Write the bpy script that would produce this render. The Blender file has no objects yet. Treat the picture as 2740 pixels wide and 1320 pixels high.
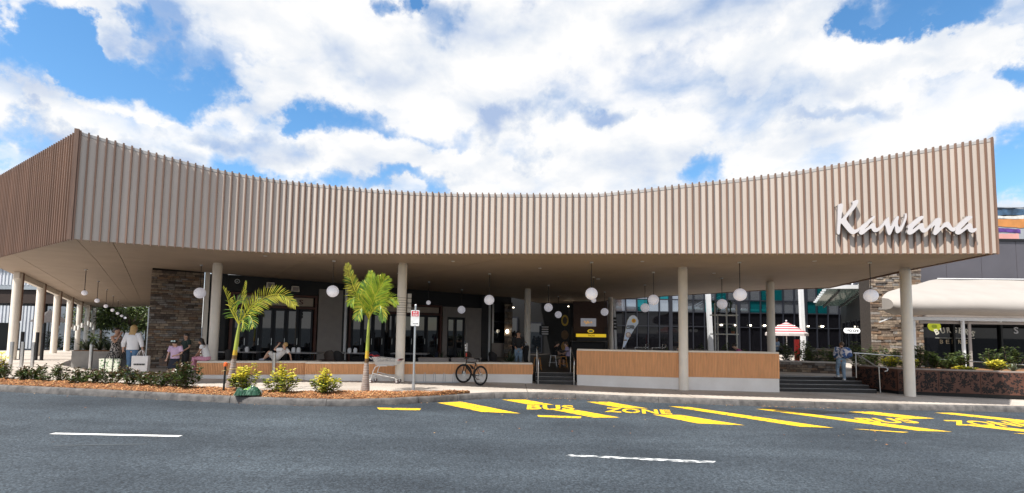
import bpy, math, random
from mathutils import Vector, Matrix, Euler, Quaternion
import numpy as np
random.seed(7)
S = bpy.context.scene
COL = S.collection
PI = math.pi
V = Vector

# ------------------------------------------------------------------ camera, sky, sun, exposure
EYE = 2.05
TH = math.atan(.0668); RO = math.atan(.0143)
F_ = V((0, math.cos(TH), math.sin(TH))); R_ = V((1, 0, 0)); U_ = R_.cross(F_)
R2 = math.cos(RO) * R_ + math.sin(RO) * U_; U2 = -math.sin(RO) * R_ + math.cos(RO) * U_
cd = bpy.data.cameras.new('camera'); cam = bpy.data.objects.new('camera', cd); COL.objects.link(cam)
cd.sensor_fit = 'HORIZONTAL'; cd.sensor_width = 36; cd.lens = 36 * 1300 / 2740; cd.shift_y = 138 / 2740
cd.clip_start = .1; cd.clip_end = 3000
M = Matrix.Identity(4)
for i in range(3):
    M[i][0] = R2[i]; M[i][1] = U2[i]; M[i][2] = -F_[i]
M[2][3] = EYE
cam.matrix_world = M
S.camera = cam

SUN = V((-.42, -.40, 1)).normalized()
sl = bpy.data.lights.new('sun', 'SUN'); sl.energy = 4.8; sl.angle = math.radians(.6); sl.color = (1, .955, .88)
so = bpy.data.objects.new('sun', sl); COL.objects.link(so)
so.rotation_euler = (-SUN).to_track_quat('-Z', 'Y').to_euler(); so.location = (0, 0, 40)

S.view_settings.view_transform = 'Standard'; S.view_settings.look = 'None'
S.view_settings.exposure = 0.58; S.view_settings.gamma = 1; S.view_settings.use_curve_mapping = False
S.render.engine = 'CYCLES'
S.cycles.max_bounces = 6; S.cycles.diffuse_bounces = 3; S.cycles.glossy_bounces = 3; S.cycles.transparent_max_bounces = 8
S.cycles.caustics_reflective = False; S.cycles.caustics_refractive = False
S.cycles.use_denoising = True

W = bpy.data.worlds.new('World'); S.world = W; W.use_nodes = True
nt = W.node_tree; nt.nodes.clear()
def N(t, **k):
    n = nt.nodes.new(t)
    for a, b in k.items(): setattr(n, a, b)
    return n
def lk(a, b): nt.links.new(a, b)
def mth(op, a, b=None, c=None, clamp=False):
    n = N('ShaderNodeMath', operation=op); n.use_clamp = clamp
    for i, x in enumerate((a, b, c)):
        if x is None: continue
        if isinstance(x, (int, float)): n.inputs[i].default_value = x
        else: lk(x, n.inputs[i])
    return n.outputs[0]
def vm(op, a, b=None):
    n = N('ShaderNodeVectorMath', operation=op)
    for i, x in enumerate((a, b)):
        if x is None: continue
        if isinstance(x, (tuple, list)): n.inputs[i].default_value = x
        else: lk(x, n.inputs[i])
    return n
sky = N('ShaderNodeTexSky'); sky.sky_type = 'NISHITA'; sky.sun_disc = False
sky.sun_elevation = math.radians(59.9); sky.sun_rotation = math.radians(226.4)
sky.air_density = 1.0; sky.dust_density = .3; sky.ozone_density = 2.5
tc = N('ShaderNodeTexCoord'); D = tc.outputs['Generated']
def fbm(scale, detail, rough, off, sz=1.9, dist=0.0):
    m = vm('MULTIPLY', D, (1, 1, sz)); a = vm('ADD', m.outputs[0], off)
    n = N('ShaderNodeTexNoise'); n.inputs['Scale'].default_value = scale; n.inputs['Detail'].default_value = detail
    n.inputs['Roughness'].default_value = rough; n.inputs['Distortion'].default_value = dist
    lk(a.outputs[0], n.inputs['Vector']); return n.outputs['Fac']
n_big = fbm(2.6, 3, .5, (3.1, .4, 1.7)); n_det = fbm(5.6, 12, .53, (1.3, 7.7, .2), 1.7, .25); n_shade = fbm(3.2, 4, .45, (9.1, 2.2, 5.0), 2.4, .2)
n_up = fbm(5.6, 7, .53, (1.3, 7.7, .2 + .085), 1.7, .25); n_upb = fbm(2.6, 3, .5, (3.1, .4, 1.7 + .16)); n_edge = fbm(16, 9, .6, (4.1, 1.2, 8.0), 1.6)
wx = N('ShaderNodeTexNoise'); wx.inputs['Scale'].default_value = 7; wx.inputs['Detail'].default_value = 7; wx.inputs['Roughness'].default_value = .6
lk(D, wx.inputs['Vector'])
wv = vm('SUBTRACT', wx.outputs['Color'], (.5, .5, .5)); ws = vm('MULTIPLY', wv.outputs[0], (.34, .34, .20)); DW = vm('ADD', D, ws.outputs[0]).outputs[0]
def blobs(lst):
    tot = None
    for c, rx, rz, w in lst:
        a = vm('SUBTRACT', DW, c); b = vm('MULTIPLY', a.outputs[0], (1 / rx, 1 / rx, 1 / rz)); d = vm('DOT_PRODUCT', b.outputs[0], b.outputs[0])
        e = mth('MULTIPLY', mth('SUBTRACT', 1.0, d.outputs['Value'], clamp=True), w)
        tot = e if tot is None else mth('ADD', tot, e)
    return tot
GAPS = [((-0.661,0.626,0.415),0.070,0.038,0.40),
    ((-0.577,0.678,0.455),0.033,0.020,0.20),
    ((-0.408,0.872,0.271),0.139,0.034,0.35),
    ((-0.220,0.936,0.277),0.104,0.020,0.30),
    ((-0.689,0.685,0.237),0.086,0.041,0.22),
    ((-0.667,0.640,0.382),0.072,0.071,0.50),
    ((-0.641,0.679,0.359),0.058,0.061,0.50),
    ((-0.584,0.724,0.368),0.090,0.040,0.50),
    ((-0.528,0.746,0.406),0.058,0.037,0.30),
    ((-0.692,0.669,0.271),0.064,0.033,0.22),
    ((-0.707,0.664,0.243),0.029,0.039,0.15),
    ((-0.314,0.869,0.383),0.128,0.043,0.38),
    ((-0.380,0.847,0.372),0.040,0.025,0.20),
    ((-0.141,0.918,0.372),0.090,0.042,0.28),
    ((-0.223,0.807,0.548),0.050,0.026,0.30),
    ((-0.146,0.825,0.546),0.077,0.033,0.20),
    ((0.365,0.878,0.310),0.063,0.052,0.33),
    ((0.565,0.673,0.477),0.105,0.041,0.40),
    ((0.531,0.706,0.468),0.036,0.028,0.25),
    ((0.682,0.645,0.346),0.042,0.084,0.38),
    ((0.706,0.667,0.239),0.053,0.072,0.50),
    ((0.692,0.661,0.288),0.024,0.039,0.25),
    ((-0.415,0.871,0.263),0.090,0.026,0.25),
    ((-0.199,0.811,0.551),0.033,0.049,0.20),
    ((-0.572,0.695,0.435),0.035,0.035,0.10)]
DARK = [((-0.546,0.717,0.434),0.098,0.040,0.75),
    ((-0.512,0.739,0.438),0.049,0.025,0.35),
    ((-0.455,0.832,0.318),0.149,0.042,0.75),
    ((-0.516,0.795,0.320),0.095,0.033,0.40),
    ((-0.011,0.923,0.384),0.089,0.058,0.80),
    ((0.154,0.891,0.427),0.109,0.026,0.75),
    ((0.537,0.764,0.359),0.111,0.016,0.40),
    ((0.556,0.727,0.402),0.083,0.018,0.20),
    ((-0.683,0.676,0.277),0.081,0.031,0.80),
    ((-0.606,0.753,0.256),0.135,0.038,0.60),
    ((0.272,0.793,0.546),0.135,0.041,0.22),
    ((0.339,0.792,0.507),0.065,0.027,0.20),
    ((-0.034,0.839,0.543),0.120,0.057,0.18),
    ((0.132,0.851,0.508),0.120,0.058,0.15),
    ((0.451,0.818,0.357),0.159,0.027,0.20),
    ((0.619,0.694,0.367),0.065,0.035,0.20),
    ((-0.263,0.924,0.278),0.202,0.023,0.40),
    ((-0.106,0.842,0.529),0.194,0.064,0.25),
    ((0.259,0.866,0.428),0.191,0.066,0.22),
    ((0.045,0.945,0.325),0.215,0.055,0.25),
    ((0.471,0.734,0.489),0.089,0.038,0.25)]
PUFF = [((-0.681,0.647,0.343),0.038,0.036,0.35),
    ((-0.664,0.677,0.316),0.048,0.029,0.25),
    ((-0.604,0.721,0.341),0.055,0.027,0.30),
    ((-0.515,0.768,0.382),0.091,0.039,0.25),
    ((-0.396,0.815,0.422),0.105,0.041,0.25),
    ((-0.214,0.854,0.474),0.089,0.051,0.25),
    ((-0.253,0.905,0.342),0.131,0.045,0.35),
    ((-0.112,0.940,0.321),0.131,0.039,0.25),
    ((-0.034,0.856,0.516),0.191,0.073,0.18),
    ((0.204,0.915,0.348),0.196,0.069,0.20),
    ((0.428,0.771,0.472),0.121,0.059,0.25),
    ((0.572,0.707,0.416),0.119,0.042,0.30),
    ((0.466,0.823,0.324),0.114,0.041,0.20),
    ((-0.424,0.757,0.497),0.132,0.045,0.20),
    ((0.142,0.827,0.545),0.219,0.063,0.15),
    ((-0.702,0.670,0.240),0.025,0.017,0.25),
    ((0.649,0.645,0.404),0.049,0.033,0.25)]
gap = blobs(GAPS); puff = blobs(PUFF); dark = blobs(DARK)
dens = mth('ADD', mth('MULTIPLY', n_big, .45), mth('MULTIPLY', n_det, .65))
dens = mth('ADD', dens, mth('MULTIPLY', mth('SUBTRACT', n_edge, .5), .22))
dens = mth('ADD', mth('SUBTRACT', dens, gap), puff)
mr = N('ShaderNodeMapRange', interpolation_type='SMOOTHSTEP'); lk(dens, mr.inputs['Value'])
mr.inputs['From Min'].default_value = .20; mr.inputs['From Max'].default_value = .56
thick = N('ShaderNodeMapRange', interpolation_type='SMOOTHSTEP'); lk(dens, thick.inputs['Value'])
thick.inputs['From Min'].default_value = .34; thick.inputs['From Max'].default_value = .66
cover = mth('MULTIPLY', mr.outputs[0], mth('ADD', mth('MULTIPLY', thick.outputs[0], .42), .58))
sh = mth('ADD', mth('MULTIPLY', mth('SUBTRACT', n_shade, .45), 1.5), dark)
sh = mth('ADD', sh, mth('MULTIPLY', mth('SUBTRACT', n_up, n_det), 1.7)); sh = mth('ADD', sh, mth('MULTIPLY', mth('SUBTRACT', n_upb, n_big), 1.2))
cr = N('ShaderNodeValToRGB'); lk(sh, cr.inputs['Fac']); cr.color_ramp.elements[0].position = .02; cr.color_ramp.elements[0].color = (6.95, 6.9, 6.85, 1)
cr.color_ramp.elements[1].position = .9; cr.color_ramp.elements[1].color = (2.9, 3.7, 5.3, 1)
e = cr.color_ramp.elements.new(.36); e.color = (5.5, 5.8, 6.25, 1)
hs = N('ShaderNodeHueSaturation'); hs.inputs['Saturation'].default_value = 1.22; hs.inputs['Value'].default_value = 1.42; hs.inputs['Hue'].default_value = .495; lk(sky.outputs[0], hs.inputs['Color'])
mx = N('ShaderNodeMixRGB'); lk(cover, mx.inputs['Fac']); lk(hs.outputs[0], mx.inputs[1]); lk(cr.outputs[0], mx.inputs[2])
bg = N('ShaderNodeBackground'); bg.inputs['Strength'].default_value = .1; lk(mx.outputs[0], bg.inputs['Color'])
ow = N('ShaderNodeOutputWorld'); lk(bg.outputs[0], ow.inputs['Surface'])

# ------------------------------------------------------------------ helpers
MATS = {}
def mat(name, col, rough=.6, metal=0., var=.12, scale=6., bump=0., bscale=None, spec=.5, col2=None, emit=None, trans=0., det=4, alpha=1., stretch=None, rand=0.):
    if name in MATS: return MATS[name]
    m = bpy.data.materials.new(name); m.use_nodes = True; t = m.node_tree; b = t.nodes['Principled BSDF']
    b.inputs['Roughness'].default_value = rough; b.inputs['Metallic'].default_value = metal
    b.inputs['Specular IOR Level'].default_value = spec
    tcn = t.nodes.new('ShaderNodeTexCoord'); src = tcn.outputs['Object']
    if stretch:
        mp = t.nodes.new('ShaderNodeMapping'); mp.inputs['Scale'].default_value = stretch; t.links.new(src, mp.inputs['Vector']); src = mp.outputs[0]
    c2 = col2 or tuple(x * (1 - var * 2) for x in col); c1 = col if col2 else tuple(min(1, x * (1 + var)) for x in col)
    nz = t.nodes.new('ShaderNodeTexNoise'); nz.inputs['Scale'].default_value = scale; nz.inputs['Detail'].default_value = det; nz.inputs['Roughness'].default_value = .6
    t.links.new(src, nz.inputs['Vector'])
    r = t.nodes.new('ShaderNodeValToRGB'); r.color_ramp.elements[0].position = .3; r.color_ramp.elements[1].position = .7
    r.color_ramp.elements[0].color = (*c2, 1); r.color_ramp.elements[1].color = (*c1, 1)
    t.links.new(nz.outputs['Fac'], r.inputs['Fac']); t.links.new(r.outputs[0], b.inputs['Base Color'])
    if rand:
        oi = t.nodes.new('ShaderNodeObjectInfo'); mr_ = t.nodes.new('ShaderNodeMapRange'); mr_.inputs['To Min'].default_value = 1 - rand; mr_.inputs['To Max'].default_value = 1 + rand; t.links.new(oi.outputs['Random'], mr_.inputs['Value'])
        vs_ = t.nodes.new('ShaderNodeHueSaturation'); t.links.new(mr_.outputs[0], vs_.inputs['Value']); t.links.new(r.outputs[0], vs_.inputs['Color']); t.links.new(vs_.outputs[0], b.inputs['Base Color'])
    if bump:
        n2 = t.nodes.new('ShaderNodeTexNoise'); n2.inputs['Scale'].default_value = bscale or scale * 4; n2.inputs['Detail'].default_value = 6
        t.links.new(src, n2.inputs['Vector'])
        bp = t.nodes.new('ShaderNodeBump'); bp.inputs['Strength'].default_value = bump; bp.inputs['Distance'].default_value = .02
        t.links.new(n2.outputs['Fac'], bp.inputs['Height']); t.links.new(bp.outputs[0], b.inputs['Normal'])
    if emit:
        b.inputs['Emission Color'].default_value = (*emit[:3], 1); b.inputs['Emission Strength'].default_value = emit[3]
    if trans: b.inputs['Transmission Weight'].default_value = trans
    if alpha < 1: b.inputs['Alpha'].default_value = alpha
    MATS[name] = m; return m

class MB:
    def __init__(s): s.v = []; s.f = []; s.mi = []; s.cur = 0
    def add(s, vs, fs):
        o = len(s.v); s.v += [tuple(x) for x in vs]; s.f += [tuple(i + o for i in f) for f in fs]; s.mi += [s.cur] * len(fs); return s
    def box(s, c, d, rz=0., rx=0., ry=0.):
        hx, hy, hz = d[0] / 2, d[1] / 2, d[2] / 2
        E = Euler((rx, ry, rz)).to_matrix(); c = V(c)
        vs = [c + E @ V((x * hx, y * hy, z * hz)) for z in (-1, 1) for y in (-1, 1) for x in (-1, 1)]
        return s.add(vs, [(0, 2, 3, 1), (4, 5, 7, 6), (0, 1, 5, 4), (2, 6, 7, 3), (0, 4, 6, 2), (1, 3, 7, 5)])
    def beam(s, a, b, w, h, up=(0, 0, 1)):
        a, b = V(a), V(b); d = (b - a).normalized(); up = V(up)
        if abs(d.dot(up)) > .95: up = V((0, 1, 0))
        r = d.cross(up).normalized(); u = r.cross(d)
        vs = [p + r * (i * w / 2) + u * (j * h / 2) for p in (a, b) for j in (-1, 1) for i in (-1, 1)]
        return s.add(vs, [(0, 1, 3, 2), (4, 6, 7, 5), (0, 4, 5, 1), (2, 3, 7, 6), (0, 2, 6, 4), (1, 5, 7, 3)])
    def tube(s, pts, r, n=8, cap=True, sq=None):
        pts = [V(p) for p in pts]; rs = r if isinstance(r, (list, tuple)) else [r] * len(pts)
        rings = []; prev = None
        for i, p in enumerate(pts):
            d = (pts[min(i + 1, len(pts) - 1)] - pts[max(i - 1, 0)])
            if d.length < 1e-9: d = V((0, 0, 1))
            d.normalize()
            if prev is None:
                a = V((0, 1, 0)) if abs(d.z) > .7 else V((0, 0, 1))
                x = d.cross(a).normalized()
            else:
                x = (prev - d * prev.dot(d)).normalized()
            prev = x; y = d.cross(x); k = rs[i]
            kx, ky = (k if isinstance(k, tuple) else (k, k))
            rings.append([p + x * (kx * math.cos(2 * PI * j / n)) + y * (ky * math.sin(2 * PI * j / n)) for j in range(n)])
        vs = [q for rg in rings for q in rg]; fs = []
        for i in range(len(rings) - 1):
            for j in range(n):
                fs.append((i * n + j, i * n + (j + 1) % n, (i + 1) * n + (j + 1) % n, (i + 1) * n + j))
        if cap:
            fs.append(tuple(range(n - 1, -1, -1))); o = (len(rings) - 1) * n; fs.append(tuple(o + j for j in range(n)))
        return s.add(vs, fs)
    def cyl(s, a, b, r, n=16, r2=None): return s.tube([a, b], [r, r if r2 is None else r2], n)
    def ell(s, c, r, nu=14, nv=9, rot=None):
        c = V(c); r = r if isinstance(r, (tuple, list)) else (r, r, r); vs = []; fs = []
        for i in range(nv + 1):
            t = PI * i / nv
            for j in range(nu):
                p = V((r[0] * math.sin(t) * math.cos(2 * PI * j / nu), r[1] * math.sin(t) * math.sin(2 * PI * j / nu), r[2] * math.cos(t)))
                if rot: p = rot @ p
                vs.append(c + p)
        for i in range(nv):
            for j in range(nu):
                a, b2 = i * nu + j, i * nu + (j + 1) % nu
                if i == 0: fs.append((a, a + nu, b2 + nu))
                elif i == nv - 1: fs.append((a, a + nu, b2))
                else: fs.append((a, a + nu, b2 + nu, b2))
        return s.add(vs, fs)
    def lathe(s, prof, c=(0, 0, 0), n=16):
        c = V(c); vs = []; fs = []
        for r, z in prof:
            for j in range(n): vs.append(c + V((r * math.cos(2 * PI * j / n), r * math.sin(2 * PI * j / n), z)))
        for i in range(len(prof) - 1):
            for j in range(n): fs.append((i * n + j, i * n + (j + 1) % n, (i + 1) * n + (j + 1) % n, (i + 1) * n + j))
        return s.add(vs, fs)
    def prism(s, poly, ext, fr=None):
        """poly: 2D points; fr: (origin, x axis, y axis, normal); ext: thickness along the normal"""
        o, X, Y, Z = fr or (V((0, 0, 0)), V((1, 0, 0)), V((0, 1, 0)), V((0, 0, 1)))
        n = len(poly); a = [V(o) + V(X) * p[0] + V(Y) * p[1] for p in poly]; b = [q + V(Z) * ext for q in a]
        fs = [tuple(range(n - 1, -1, -1)), tuple(range(n, 2 * n))] + [(i, (i + 1) % n, n + (i + 1) % n, n + i) for i in range(n)]
        return s.add(a + b, fs)
    def quad(s, *p): return s.add(p, [tuple(range(len(p)))])
    def mesh(s, name, mats, smooth=False):
        me = bpy.data.meshes.new(name); me.from_pydata(s.v, [], s.f); me.update()
        for m in (mats if isinstance(mats, (list, tuple)) else [mats]): me.materials.append(m)
        if isinstance(mats, (list, tuple)) and len(mats) > 1: me.polygons.foreach_set('material_index', s.mi)
        if smooth:
            me.polygons.foreach_set('use_smooth', [True] * len(me.polygons))
            try: me.set_sharp_from_angle(angle=math.radians(42))
            except Exception: pass
        return me
    def build(s, name, mats, parent=None, smooth=False, loc=(0, 0, 0)):
        return link(name, s.mesh(name, mats, smooth), parent, loc)
def link(name, me, parent=None, loc=(0, 0, 0)):
    o = bpy.data.objects.new(name, me); COL.objects.link(o); o.location = loc
    if parent is not None: o.parent = parent
    return o
def tag(o, label=None, cat=None, group=None, kind=None):
    if label: o['label'] = label
    if cat: o['category'] = cat
    if group: o['group'] = group
    if kind: o['kind'] = kind
    return o
def thing(name, loc, label, cat, group=None, rz=0.):
    o = bpy.data.objects.new(name, None); COL.objects.link(o); o.location = loc; o.rotation_euler = (0, 0, rz); o.empty_display_size = .1
    return tag(o, label, cat, group)
def copy_tree(o, parent=None):
    c = o.copy(); COL.objects.link(c); c.parent = parent
    for ch in list(o.children): copy_tree(ch, c)
    return c
def text_mesh(body, size=1., extr=0.0, off=0.0, spacing=1., align='LEFT', shear=0.):
    cu = bpy.data.curves.new('text', 'FONT'); cu.body = body; cu.size = size; cu.extrude = extr; cu.offset = off; cu.space_character = spacing; cu.align_x = align; cu.shear = shear
    cu.resolution_u = 3
    ob = bpy.data.objects.new('text', cu); COL.objects.link(ob)
    me = bpy.data.meshes.new_from_object(ob); bpy.data.objects.remove(ob); bpy.data.curves.remove(cu); return me
def fit_text(body, o, ex, ey, extr, m, name='lettering', parent=None, off=.02, spacing=1.):
    """lettering whose box has its lower left corner at o and spans the vectors ex (width) and ey (height)"""
    me = text_mesh(body, 1., .5, off, spacing)
    xs = [v.co.x for v in me.vertices]; ys = [v.co.y for v in me.vertices]
    o, ex, ey = V(o), V(ex), V(ey); nz = ex.cross(ey).normalized()
    x0, x1, y0, y1 = min(xs), max(xs), min(ys), max(ys)
    for v in me.vertices:
        c = v.co.copy(); v.co = o + ex * ((c.x - x0) / (x1 - x0)) + ey * ((c.y - y0) / (y1 - y0)) + nz * (c.z * 2 * extr)
    me.materials.clear(); me.materials.append(m)
    return link(name, me, parent)
def smooth_line(pts, per=6):
    out = []; P = [V((p[0], p[1], p[2] if len(p) > 2 else 0)) for p in pts]
    for i in range(len(P) - 1):
        p0, p1, p2, p3 = P[max(i - 1, 0)], P[i], P[i + 1], P[min(i + 2, len(P) - 1)]
        for k in range(per):
            t = k / per
            out.append(.5 * ((2 * p1) + (p2 - p0) * t + (2 * p0 - 5 * p1 + 4 * p2 - p3) * t * t + (3 * p1 - p0 - 3 * p2 + p3) * t ** 3))
    out.append(P[-1]); return out
def pav(x, y=0.):
    """height of the footpath, which falls gently to the right"""
    if x < 3.5: z = .164 - .0158 * max(x, -30)
    else: z = .1087 - .006 * (min(x, 24) - 3.5)
    k = min(1, max(0, (-13 - x) / 5.))
    return z - k * .035 * min(28, max(0, y - 21))
def road_z(x, y=0.): return pav(x, y) - .16
def soffit_z(y): return 4.35 - .026 * max(0, y - 17.2)
rnd = random.Random(11)
# ------------------------------------------------------------------ materials
def asphalt():
    m = bpy.data.materials.new('asphalt'); m.use_nodes = True; t = m.node_tree; b = t.nodes['Principled BSDF']; b.inputs['Roughness'].default_value = .82
    b.inputs['Specular IOR Level'].default_value = .35
    tcn = t.nodes.new('ShaderNodeTexCoord'); o = tcn.outputs['Object']
    def nz(sc, de, ro=.6, stretch=None):
        n = t.nodes.new('ShaderNodeTexNoise'); n.inputs['Scale'].default_value = sc; n.inputs['Detail'].default_value = de; n.inputs['Roughness'].default_value = ro
        if stretch:
            mp = t.nodes.new('ShaderNodeMapping'); mp.inputs['Scale'].default_value = stretch; t.links.new(o, mp.inputs['Vector']); t.links.new(mp.outputs[0], n.inputs['Vector'])
        else: t.links.new(o, n.inputs['Vector'])
        return n.outputs['Fac']
    def ramp(f, a, c0, d, c1):
        r = t.nodes.new('ShaderNodeValToRGB'); r.color_ramp.elements[0].position = a; r.color_ramp.elements[0].color = (*c0, 1); r.color_ramp.elements[1].position = d; r.color_ramp.elements[1].color = (*c1, 1)
        t.links.new(f, r.inputs['Fac']); return r.outputs[0]
    def mul(a, c, fac=1., mode='MULTIPLY'):
        x = t.nodes.new('ShaderNodeMixRGB'); x.blend_type = mode; x.inputs['Fac'].default_value = fac; t.links.new(a, x.inputs[1]); t.links.new(c, x.inputs[2]); return x.outputs[0]
    base = ramp(nz(30, 8, .8), .36, (.020, .030, .041), .66, (.088, .109, .131))
    big = ramp(nz(.35, 4), .32, (.62, .63, .65), .68, (1.12, 1.1, 1.08))
    streak = ramp(nz(.6, 5, .6, (.12, 1.1, 1)), .36, (.70, .71, .73), .62, (1.1, 1.1, 1.1))
    vg = t.nodes.new('ShaderNodeTexVoronoi'); vg.inputs['Scale'].default_value = 46; t.links.new(o, vg.inputs['Vector'])
    sx_ = t.nodes.new('ShaderNodeSeparateColor'); t.links.new(vg.outputs['Color'], sx_.inputs[0]); grain = ramp(sx_.outputs[0], .05, (.55, .55, .56), .95, (1.45, 1.45, 1.45))
    c = mul(mul(mul(base, big), streak), grain)
    vo = t.nodes.new('ShaderNodeTexVoronoi'); vo.inputs['Scale'].default_value = 55; t.links.new(o, vo.inputs['Vector'])
    sp = ramp(vo.outputs['Distance'], .0, (1, 1, 1), .16, (0, 0, 0))
    sel = ramp(nz(40, 2), .60, (0, 0, 0), .68, (1, 1, 1)); spk = mul(sp, sel)
    x = t.nodes.new('ShaderNodeMixRGB'); t.links.new(spk, x.inputs['Fac']); t.links.new(c, x.inputs[1]); x.inputs[2].default_value = (.30, .30, .29, 1)
    st = ramp(nz(.9, 3, .5), .70, (1, 1, 1), .80, (.55, .55, .57)); fin = mul(x.outputs[0], st)
    t.links.new(fin, b.inputs['Base Color'])
    bp = t.nodes.new('ShaderNodeBump'); bp.inputs['Strength'].default_value = .55; bp.inputs['Distance'].default_value = .012
    t.links.new(nz(70, 5, .7), bp.inputs['Height']); t.links.new(bp.outputs[0], b.inputs['Normal'])
    return m
ASPH = asphalt()
def concrete_pave():
    m = mat('exposed_aggregate', (.53, .475, .425), .85, 0, .16, 38, .35, 80, det=8); t = m.node_tree; b = t.nodes['Principled BSDF']
    src = b.inputs['Base Color'].links[0].from_socket
    tcn = t.nodes.new('ShaderNodeTexCoord'); n = t.nodes.new('ShaderNodeTexNoise'); n.inputs['Scale'].default_value = .9; n.inputs['Detail'].default_value = 5; t.links.new(tcn.outputs['Object'], n.inputs['Vector'])
    r = t.nodes.new('ShaderNodeValToRGB'); r.color_ramp.elements[0].position = .3; r.color_ramp.elements[0].color = (.74, .72, .70, 1); r.color_ramp.elements[1].position = .6; r.color_ramp.elements[1].color = (1, 1, 1, 1)
    t.links.new(n.outputs['Fac'], r.inputs['Fac']); x = t.nodes.new('ShaderNodeMixRGB'); x.blend_type = 'MULTIPLY'; x.inputs['Fac'].default_value = 1
    t.links.new(src, x.inputs[1]); t.links.new(r.outputs[0], x.inputs[2]); t.links.new(x.outputs[0], b.inputs['Base Color']); return m
PAVE = concrete_pave()
KERB = mat('kerb_concrete', (.155, .145, .14), .9, 0, .3, 5, .5, 40, col2=(.05, .048, .05), det=9, rand=.15)
YEL = mat('yellow_paint', (.84, .52, .015), .7, 0, .06, 11, .3, 60, col2=(.20, .16, .05), det=12)
_r = [n for n in YEL.node_tree.nodes if n.type == 'VALTORGB'][0]; _r.color_ramp.elements[0].position = .38; _r.color_ramp.elements[1].position = .46
WHT = mat('white_paint', (.80, .80, .79), .6, 0, .08, 12, det=7)
WORN = mat('worn_white_paint', (.66, .67, .68), .7, 0, 0, 7, col2=(.085, .10, .115), det=12, stretch=(1, 3, 1))
_r = [n for n in WORN.node_tree.nodes if n.type == 'VALTORGB'][0]; _r.color_ramp.elements[0].position = .47; _r.color_ramp.elements[1].position = .56
CREAM = mat('cream_render', (.87, .80, .71), .6, 0, .03, 3)
PLINTH = mat('white_render', (.86, .83, .81), .7, 0, .04, 1.3, col2=(.74, .70, .67), det=9)
TERRA = mat('terracotta_batten', (.84, .41, .185), .55, 0, .09, 3, stretch=(6, 6, .6))
TERRA_D = mat('terracotta_groove', (.56, .27, .12), .7, 0, .08, 3)
CAPM = mat('cream_capping', (.80, .72, .62), .5, 0, .04, 4)
SLAT = mat('timber_slat', (.25, .15, .108), .55, 0, .16, 2.2, .1, 30, stretch=(8, 8, .5), rand=.14)
PANEL = mat('pale_panel', (.62, .54, .475), .5, 0, .055, .9, stretch=(4, 4, .25), rand=.045)
CAPPING = mat('pale_metal_capping', (.50, .48, .465), .4, .0, .03, 3)
SOFF = mat('soffit_board', (.39, .30, .225), .65, 0, .05, 1.3, rand=.03)
DARKGAP = mat('shadow_gap', (.03, .026, .022), .9, 0, .1, 5)
STEEL = mat('stainless_steel', (.62, .62, .62), .28, 1., .05, 10)
GALV = mat('galvanised_steel', (.46, .49, .52), .45, .7, .08, 9)
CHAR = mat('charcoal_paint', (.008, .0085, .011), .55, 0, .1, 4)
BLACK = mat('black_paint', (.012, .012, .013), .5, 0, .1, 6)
NAVY = mat('navy_frame', (.008, .010, .018), .55, 0, .1, 5)
GREYW = mat('warm_grey_render', (.34, .30, .28), .75, 0, .05, 3)
GREYD = mat('dark_grey_render', (.06, .058, .06), .75, 0, .06, 3)
REDT = mat('red_brown_timber', (.09, .026, .016), .5, 0, .15, 5)
SIGNB = mat('cream_sign_board', (.43, .35, .285), .6, 0, .05, 3)
MAROON = mat('maroon_lettering', (.07, .012, .02), .5, 0, .05, 5)
def glassm(name, base, rough=.02, spec=.5, metal=0.):
    m = mat(name, base, rough, metal, .05, .6, spec=spec); return m
GLASS = glassm('dark_shopfront_glass', (.007, .009, .012), .015, .8)
GLASS_TEAL = glassm('teal_tinted_glass', (.01, .20, .23), .03, .8, .75)
GLASS_GREY = glassm('grey_tinted_glass', (.34, .37, .42), .03, .8, .8)
DFLOOR = mat('dark_floor_tile', (.030, .025, .022), .45, 0, .2, 6)
WHITEM = mat('white_metal', (.74, .75, .77), .4, 0, .03, 5)
BRIGHT = mat('white_plastic', (.78, .78, .80), .45, 0, .03, 5)
GLOBE = mat('opal_globe', (.97, .95, 1.0), .35, 0, .015, 3, emit=(.92, .90, 1, .16))
LEDM = mat('lit_lamp', (1, .92, .8), .5, 0, 0, 1, emit=(1, .88, .68, 6.))
STONES = [mat('ledgestone_' + n, c, .85, 0, .25, 9, .6, 40, det=7, rand=.22) for n, c in (('tan', (.30, .235, .18)), ('brown', (.20, .15, .118)), ('grey', (.27, .245, .225)), ('sand', (.40, .315, .235)), ('dark', (.12, .094, .078)), ('rust', (.27, .175, .115)))]
MORTAR = mat('stone_backing', (.045, .036, .03), .95, 0, .2, 12)

# ------------------------------------------------------------------ ground
def grid(xs, ys, zf):
    b = MB(); nx = len(xs)
    b.v = [(x, y, zf(x, y)) for y in ys for x in xs]
    b.f = [(j * nx + i, j * nx + i + 1, (j + 1) * nx + i + 1, (j + 1) * nx + i) for j in range(len(ys) - 1) for i in range(nx - 1)]
    b.mi = [0] * len(b.f); return b
xs = [-900, -300, -120, -60, -40] + [-30 + .5 * i for i in range(109)] + [30, 40, 60, 120, 300, 900]
ys = [-900, -300, -100, -40, -15, -5, 2, 6, 9, 12, 15, 18, 21, 23, 26, 30, 36, 42, 49, 60, 120, 300, 900]
tag(grid(xs, ys, lambda x, y: road_z(x, y)).build('road', ASPH), kind='structure')

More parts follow.
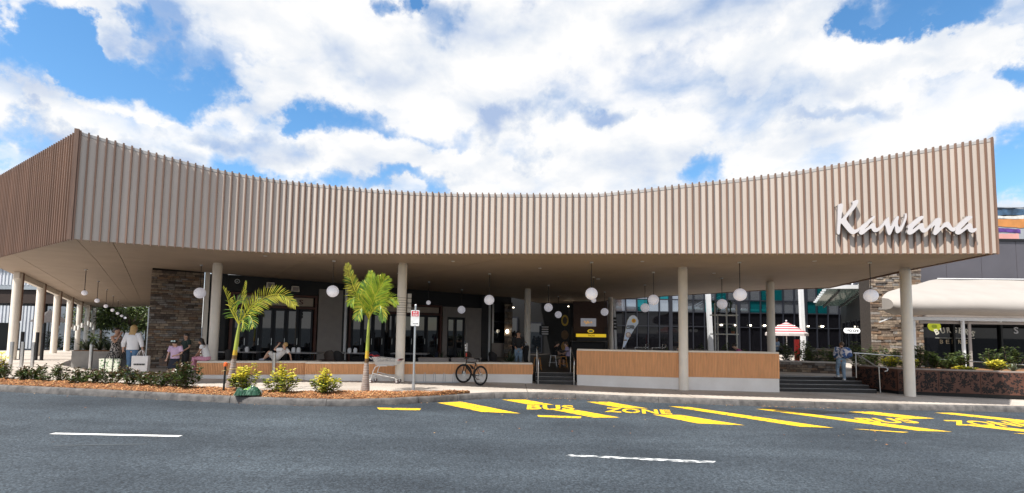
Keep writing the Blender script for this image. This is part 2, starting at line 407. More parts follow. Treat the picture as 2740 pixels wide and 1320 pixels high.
# kerb line (face of the kerb at road level), left to right
KL = [(-34, 15.6), (-26, 14.6), (-19, 13.75), (-13.71, 13.18), (-10.39, 12.83), (-8.29, 12.58), (-5.82, 12.36), (-4.4, 12.44), (-3.02, 13.01), (-1.56, 14.01), (-.41, 14.75), (.96, 15.08), (2.68, 15.03), (4.85, 14.74), (7.22, 14.52), (10.61, 14.36), (15, 14.33), (22, 14.4), (34, 14.6)]
KS = [V((p.x, p.y, 0)) for p in smooth_line(KL, 12)]
KW = .16
def offset(line, d):
    out = []
    for i, p in enumerate(line):
        t = (line[min(i + 1, len(line) - 1)] - line[max(i - 1, 0)]).normalized(); out.append(p + V((-t.y, t.x, 0)) * d)
    return out
KB = offset(KS, KW)
def kerb_y(x, line=KB):
    for a, b in zip(line, line[1:]):
        if a.x <= x <= b.x: return a.y + (b.y - a.y) * (x - a.x) / (b.x - a.x)
    return line[0].y if x < line[0].x else line[-1].y
# kerb stones, one by one
kerb = thing('kerb', (0, 0, 0), None, None); kerb['kind'] = 'structure'
clen = [0]
for a, b in zip(KS, KS[1:]): clen.append(clen[-1] + (b - a).length)
def along(s, off):
    for i in range(len(KS) - 1):
        if s <= clen[i + 1]:
            t = (s - clen[i]) / (clen[i + 1] - clen[i]); p = KS[i].lerp(KS[i + 1], t); d = (KS[i + 1] - KS[i]).normalized(); return p + V((-d.y, d.x, 0)) * off
    return KS[-1]
s0 = 0.
while s0 < clen[-1] - .1:
    x = along(s0, 0).x; L = (1.25 if -3.6 < x < 2 else 2.3) * rnd.uniform(.92, 1.08); s1 = min(s0 + L, clen[-1])
    b = MB(); k = max(3, int(L / .25)); dz = rnd.uniform(-.004, .004); sh = rnd.uniform(-.006, .006)
    prof = [(0, -.03), (.0, 0), (.018, .118), (.035, .15), (.055, .163), (KW, .166), (KW, -.03)]
    rings = []
    for i in range(k + 1):
        s = s0 + .006 + (s1 - s0 - .012) * i / k
        rings.append([(lambda q: (q.x, q.y, road_z(q.x, q.y) + h + dz))(along(s, o + sh)) for o, h in prof])
    n = len(prof); b.v = [q for r in rings for q in r]
    b.f = [(i * n + j, i * n + j + 1, (i + 1) * n + j + 1, (i + 1) * n + j) for i in range(k) for j in range(n - 1)] + [tuple(range(n - 1, -1, -1)), tuple(k * n + j for j in range(n))]
    b.build('kerb_stone', KERB, kerb, True); s0 = s1

# footpath: from the back of the kerb to beyond the buildings, with one sawn joint recessed
def pave_strip(x0, x1, name):
    X = sorted(set([x0, x1] + [round(-34 + .5 * i, 3) for i in range(137) if x0 < -34 + .5 * i < x1])); n = 17
    b = MB()
    for j in range(n):
        for x in X:
            a = kerb_y(x) - .004; e = 62.; t = [0, .02, .05, .08, .105, .13, .165, .2, .25, .3, .38, .48, .58, .68, .8, .9, 1][j]; y = a + (e - a) * t; b.v.append((x, y, pav(x, y)))
    w = len(X); b.f = [(j * w + i, j * w + i + 1, (j + 1) * w + i + 1, (j + 1) * w + i) for j in range(n - 1) for i in range(w - 1)]; b.mi = [0] * len(b.f)
    return b.build(name, PAVE)
fp = thing('footpath', (0, 0, 0), None, None); fp['kind'] = 'structure'
JX = [-34, -19.5, -15.2, -11.2, -6.2, .52, 5.6, 10.3, 34]
for a, c in zip(JX, JX[1:]):
    o = pave_strip(a + .008, c - .008, 'paving_bay'); o.parent = fp
b = grid([-34 + .5 * i for i in range(137)], [16 + 2.8 * i for i in range(17)], lambda x, y: pav(x, y) - .02)
o = b.build('joint_bed', DARKGAP, fp)

# painted markings, draped on the road
def marking(p, m, name='painted_stripe', parent=None, lift=.004):
    a, b, c, d = [V((q[0], q[1])) for q in p]; n = max(2, int((c - b).length / .2)); mb = MB()
    for i in range(n + 1):
        for e0, e1 in ((a, d), (b, c)):
            q = e0.lerp(e1, i / n); mb.v.append((q.x, q.y, road_z(q.x, q.y) + lift))
    mb.f = [(2 * i, 2 * i + 1, 2 * i + 3, 2 * i + 2) for i in range(n)]; mb.mi = [0] * n
    return mb.build(name, m, parent)
bz = thing('bus_zone_marking', (0, 0, 0), None, None); bz['kind'] = 'structure'
for p in ([(-2.01, 13.53), (-1.39, 13.87), (.25, 12.2), (-.72, 12.26)], [(-.26, 14.52), (.45, 14.67), (1.22, 13.8), (.49, 13.74)], [(1.07, 12.97), (1.8, 12.99), (2.68, 12.05), (2.01, 11.93)],
          [(2.26, 14.6), (2.96, 14.74), (3.81, 13.61), (3.01, 13.63)], [(3.65, 12.63), (4.39, 12.66), (5.42, 11.41), (4.37, 11.53)], [(4.54, 14.13), (5.1, 14.05), (7.42, 11.31), (6.68, 11.38)],
          [(6.96, 13.95), (7.43, 13.96), (9.97, 11.12), (9.24, 11.17)], [(9.48, 13.79), (10.24, 13.89), (11.15, 12.92), (10.37, 12.78)],
          [(12.0, 13.92), (12.56, 13.98), (13.8, 12.64), (13.16, 12.54)], [(11.06, 12.03), (11.65, 12.06), (12.45, 11.28), (11.86, 11.19)]):
    marking(p, YEL, 'yellow_stripe', bz)
for p in ([(-3.37, 12.42), (-2.27, 12.51), (-2.25, 12.22), (-3.24, 12.16)], [(.66, 12.04), (1.74, 12.03), (1.68, 11.78), (.67, 11.8)], [(7.81, 11.23), (7.99, 11.23), (8.89, 10.99), (8.69, 10.91)], [(11.31, 11.11), (11.48, 11.12), (12.24, 10.95), (11.98, 10.86)]):
    a, b2, c, d = p; marking([a, d, c, b2], YEL, 'yellow_dash', bz)
for body, o, ex, ey in (('BUS', (.42, 12.84), (1.29, .13), (.05, .84)), ('ZONE', (2.45, 12.82), (1.73, -.13), (.18, .76)), ('BUS', (8.72, 12.03), (1.43, .1), (.16, .72)), ('ZONE', (10.83, 11.96), (2.0, -.04), (.28, .74))):
    t = fit_text(body, (o[0], o[1], 0), (ex[0], ex[1], 0), (ey[0], ey[1], 0), 0.0005, YEL, 'stencil_word', bz, .035, 1.05)
    for v in t.data.vertices: v.co.z += road_z(v.co.x, v.co.y) + .006
ln = thing('lane_line', (0, 0, 0), None, None); ln['kind'] = 'structure'
marking([(-8.04, 8.62), (-8.03, 8.73), (-5.84, 8.82), (-5.85, 8.7)], WHT, 'white_dash', ln)
marking([(.92, 8.19), (.98, 8.3), (3.39, 8.15), (3.28, 8.0)], WORN, 'worn_dash', ln)
marking([(-7.25, 7.84), (-7.26, 7.9), (-5.98, 8.17), (-5.95, 8.11)], mat('erased_line', (.055, .066, .078), .8, 0, .1, 30), 'erased_dash', ln)
# damp stain by the kerb
b = MB(); pts = []
for i in range(40):
    t = 2 * PI * i / 40; r = 1 + .18 * math.sin(3 * t + 1) + .1 * math.sin(7 * t); x = 8.25 + 1.15 * r * math.cos(t); y = 13.72 + .42 * r * math.sin(t) - .17 * (x - 8.25)
    pts.append((x, min(y, kerb_y(x, KS) - .01), road_z(x) + .008))
b.add([(8.25, 13.7, road_z(8.25) + .008)] + pts, [(0, i + 1, (i + 1) % 40 + 1) for i in range(40)])
tag(b.build('water_stain', mat('wet_asphalt', (.02, .022, .026), .25, 0, .2, 8, alpha=.55, det=6)), kind='structure')

# ------------------------------------------------------------------ mulch bed
def bed_back(x):
    pts = [(-34, 16.3), (-22, 14.95), (-16, 14.3), (-11, 13.98), (-8.2, 13.75), (-6.7, 13.42), (-5.7, 13.36), (-4.2, 13.95), (-3.0, 14.02), (-2.0, 14.0), (-1.2, 14.42)]
    for a, c in zip(pts, pts[1:]):
        if a[0] <= x <= c[0]: return a[1] + (c[1] - a[1]) * (x - a[0]) / (c[0] - a[0])
    return pts[0][1] if x < pts[0][0] else pts[-1][1]
MULCH = mat('bark_mulch', (.34, .165, .07), .9, 0, .3, 30, .6, 60, col2=(.10, .045, .02), det=8)
CHIPS = [mat('bark_chip_' + n, c, .85, 0, .2, 20) for n, c in (('tan', (.46, .20, .075)), ('brown', (.25, .09, .03)), ('pale', (.58, .35, .16)), ('dark', (.09, .035, .015)))]
b = MB(); nx = 230; ny = 8
def bed_z(x, t, y):
    return pav(x, y) + .004 + .085 * math.sin(PI * min(1, max(0, t))) ** .7 + .012 * math.sin(7 * x + 3 * t) * math.sin(PI * t)
for i in range(nx + 1):
    x = -34 + (32.8) * i / nx; a = kerb_y(x) + .0; e = max(a + .02, bed_back(x) + .05 * math.sin(5 * x) + .03 * math.sin(13 * x))
    for j in range(ny + 1):
        t = j / ny; y = a + (e - a) * t; b.v.append((x, y, bed_z(x, t, y)))
b.f = [(i * (ny + 1) + j, (i + 1) * (ny + 1) + j, (i + 1) * (ny + 1) + j + 1, i * (ny + 1) + j + 1) for i in range(nx) for j in range(ny)]; b.mi = [0] * len(b.f)
bed = tag(b.build('garden_bed', MULCH, None, True), kind='structure')
b = MB()
for i in range(11000):
    x = -18 + 16.9 * rnd.random(); a = kerb_y(x); e = bed_back(x) + .06; t = rnd.random() ** 1.05
    y = a + (e - a) * t + (rnd.gauss(0, .05) if rnd.random() < .06 else 0)
    if e - a < .03: continue
    z = bed_z(x, (y - a) / (e - a), y) + .006
    if y < a: z = pav(x, y) + .012
    if y < a - .15: z = road_z(x, y) + .006
    b.cur = rnd.choices((0, 1, 2, 3), (5, 4, 2, 2))[0]
    L = rnd.uniform(.015, .055); w = rnd.uniform(.006, .016); an = rnd.random() * PI; ti = rnd.gauss(0, .35)
    dx, dy = math.cos(an), math.sin(an); zt = math.sin(ti) * L
    b.add([(x - dx * L - dy * w, y - dy * L + dx * w, z - zt * .5), (x - dx * L + dy * w, y - dy * L - dx * w, z - zt * .5), (x + dx * L + dy * w * .6, y + dy * L - dx * w * .6, z + zt + .01), (x + dx * L - dy * w * .6, y + dy * L + dx * w * .6, z + zt + .01), (x, y, z + .012)],
          [(0, 1, 4), (1, 2, 4), (2, 3, 4), (3, 0, 4)])
tag(b.build('mulch_chips', CHIPS, None), kind='stuff')
# fallen leaves and grit along the gutter
b = MB()
for i in range(420):
    x = rnd.choice([rnd.uniform(-14, 14), rnd.gauss(1.2, .8), rnd.gauss(8, .9)]); y = kerb_y(x, KS) - abs(rnd.gauss(0, .09)) - .01
    if rnd.random() < .22: y -= rnd.uniform(0, 5)
    b.cur = rnd.choice((0, 1, 2, 3)); r = rnd.uniform(.008, .028); an = rnd.random() * 6; z = road_z(x, y) + .012
    b.add([(x + r * math.cos(an + k * 1.57) * (1 if k % 2 else .5), y + r * math.sin(an + k * 1.57) * (1 if k % 2 else .5), z + rnd.uniform(-.004, .008)) for k in range(4)], [(0, 1, 2, 3)])
tag(b.build('leaf_litter', CHIPS, None), kind='stuff')

# ------------------------------------------------------------------ canopy
FRONT = [(-11.77, 12.85, 7.29), (-11.24, 13.19, 7.20), (-10.51, 13.53, 7.04), (-9.50, 13.99, 6.86), (-8.81, 14.32, 6.76), (-7.74, 14.63, 6.65), (-6.96, 14.78, 6.59), (-5.87, 14.80, 6.49), (-4.29, 14.68, 6.33), (-2.95, 14.55, 6.23), (-1.61, 14.43, 6.18), (-.27, 14.30, 6.15), (1.07, 14.18, 6.13), (2.42, 14.05, 6.12), (3.76, 13.93, 6.24), (5.10, 13.80, 6.38), (6.44, 13.68, 6.51), (7.78, 13.55, 6.66), (9.12, 13.43, 6.88), (10.47, 13.30, 7.11), (11.81, 13.18, 7.33), (13.15, 13.05, 7.55)]
fl = smooth_line(FRONT[:8], 8)[:-1] + [V(p) for p in FRONT[7:]]
LD = V((-.8425, .5388, 0)); LEFT = [V((-11.77, 12.85, 7.3)) + LD * t for t in (0, 9.5)]
ZB = 4.33
canopy = thing('canopy', (0, 0, 0), 'long pavilion canopy wrapped in brown slats over pale panels, with a dipping roofline', 'canopy')
def seglen(line):
    c = [0]
    for a, b in zip(line, line[1:]): c.append(c[-1] + math.hypot(b.x - a.x, b.y - a.y))
    return c
def at_len(line, c, s):
    for i in range(len(line) - 1):
        if s <= c[i + 1] or i == len(line) - 2:
            t = (s - c[i]) / (c[i + 1] - c[i]); p = line[i].lerp(line[i + 1], t); d = V((line[i + 1].x - line[i].x, line[i + 1].y - line[i].y, 0)).normalized(); return p, d
SW, SDP = .035, .052
unit = MB().box((0, 0, .5), (SW, SDP, 1)).mesh('slat', [SLAT])
def face(line, outward, spacing, first):
    c = seglen(line); L = c[-1]; n = int(round(L / spacing)); sp = L / n
    # sheet behind the slats: one panel for every bay of slats
    for i in range(n):
        pa, da = at_len(line, c, i * sp + 1e-6); pb, db = at_len(line, c, (i + 1) * sp - 1e-6)
        na = V((da.y, -da.x, 0)) * outward; nb = V((db.y, -db.x, 0)) * outward
        b = MB()
        j0 = .0015
        A = pa + (pb - pa).normalized() * 0.0; Bq = pb
        q = [V((A.x, A.y, ZB)), V((Bq.x, Bq.y, ZB)), V((Bq.x, Bq.y, pb.z - .125)), V((A.x, A.y, pa.z - .125))]
        k = [p - (na if r in (0, 3) else nb) * .05 for r, p in enumerate(q)]
        b.add(q + k, [(0, 1, 2, 3), (7, 6, 5, 4), (0, 4, 5, 1), (1, 5, 6, 2), (2, 6, 7, 3), (3, 7, 4, 0)])
        b.build('fascia_panel', PANEL, canopy)
        b = MB()
        q = [V((A.x, A.y, pa.z - .118)) + na * .006, V((Bq.x, Bq.y, pb.z - .118)) + nb * .006, V((Bq.x, Bq.y, pb.z - .035)) + nb * .006, V((A.x, A.y, pa.z - .035)) + na * .006]
        k = [p - (na if r in (0, 3) else nb) * .09 for r, p in enumerate(q)]
        b.add(q + k, [(0, 1, 2, 3), (7, 6, 5, 4), (0, 4, 5, 1), (1, 5, 6, 2), (2, 6, 7, 3), (3, 7, 4, 0)])
        b.build('capping', CAPPING, canopy)
    for i in range(first, n + 1):
        s = min(max(i * sp, .02), L - .02); p, d = at_len(line, c, s); nn = V((d.y, -d.x, 0)) * outward
        o = link('slat', unit, canopy); q = p + nn * (SDP / 2 + .004)
        o.location = (q.x, q.y, ZB - .035); o.scale = (1, 1, p.z - .004 - (ZB - .035)); o.rotation_euler = (0, 0, math.atan2(d.y, d.x))
face(fl, 1, .191, 0)
face(LEFT, -1, .193, 1)
# corner trim, right return, roof deck
b = MB(); b.box((-11.80, 12.80, (ZB - .035 + 7.31) / 2), (.10, .10, 7.31 - ZB + .035), .5); b.build('corner_trim', SLAT, canopy)
def poly_area(p): return .5 * sum(p[i][0] * p[(i + 1) % len(p)][1] - p[(i + 1) % len(p)][0] * p[i][1] for i in range(len(p)))
def clip(poly, n, d, keep):
    out = []
    for i in range(len(poly)):
        a, b = poly[i], poly[(i + 1) % len(poly)]; fa = (a[0] * n[0] + a[1] * n[1] - d) * keep; fb = (b[0] * n[0] + b[1] * n[1] - d) * keep
        if fa >= 0: out.append(a)
        if (fa >= 0) != (fb >= 0): t = fa / (fa - fb); out.append((a[0] + (b[0] - a[0]) * t, a[1] + (b[1] - a[1]) * t))
    return out
FV = V((-.587, .81, 0)).normalized(); FU = V((FV.y, -FV.x, 0))     # the old building runs along FU, the walkway along FV
O0 = V((-14.15, 18.96, 0))
inset = .03
front2 = [(p.x, p.y + inset) for p in fl]
back = [(13.15, 13.12), (13.62, 15.9), (14.54, 22.2), (12.5, 23.25), (8.3, 27.2), (6.2, 29.4), (5.2, 33), (1.8, 33)]
fac = [tuple((O0 + FU * s + FV * .1)[:2]) for s in (17.6, 12, 6, 1.0, .05)]
wk = [tuple((O0 + FV * t + FU * .05)[:2]) for t in (12, 28)]
co = V((-19.7, 18.0, 0)); outl = [tuple((co + FV * 34)[:2]), (co.x + .03, co.y + .03)]
SOF = front2[:0] + [(-11.72, 12.92)] + front2[1:-1] + back + fac + wk + outl
def soffit_piece(poly, name, m, dz=0., th=.02):
    if len(poly) < 3 or abs(poly_area(poly)) < .02: return
    if poly_area(poly) < 0: poly = poly[::-1]
    # break along the fold so that every face is flat
    for keep in (1, -1):
        q = clip(poly, (0, 1), 17.2, keep)
        if len(q) < 3 or abs(poly_area(q)) < .01: continue
        yield [(x, y, soffit_z(y) + dz) for x, y in q]
cuts = [-9.2, -7.55, -5.55, -3.3]
cuts = []
for sx, sy in ((-20.5, 17.4), (-16.6, 16.0), (-12.45, 13.9), (-11.0, 13.2), (-6.0, 15), (0, 15), (6, 15), (11.6, 15)):
    cuts.append(V((sx, sy, 0)).dot(FU))
cuts = sorted(cuts)
edges = [-1e3] + cuts + [1e3]
for a, c in zip(edges, edges[1:]):
    q = clip(clip(SOF, FU[:2], a + .007, 1), FU[:2], c - .007, -1)
    b = MB()
    for r in soffit_piece(q, '', SOFF):
        n = len(r); b.add(r + [(x, y, z + .02) for x, y, z in r], [tuple(range(n - 1, -1, -1)), tuple(range(n, 2 * n))] + [(i, (i + 1) % n, n + (i + 1) % n, n + i) for i in range(n)])
    if b.v: b.build('soffit_panel', SOFF, canopy)
b = MB()
for r in soffit_piece(SOF, '', DARKGAP, .06):
    n = len(r); b.add(r + [(x, y, z + .5) for x, y, z in r], [tuple(range(n - 1, -1, -1)), tuple(range(n, 2 * n))] + [(i, (i + 1) % n, n + (i + 1) % n, n + i) for i in range(n)])
b.build('roof_deck', mat('roof_sheet', (.35, .35, .36), .5, 0, .08, 2), canopy)
# edge trim round the right return and the back
b = MB(); e = [(13.17, 13.12)] + back[1:7]
for p, q in zip(e, e[1:]): b.beam((p[0], p[1], soffit_z(p[1]) + .14), (q[0], q[1], soffit_z(q[1]) + .14), .06, .34)
b.build('edge_trim', SLAT, canopy)
b = MB(); b.beam((13.2, 13.1, 5.95), (13.45, 14.9, 5.95), .10, 3.2); b.build('return_panel', SLAT, canopy)
# parapet back: the frame that carries the fascia
b = MB()
for p in fl[::3]: b.beam((p.x, p.y + .12, p.z - .2), (p.x, p.y + 1.0, 4.9), .06, .06)
for t in range(1, 10):
    p = LEFT[0] + LD * t; b.beam((p.x + .1, p.y + .16, 7.0), (p.x + .5, p.y + .9, 4.9), .06, .06)
b.build('parapet_frame', GALV, canopy)

# sign lettering on the fascia
LET = [
    ('K', [(-4.18, 4.83), (-4.18, 4.96), (-4.16, 5.21), (-4.14, 5.63), (-4.12, 5.68), (-4.03, 5.71), (-4.0, 5.67), (-4.0, 5.63), (-4.06, 5.31), (-4.05, 5.26), (-3.98, 5.34), (-3.87, 5.47), (-3.77, 5.63), (-3.75, 5.68), (-3.76, 5.73), (-3.75, 5.76), (-3.69, 5.78), (-3.65, 5.8), (-3.6, 5.8), (-3.6, 5.73), (-3.63, 5.67), (-3.7, 5.55), (-3.85, 5.39), (-3.93, 5.29), (-3.93, 5.24), (-3.8, 5.05), (-3.75, 4.97), (-3.69, 4.96), (-3.63, 5.0), (-3.57, 5.04), (-3.57, 4.95), (-3.7, 4.86), (-3.77, 4.83), (-3.85, 4.86), (-3.97, 5.02), (-4.07, 5.16), (-4.09, 5.1), (-4.1, 4.95), (-4.11, 4.83)]),
    ('a', [(-3.61, 5.01), (-3.43, 5.16), (-3.31, 5.26), (-3.22, 5.34), (-3.18, 5.34), (-3.19, 5.29), (-3.28, 5.2), (-3.37, 5.09), (-3.47, 4.97), (-3.45, 4.98), (-3.35, 5.05), (-3.27, 5.14), (-3.21, 5.15), (-3.19, 5.11), (-3.19, 5.04), (-3.15, 5.0), (-3.11, 5.0), (-3.05, 5.06), (-2.98, 5.14), (-2.93, 5.18), (-2.93, 5.1), (-3.0, 5.02), (-3.09, 4.93), (-3.16, 4.89), (-3.23, 4.89), (-3.27, 4.94), (-3.29, 5.01), (-3.39, 4.94), (-3.48, 4.85), (-3.56, 4.81), (-3.6, 4.84), (-3.62, 4.89), (-3.58, 4.94)]),
    ('w', [(-2.98, 5.14), (-2.9, 5.25), (-2.84, 5.31), (-2.82, 5.3), (-2.82, 5.16), (-2.79, 5.02), (-2.72, 5.16), (-2.65, 5.3), (-2.6, 5.34), (-2.57, 5.33), (-2.57, 5.28), (-2.6, 5.19), (-2.6, 5.09), (-2.57, 5.01), (-2.52, 5.04), (-2.45, 5.2), (-2.41, 5.32), (-2.41, 5.39), (-2.38, 5.42), (-2.36, 5.38), (-2.37, 5.26), (-2.44, 5.08), (-2.51, 4.94), (-2.58, 4.87), (-2.64, 4.85), (-2.67, 4.9), (-2.68, 5.04), (-2.69, 5.06), (-2.74, 4.95), (-2.79, 4.83), (-2.84, 4.8), (-2.88, 4.85), (-2.92, 5.08)]),
    ('a', [(-2.37, 5.03), (-2.29, 5.12), (-2.18, 5.2), (-2.07, 5.3), (-1.99, 5.34), (-1.93, 5.32), (-1.94, 5.28), (-2.02, 5.2), (-2.14, 5.09), (-2.24, 4.97), (-2.22, 4.96), (-2.13, 5.04), (-2.04, 5.12), (-1.98, 5.14), (-1.95, 5.12), (-1.94, 5.03), (-1.92, 4.98), (-1.89, 4.98), (-1.8, 5.06), (-1.74, 5.12), (-1.75, 5.05), (-1.85, 4.92), (-1.92, 4.87), (-1.98, 4.87), (-2.03, 4.91), (-2.06, 4.99), (-2.15, 4.91), (-2.25, 4.83), (-2.32, 4.81), (-2.37, 4.84), (-2.38, 4.9), (-2.34, 4.96)]),
    ('n', [(-1.82, 5.03), (-1.72, 5.15), (-1.62, 5.26), (-1.55, 5.28), (-1.5, 5.26), (-1.5, 5.16), (-1.56, 5.0), (-1.51, 5.02), (-1.41, 5.14), (-1.34, 5.18), (-1.28, 5.14), (-1.23, 5.01), (-1.18, 5.0), (-1.11, 5.05), (-1.1, 4.98), (-1.13, 4.94), (-1.21, 4.89), (-1.27, 4.91), (-1.33, 4.98), (-1.39, 5.04), (-1.48, 4.97), (-1.58, 4.87), (-1.65, 4.8), (-1.7, 4.81), (-1.72, 4.85), (-1.68, 4.99), (-1.65, 5.09), (-1.72, 5.02), (-1.78, 4.98)]),
    ('a', [(-1.16, 5.0), (-1.05, 5.12), (-0.95, 5.21), (-0.83, 5.32), (-0.75, 5.33), (-0.71, 5.3), (-0.73, 5.26), (-0.81, 5.19), (-0.93, 5.07), (-1.03, 4.96), (-1.0, 4.95), (-0.91, 5.03), (-0.82, 5.12), (-0.76, 5.13), (-0.73, 5.09), (-0.72, 4.98), (-0.69, 4.97), (-0.64, 5.0), (-0.61, 4.98), (-0.64, 4.91), (-0.72, 4.86), (-0.79, 4.87), (-0.83, 4.91), (-0.85, 4.98), (-0.93, 4.91), (-1.04, 4.82), (-1.11, 4.81), (-1.16, 4.84), (-1.17, 4.89), (-1.13, 4.94)])]
sg = thing('sign_lettering', (13.135, 12.891, 0), 'large white script lettering reading Kawana on the slatted fascia', 'sign')
fd = V((.9954, -.0955, 0)); fn = V((-.0955, -.9954, 0))
LETM = mat('white_sign_letter', (.66, .62, .625), .4, 0, .02, 3); LETS = mat('dark_sign_return', (.30, .28, .28), .5, 0, .05, 3)
def chaikin(p, n=2):
    for _ in range(n):
        q = []
        for i in range(len(p)):
            a, b = p[i], p[(i + 1) % len(p)]; q += [(a[0] * .75 + b[0] * .25, a[1] * .75 + b[1] * .25), (a[0] * .25 + b[0] * .75, a[1] * .25 + b[1] * .75)]
        p = q
    return p
for i, (nm, pl) in enumerate(LET):
    b = MB(); pl = chaikin(pl, 2)
    if poly_area(pl) < 0: pl = pl[::-1]
    lift = .004 * (i % 2)
    b.prism(pl, -.07 - lift, (fn * lift, fd, V((0, 0, 1)), fn)); b.mi = [0, 0] + [1] * (len(b.f) - 2)
    me = b.mesh('letter', [LETM, LETS])
    # triangulate the two caps cleanly
    import bmesh
    bm = bmesh.new(); bm.from_mesh(me); bmesh.ops.triangulate(bm, faces=[f for f in bm.faces if len(f.verts) > 4]); bmesh.ops.recalc_face_normals(bm, faces=bm.faces); bm.to_mesh(me); bm.free()
    link('letter', me, sg)
b = MB()
for nm, pl in LET:
    for k in (3, len(pl) // 2):
        p = fd * pl[k][0] + V((0, 0, pl[k][1])); b.cyl(p - fn * .03, p - fn * .16, .012, 6)
b.build('standoff', STEEL, sg)

# ------------------------------------------------------------------ columns and pendants
def column(x, y, z0, z1, r, label, group='round cream columns under the canopy', flat=False, base=None):
    t = thing('column', (x, y, z0), label, 'column', group); h = z1 - z0
    MB().cyl((0, 0, 0), (0, 0, h - .06), r, 28).build('shaft', CREAM, t, True)
    MB().cyl((0, 0, h - .06), (0, 0, h + .01), r * .9, 28).build('collar', CREAM, t, True)
    if flat: MB().beam(V((0, 0, h * .45)) + FU * (r + .02), V((0, 0, h - .02)) + FU * (r + .02), .035, .05).build('downpipe', SLAT, t)
    return t
R0 = .158
column(-10.74, 17.6, .31, soffit_z(17.6), R0, 'cream column rising behind the low wall beside the first palm')
column(-3.85, 16.95, pav(-3.85), 4.35, R0, 'cream column ringed by faint dark bands beside the shopping trolley')
column(5.97, 16.93, pav(5.97), 4.35, R0, 'cream column standing in front of the tall orange wall')
column(13.36, 16.42, pav(13.36), 4.35, R0, 'cream column in front of the leaf patterned planter')
column(.79, 24.4, .5, soffit_z(24.4), R0, 'grey looking column in shade behind the entry steps')
column(10.93, 20.5, .5, soffit_z(20.5), R0, 'cream column behind the end of the tall orange wall')
column(5.75, 28.3, .5, soffit_z(28.3), .15, 'dark shaded column beside the coffee flag and crooked white poles')
names = ['nearest', 'second', 'third', 'fourth', 'fifth', 'sixth', 'farthest']
for i in range(7):
    y = 21.0 + 4.15 * i; x = -21.45 - 3.0 * i
    column(x, y, pav(x, y) - .05, soffit_z(y), R0, '%s cream column of the row along the left walkway' % names[i], 'columns along the left walkway', True)
b = MB(); b.beam((-21.2, 20.7, soffit_z(20.7) - .14), (-39.6, 46.0, soffit_z(46) - .14), .16, .26); bo = b.build('edge_beam', CREAM, canopy)
# dark rings on the banded column
b = MB()
for sx, sy, ex, ey in ((6.9, 11.27, 9.6, 10.75),):
    b = MB(); n = 14
    for i in range(n + 1):
        u = i / n; x = sx + (ex - sx) * u; y = sy + (ey - sy) * u + .03 * math.sin(9 * u) + .012 * math.sin(31 * u)
        for e_ in (-.011, .011): b.v.append((x, y + e_ * (.6 + .5 * math.sin(17 * u)), road_z(x, y) + .004))
    b.f = [(2 * i, 2 * i + 1, 2 * i + 3, 2 * i + 2) for i in range(n)]; b.mi = [0] * n
    tag(b.build('road_crack', DARKGAP), kind='structure')
for x, y, r in ((-8, 15.6, .06), (-2, 16.2, .06), (3.6, 20.3, .09), (4.2, 15.6, .06), (9.4, 15.0, .06), (-4.6, 19.5, .06), (1.0, 17.6, .06), (7.6, 18.2, .06)):
    MB().cyl((x, y, soffit_z(y) - .018), (x, y, soffit_z(y) + .01), r, 16).build('ceiling_fitting', WHITEM, canopy, True)
t = [o for o in COL.objects if o.name.startswith('column') and abs(o.location.x + 3.85) < .01][0]
for k in range(8): MB().cyl((0, 0, 2.30 + k * .085), (0, 0, 2.318 + k * .085), R0 + .003, 28).build('band', mat('faded_band', (.38, .33, .29), .6), t, True)

def pendant(d, drop):
    t = thing('pendant_lamp', (0, 0, 0), 'x', 'pendant lamp', 'globe pendants hanging from the canopy')
    MB().cyl((0, 0, -.03), (0, 0, .012), .055, 14).build('ceiling_rose', WHITEM, t, True)
    MB().cyl((0, 0, -drop + d / 2 - .01), (0, 0, -.03), .011, 8).build('rod', BLACK, t)
    MB().cyl((0, 0, -drop + d / 2 - .025), (0, 0, -drop + d / 2 + .03), .03, 12).build('fitting', BLACK, t, True)
    MB().ell((0, 0, -drop), d / 2, 26, 16).build('globe', GLOBE, t, True)
    return t
PB = pendant(.40, 1.045); PSM = pendant(.205, .95)
BIG = [(-11.59, 18.0, 'globe pendant against the stone wall on the left'), (-6.1, 16.48, 'globe pendant immediately left of the tall palm fronds'), (-.9, 19.17, 'globe pendant above the black bicycle'), (-2.61, 25.18, 'dim globe pendant before the grey wall behind the bus sign'),
       (2.61, 15.92, 'bright globe pendant over the left end of the tall orange wall'), (1.71, 22.71, 'globe pendant right of the shaded column over the entry'), (2.7, 28.2, 'far globe pendant deep in the dark hall above the yellow oval sign'), (4.83, 25.28, 'dim globe pendant just left of the crooked white poles'),
       (5.3, 18.16, 'globe pendant directly above and right of the coffee flag'), (6.05, 22.05, 'shaded globe pendant behind the one above the coffee flag'), (7.27, 15.45, 'bright globe pendant in front of the teal windows'), (8.45, 19.5, 'shaded globe pendant above the white plant shelf'), (11.21, 15.13, 'globe pendant before the stone pier on the right')]
for i, (x, y, l) in enumerate(BIG):
    o = PB if i == 0 else copy_tree(PB); o.location = (x, y, soffit_z(y) - .01); o['label'] = l
ords = ['nearest', 'second', 'third', 'fourth', 'fifth', 'sixth', 'farthest']
SMALL = [(-17.33 - 2.95 * i, 19.65 + 4.07 * i, '%s small globe pendant in the row along the left walkway' % ords[i]) for i in range(7)] + [(-3.8, 22.08, 'small globe pendant right of the banded column'), (3.32, 19.71, 'small globe pendant hanging half behind the bright globe over the orange wall')]
for i, (x, y, l) in enumerate(SMALL):
    o = PSM if i == 0 else copy_tree(PSM); o.location = (x, y, soffit_z(y) - .01); o['label'] = l
    if i < 7: o['group'] = 'small globe pendants along the left walkway'

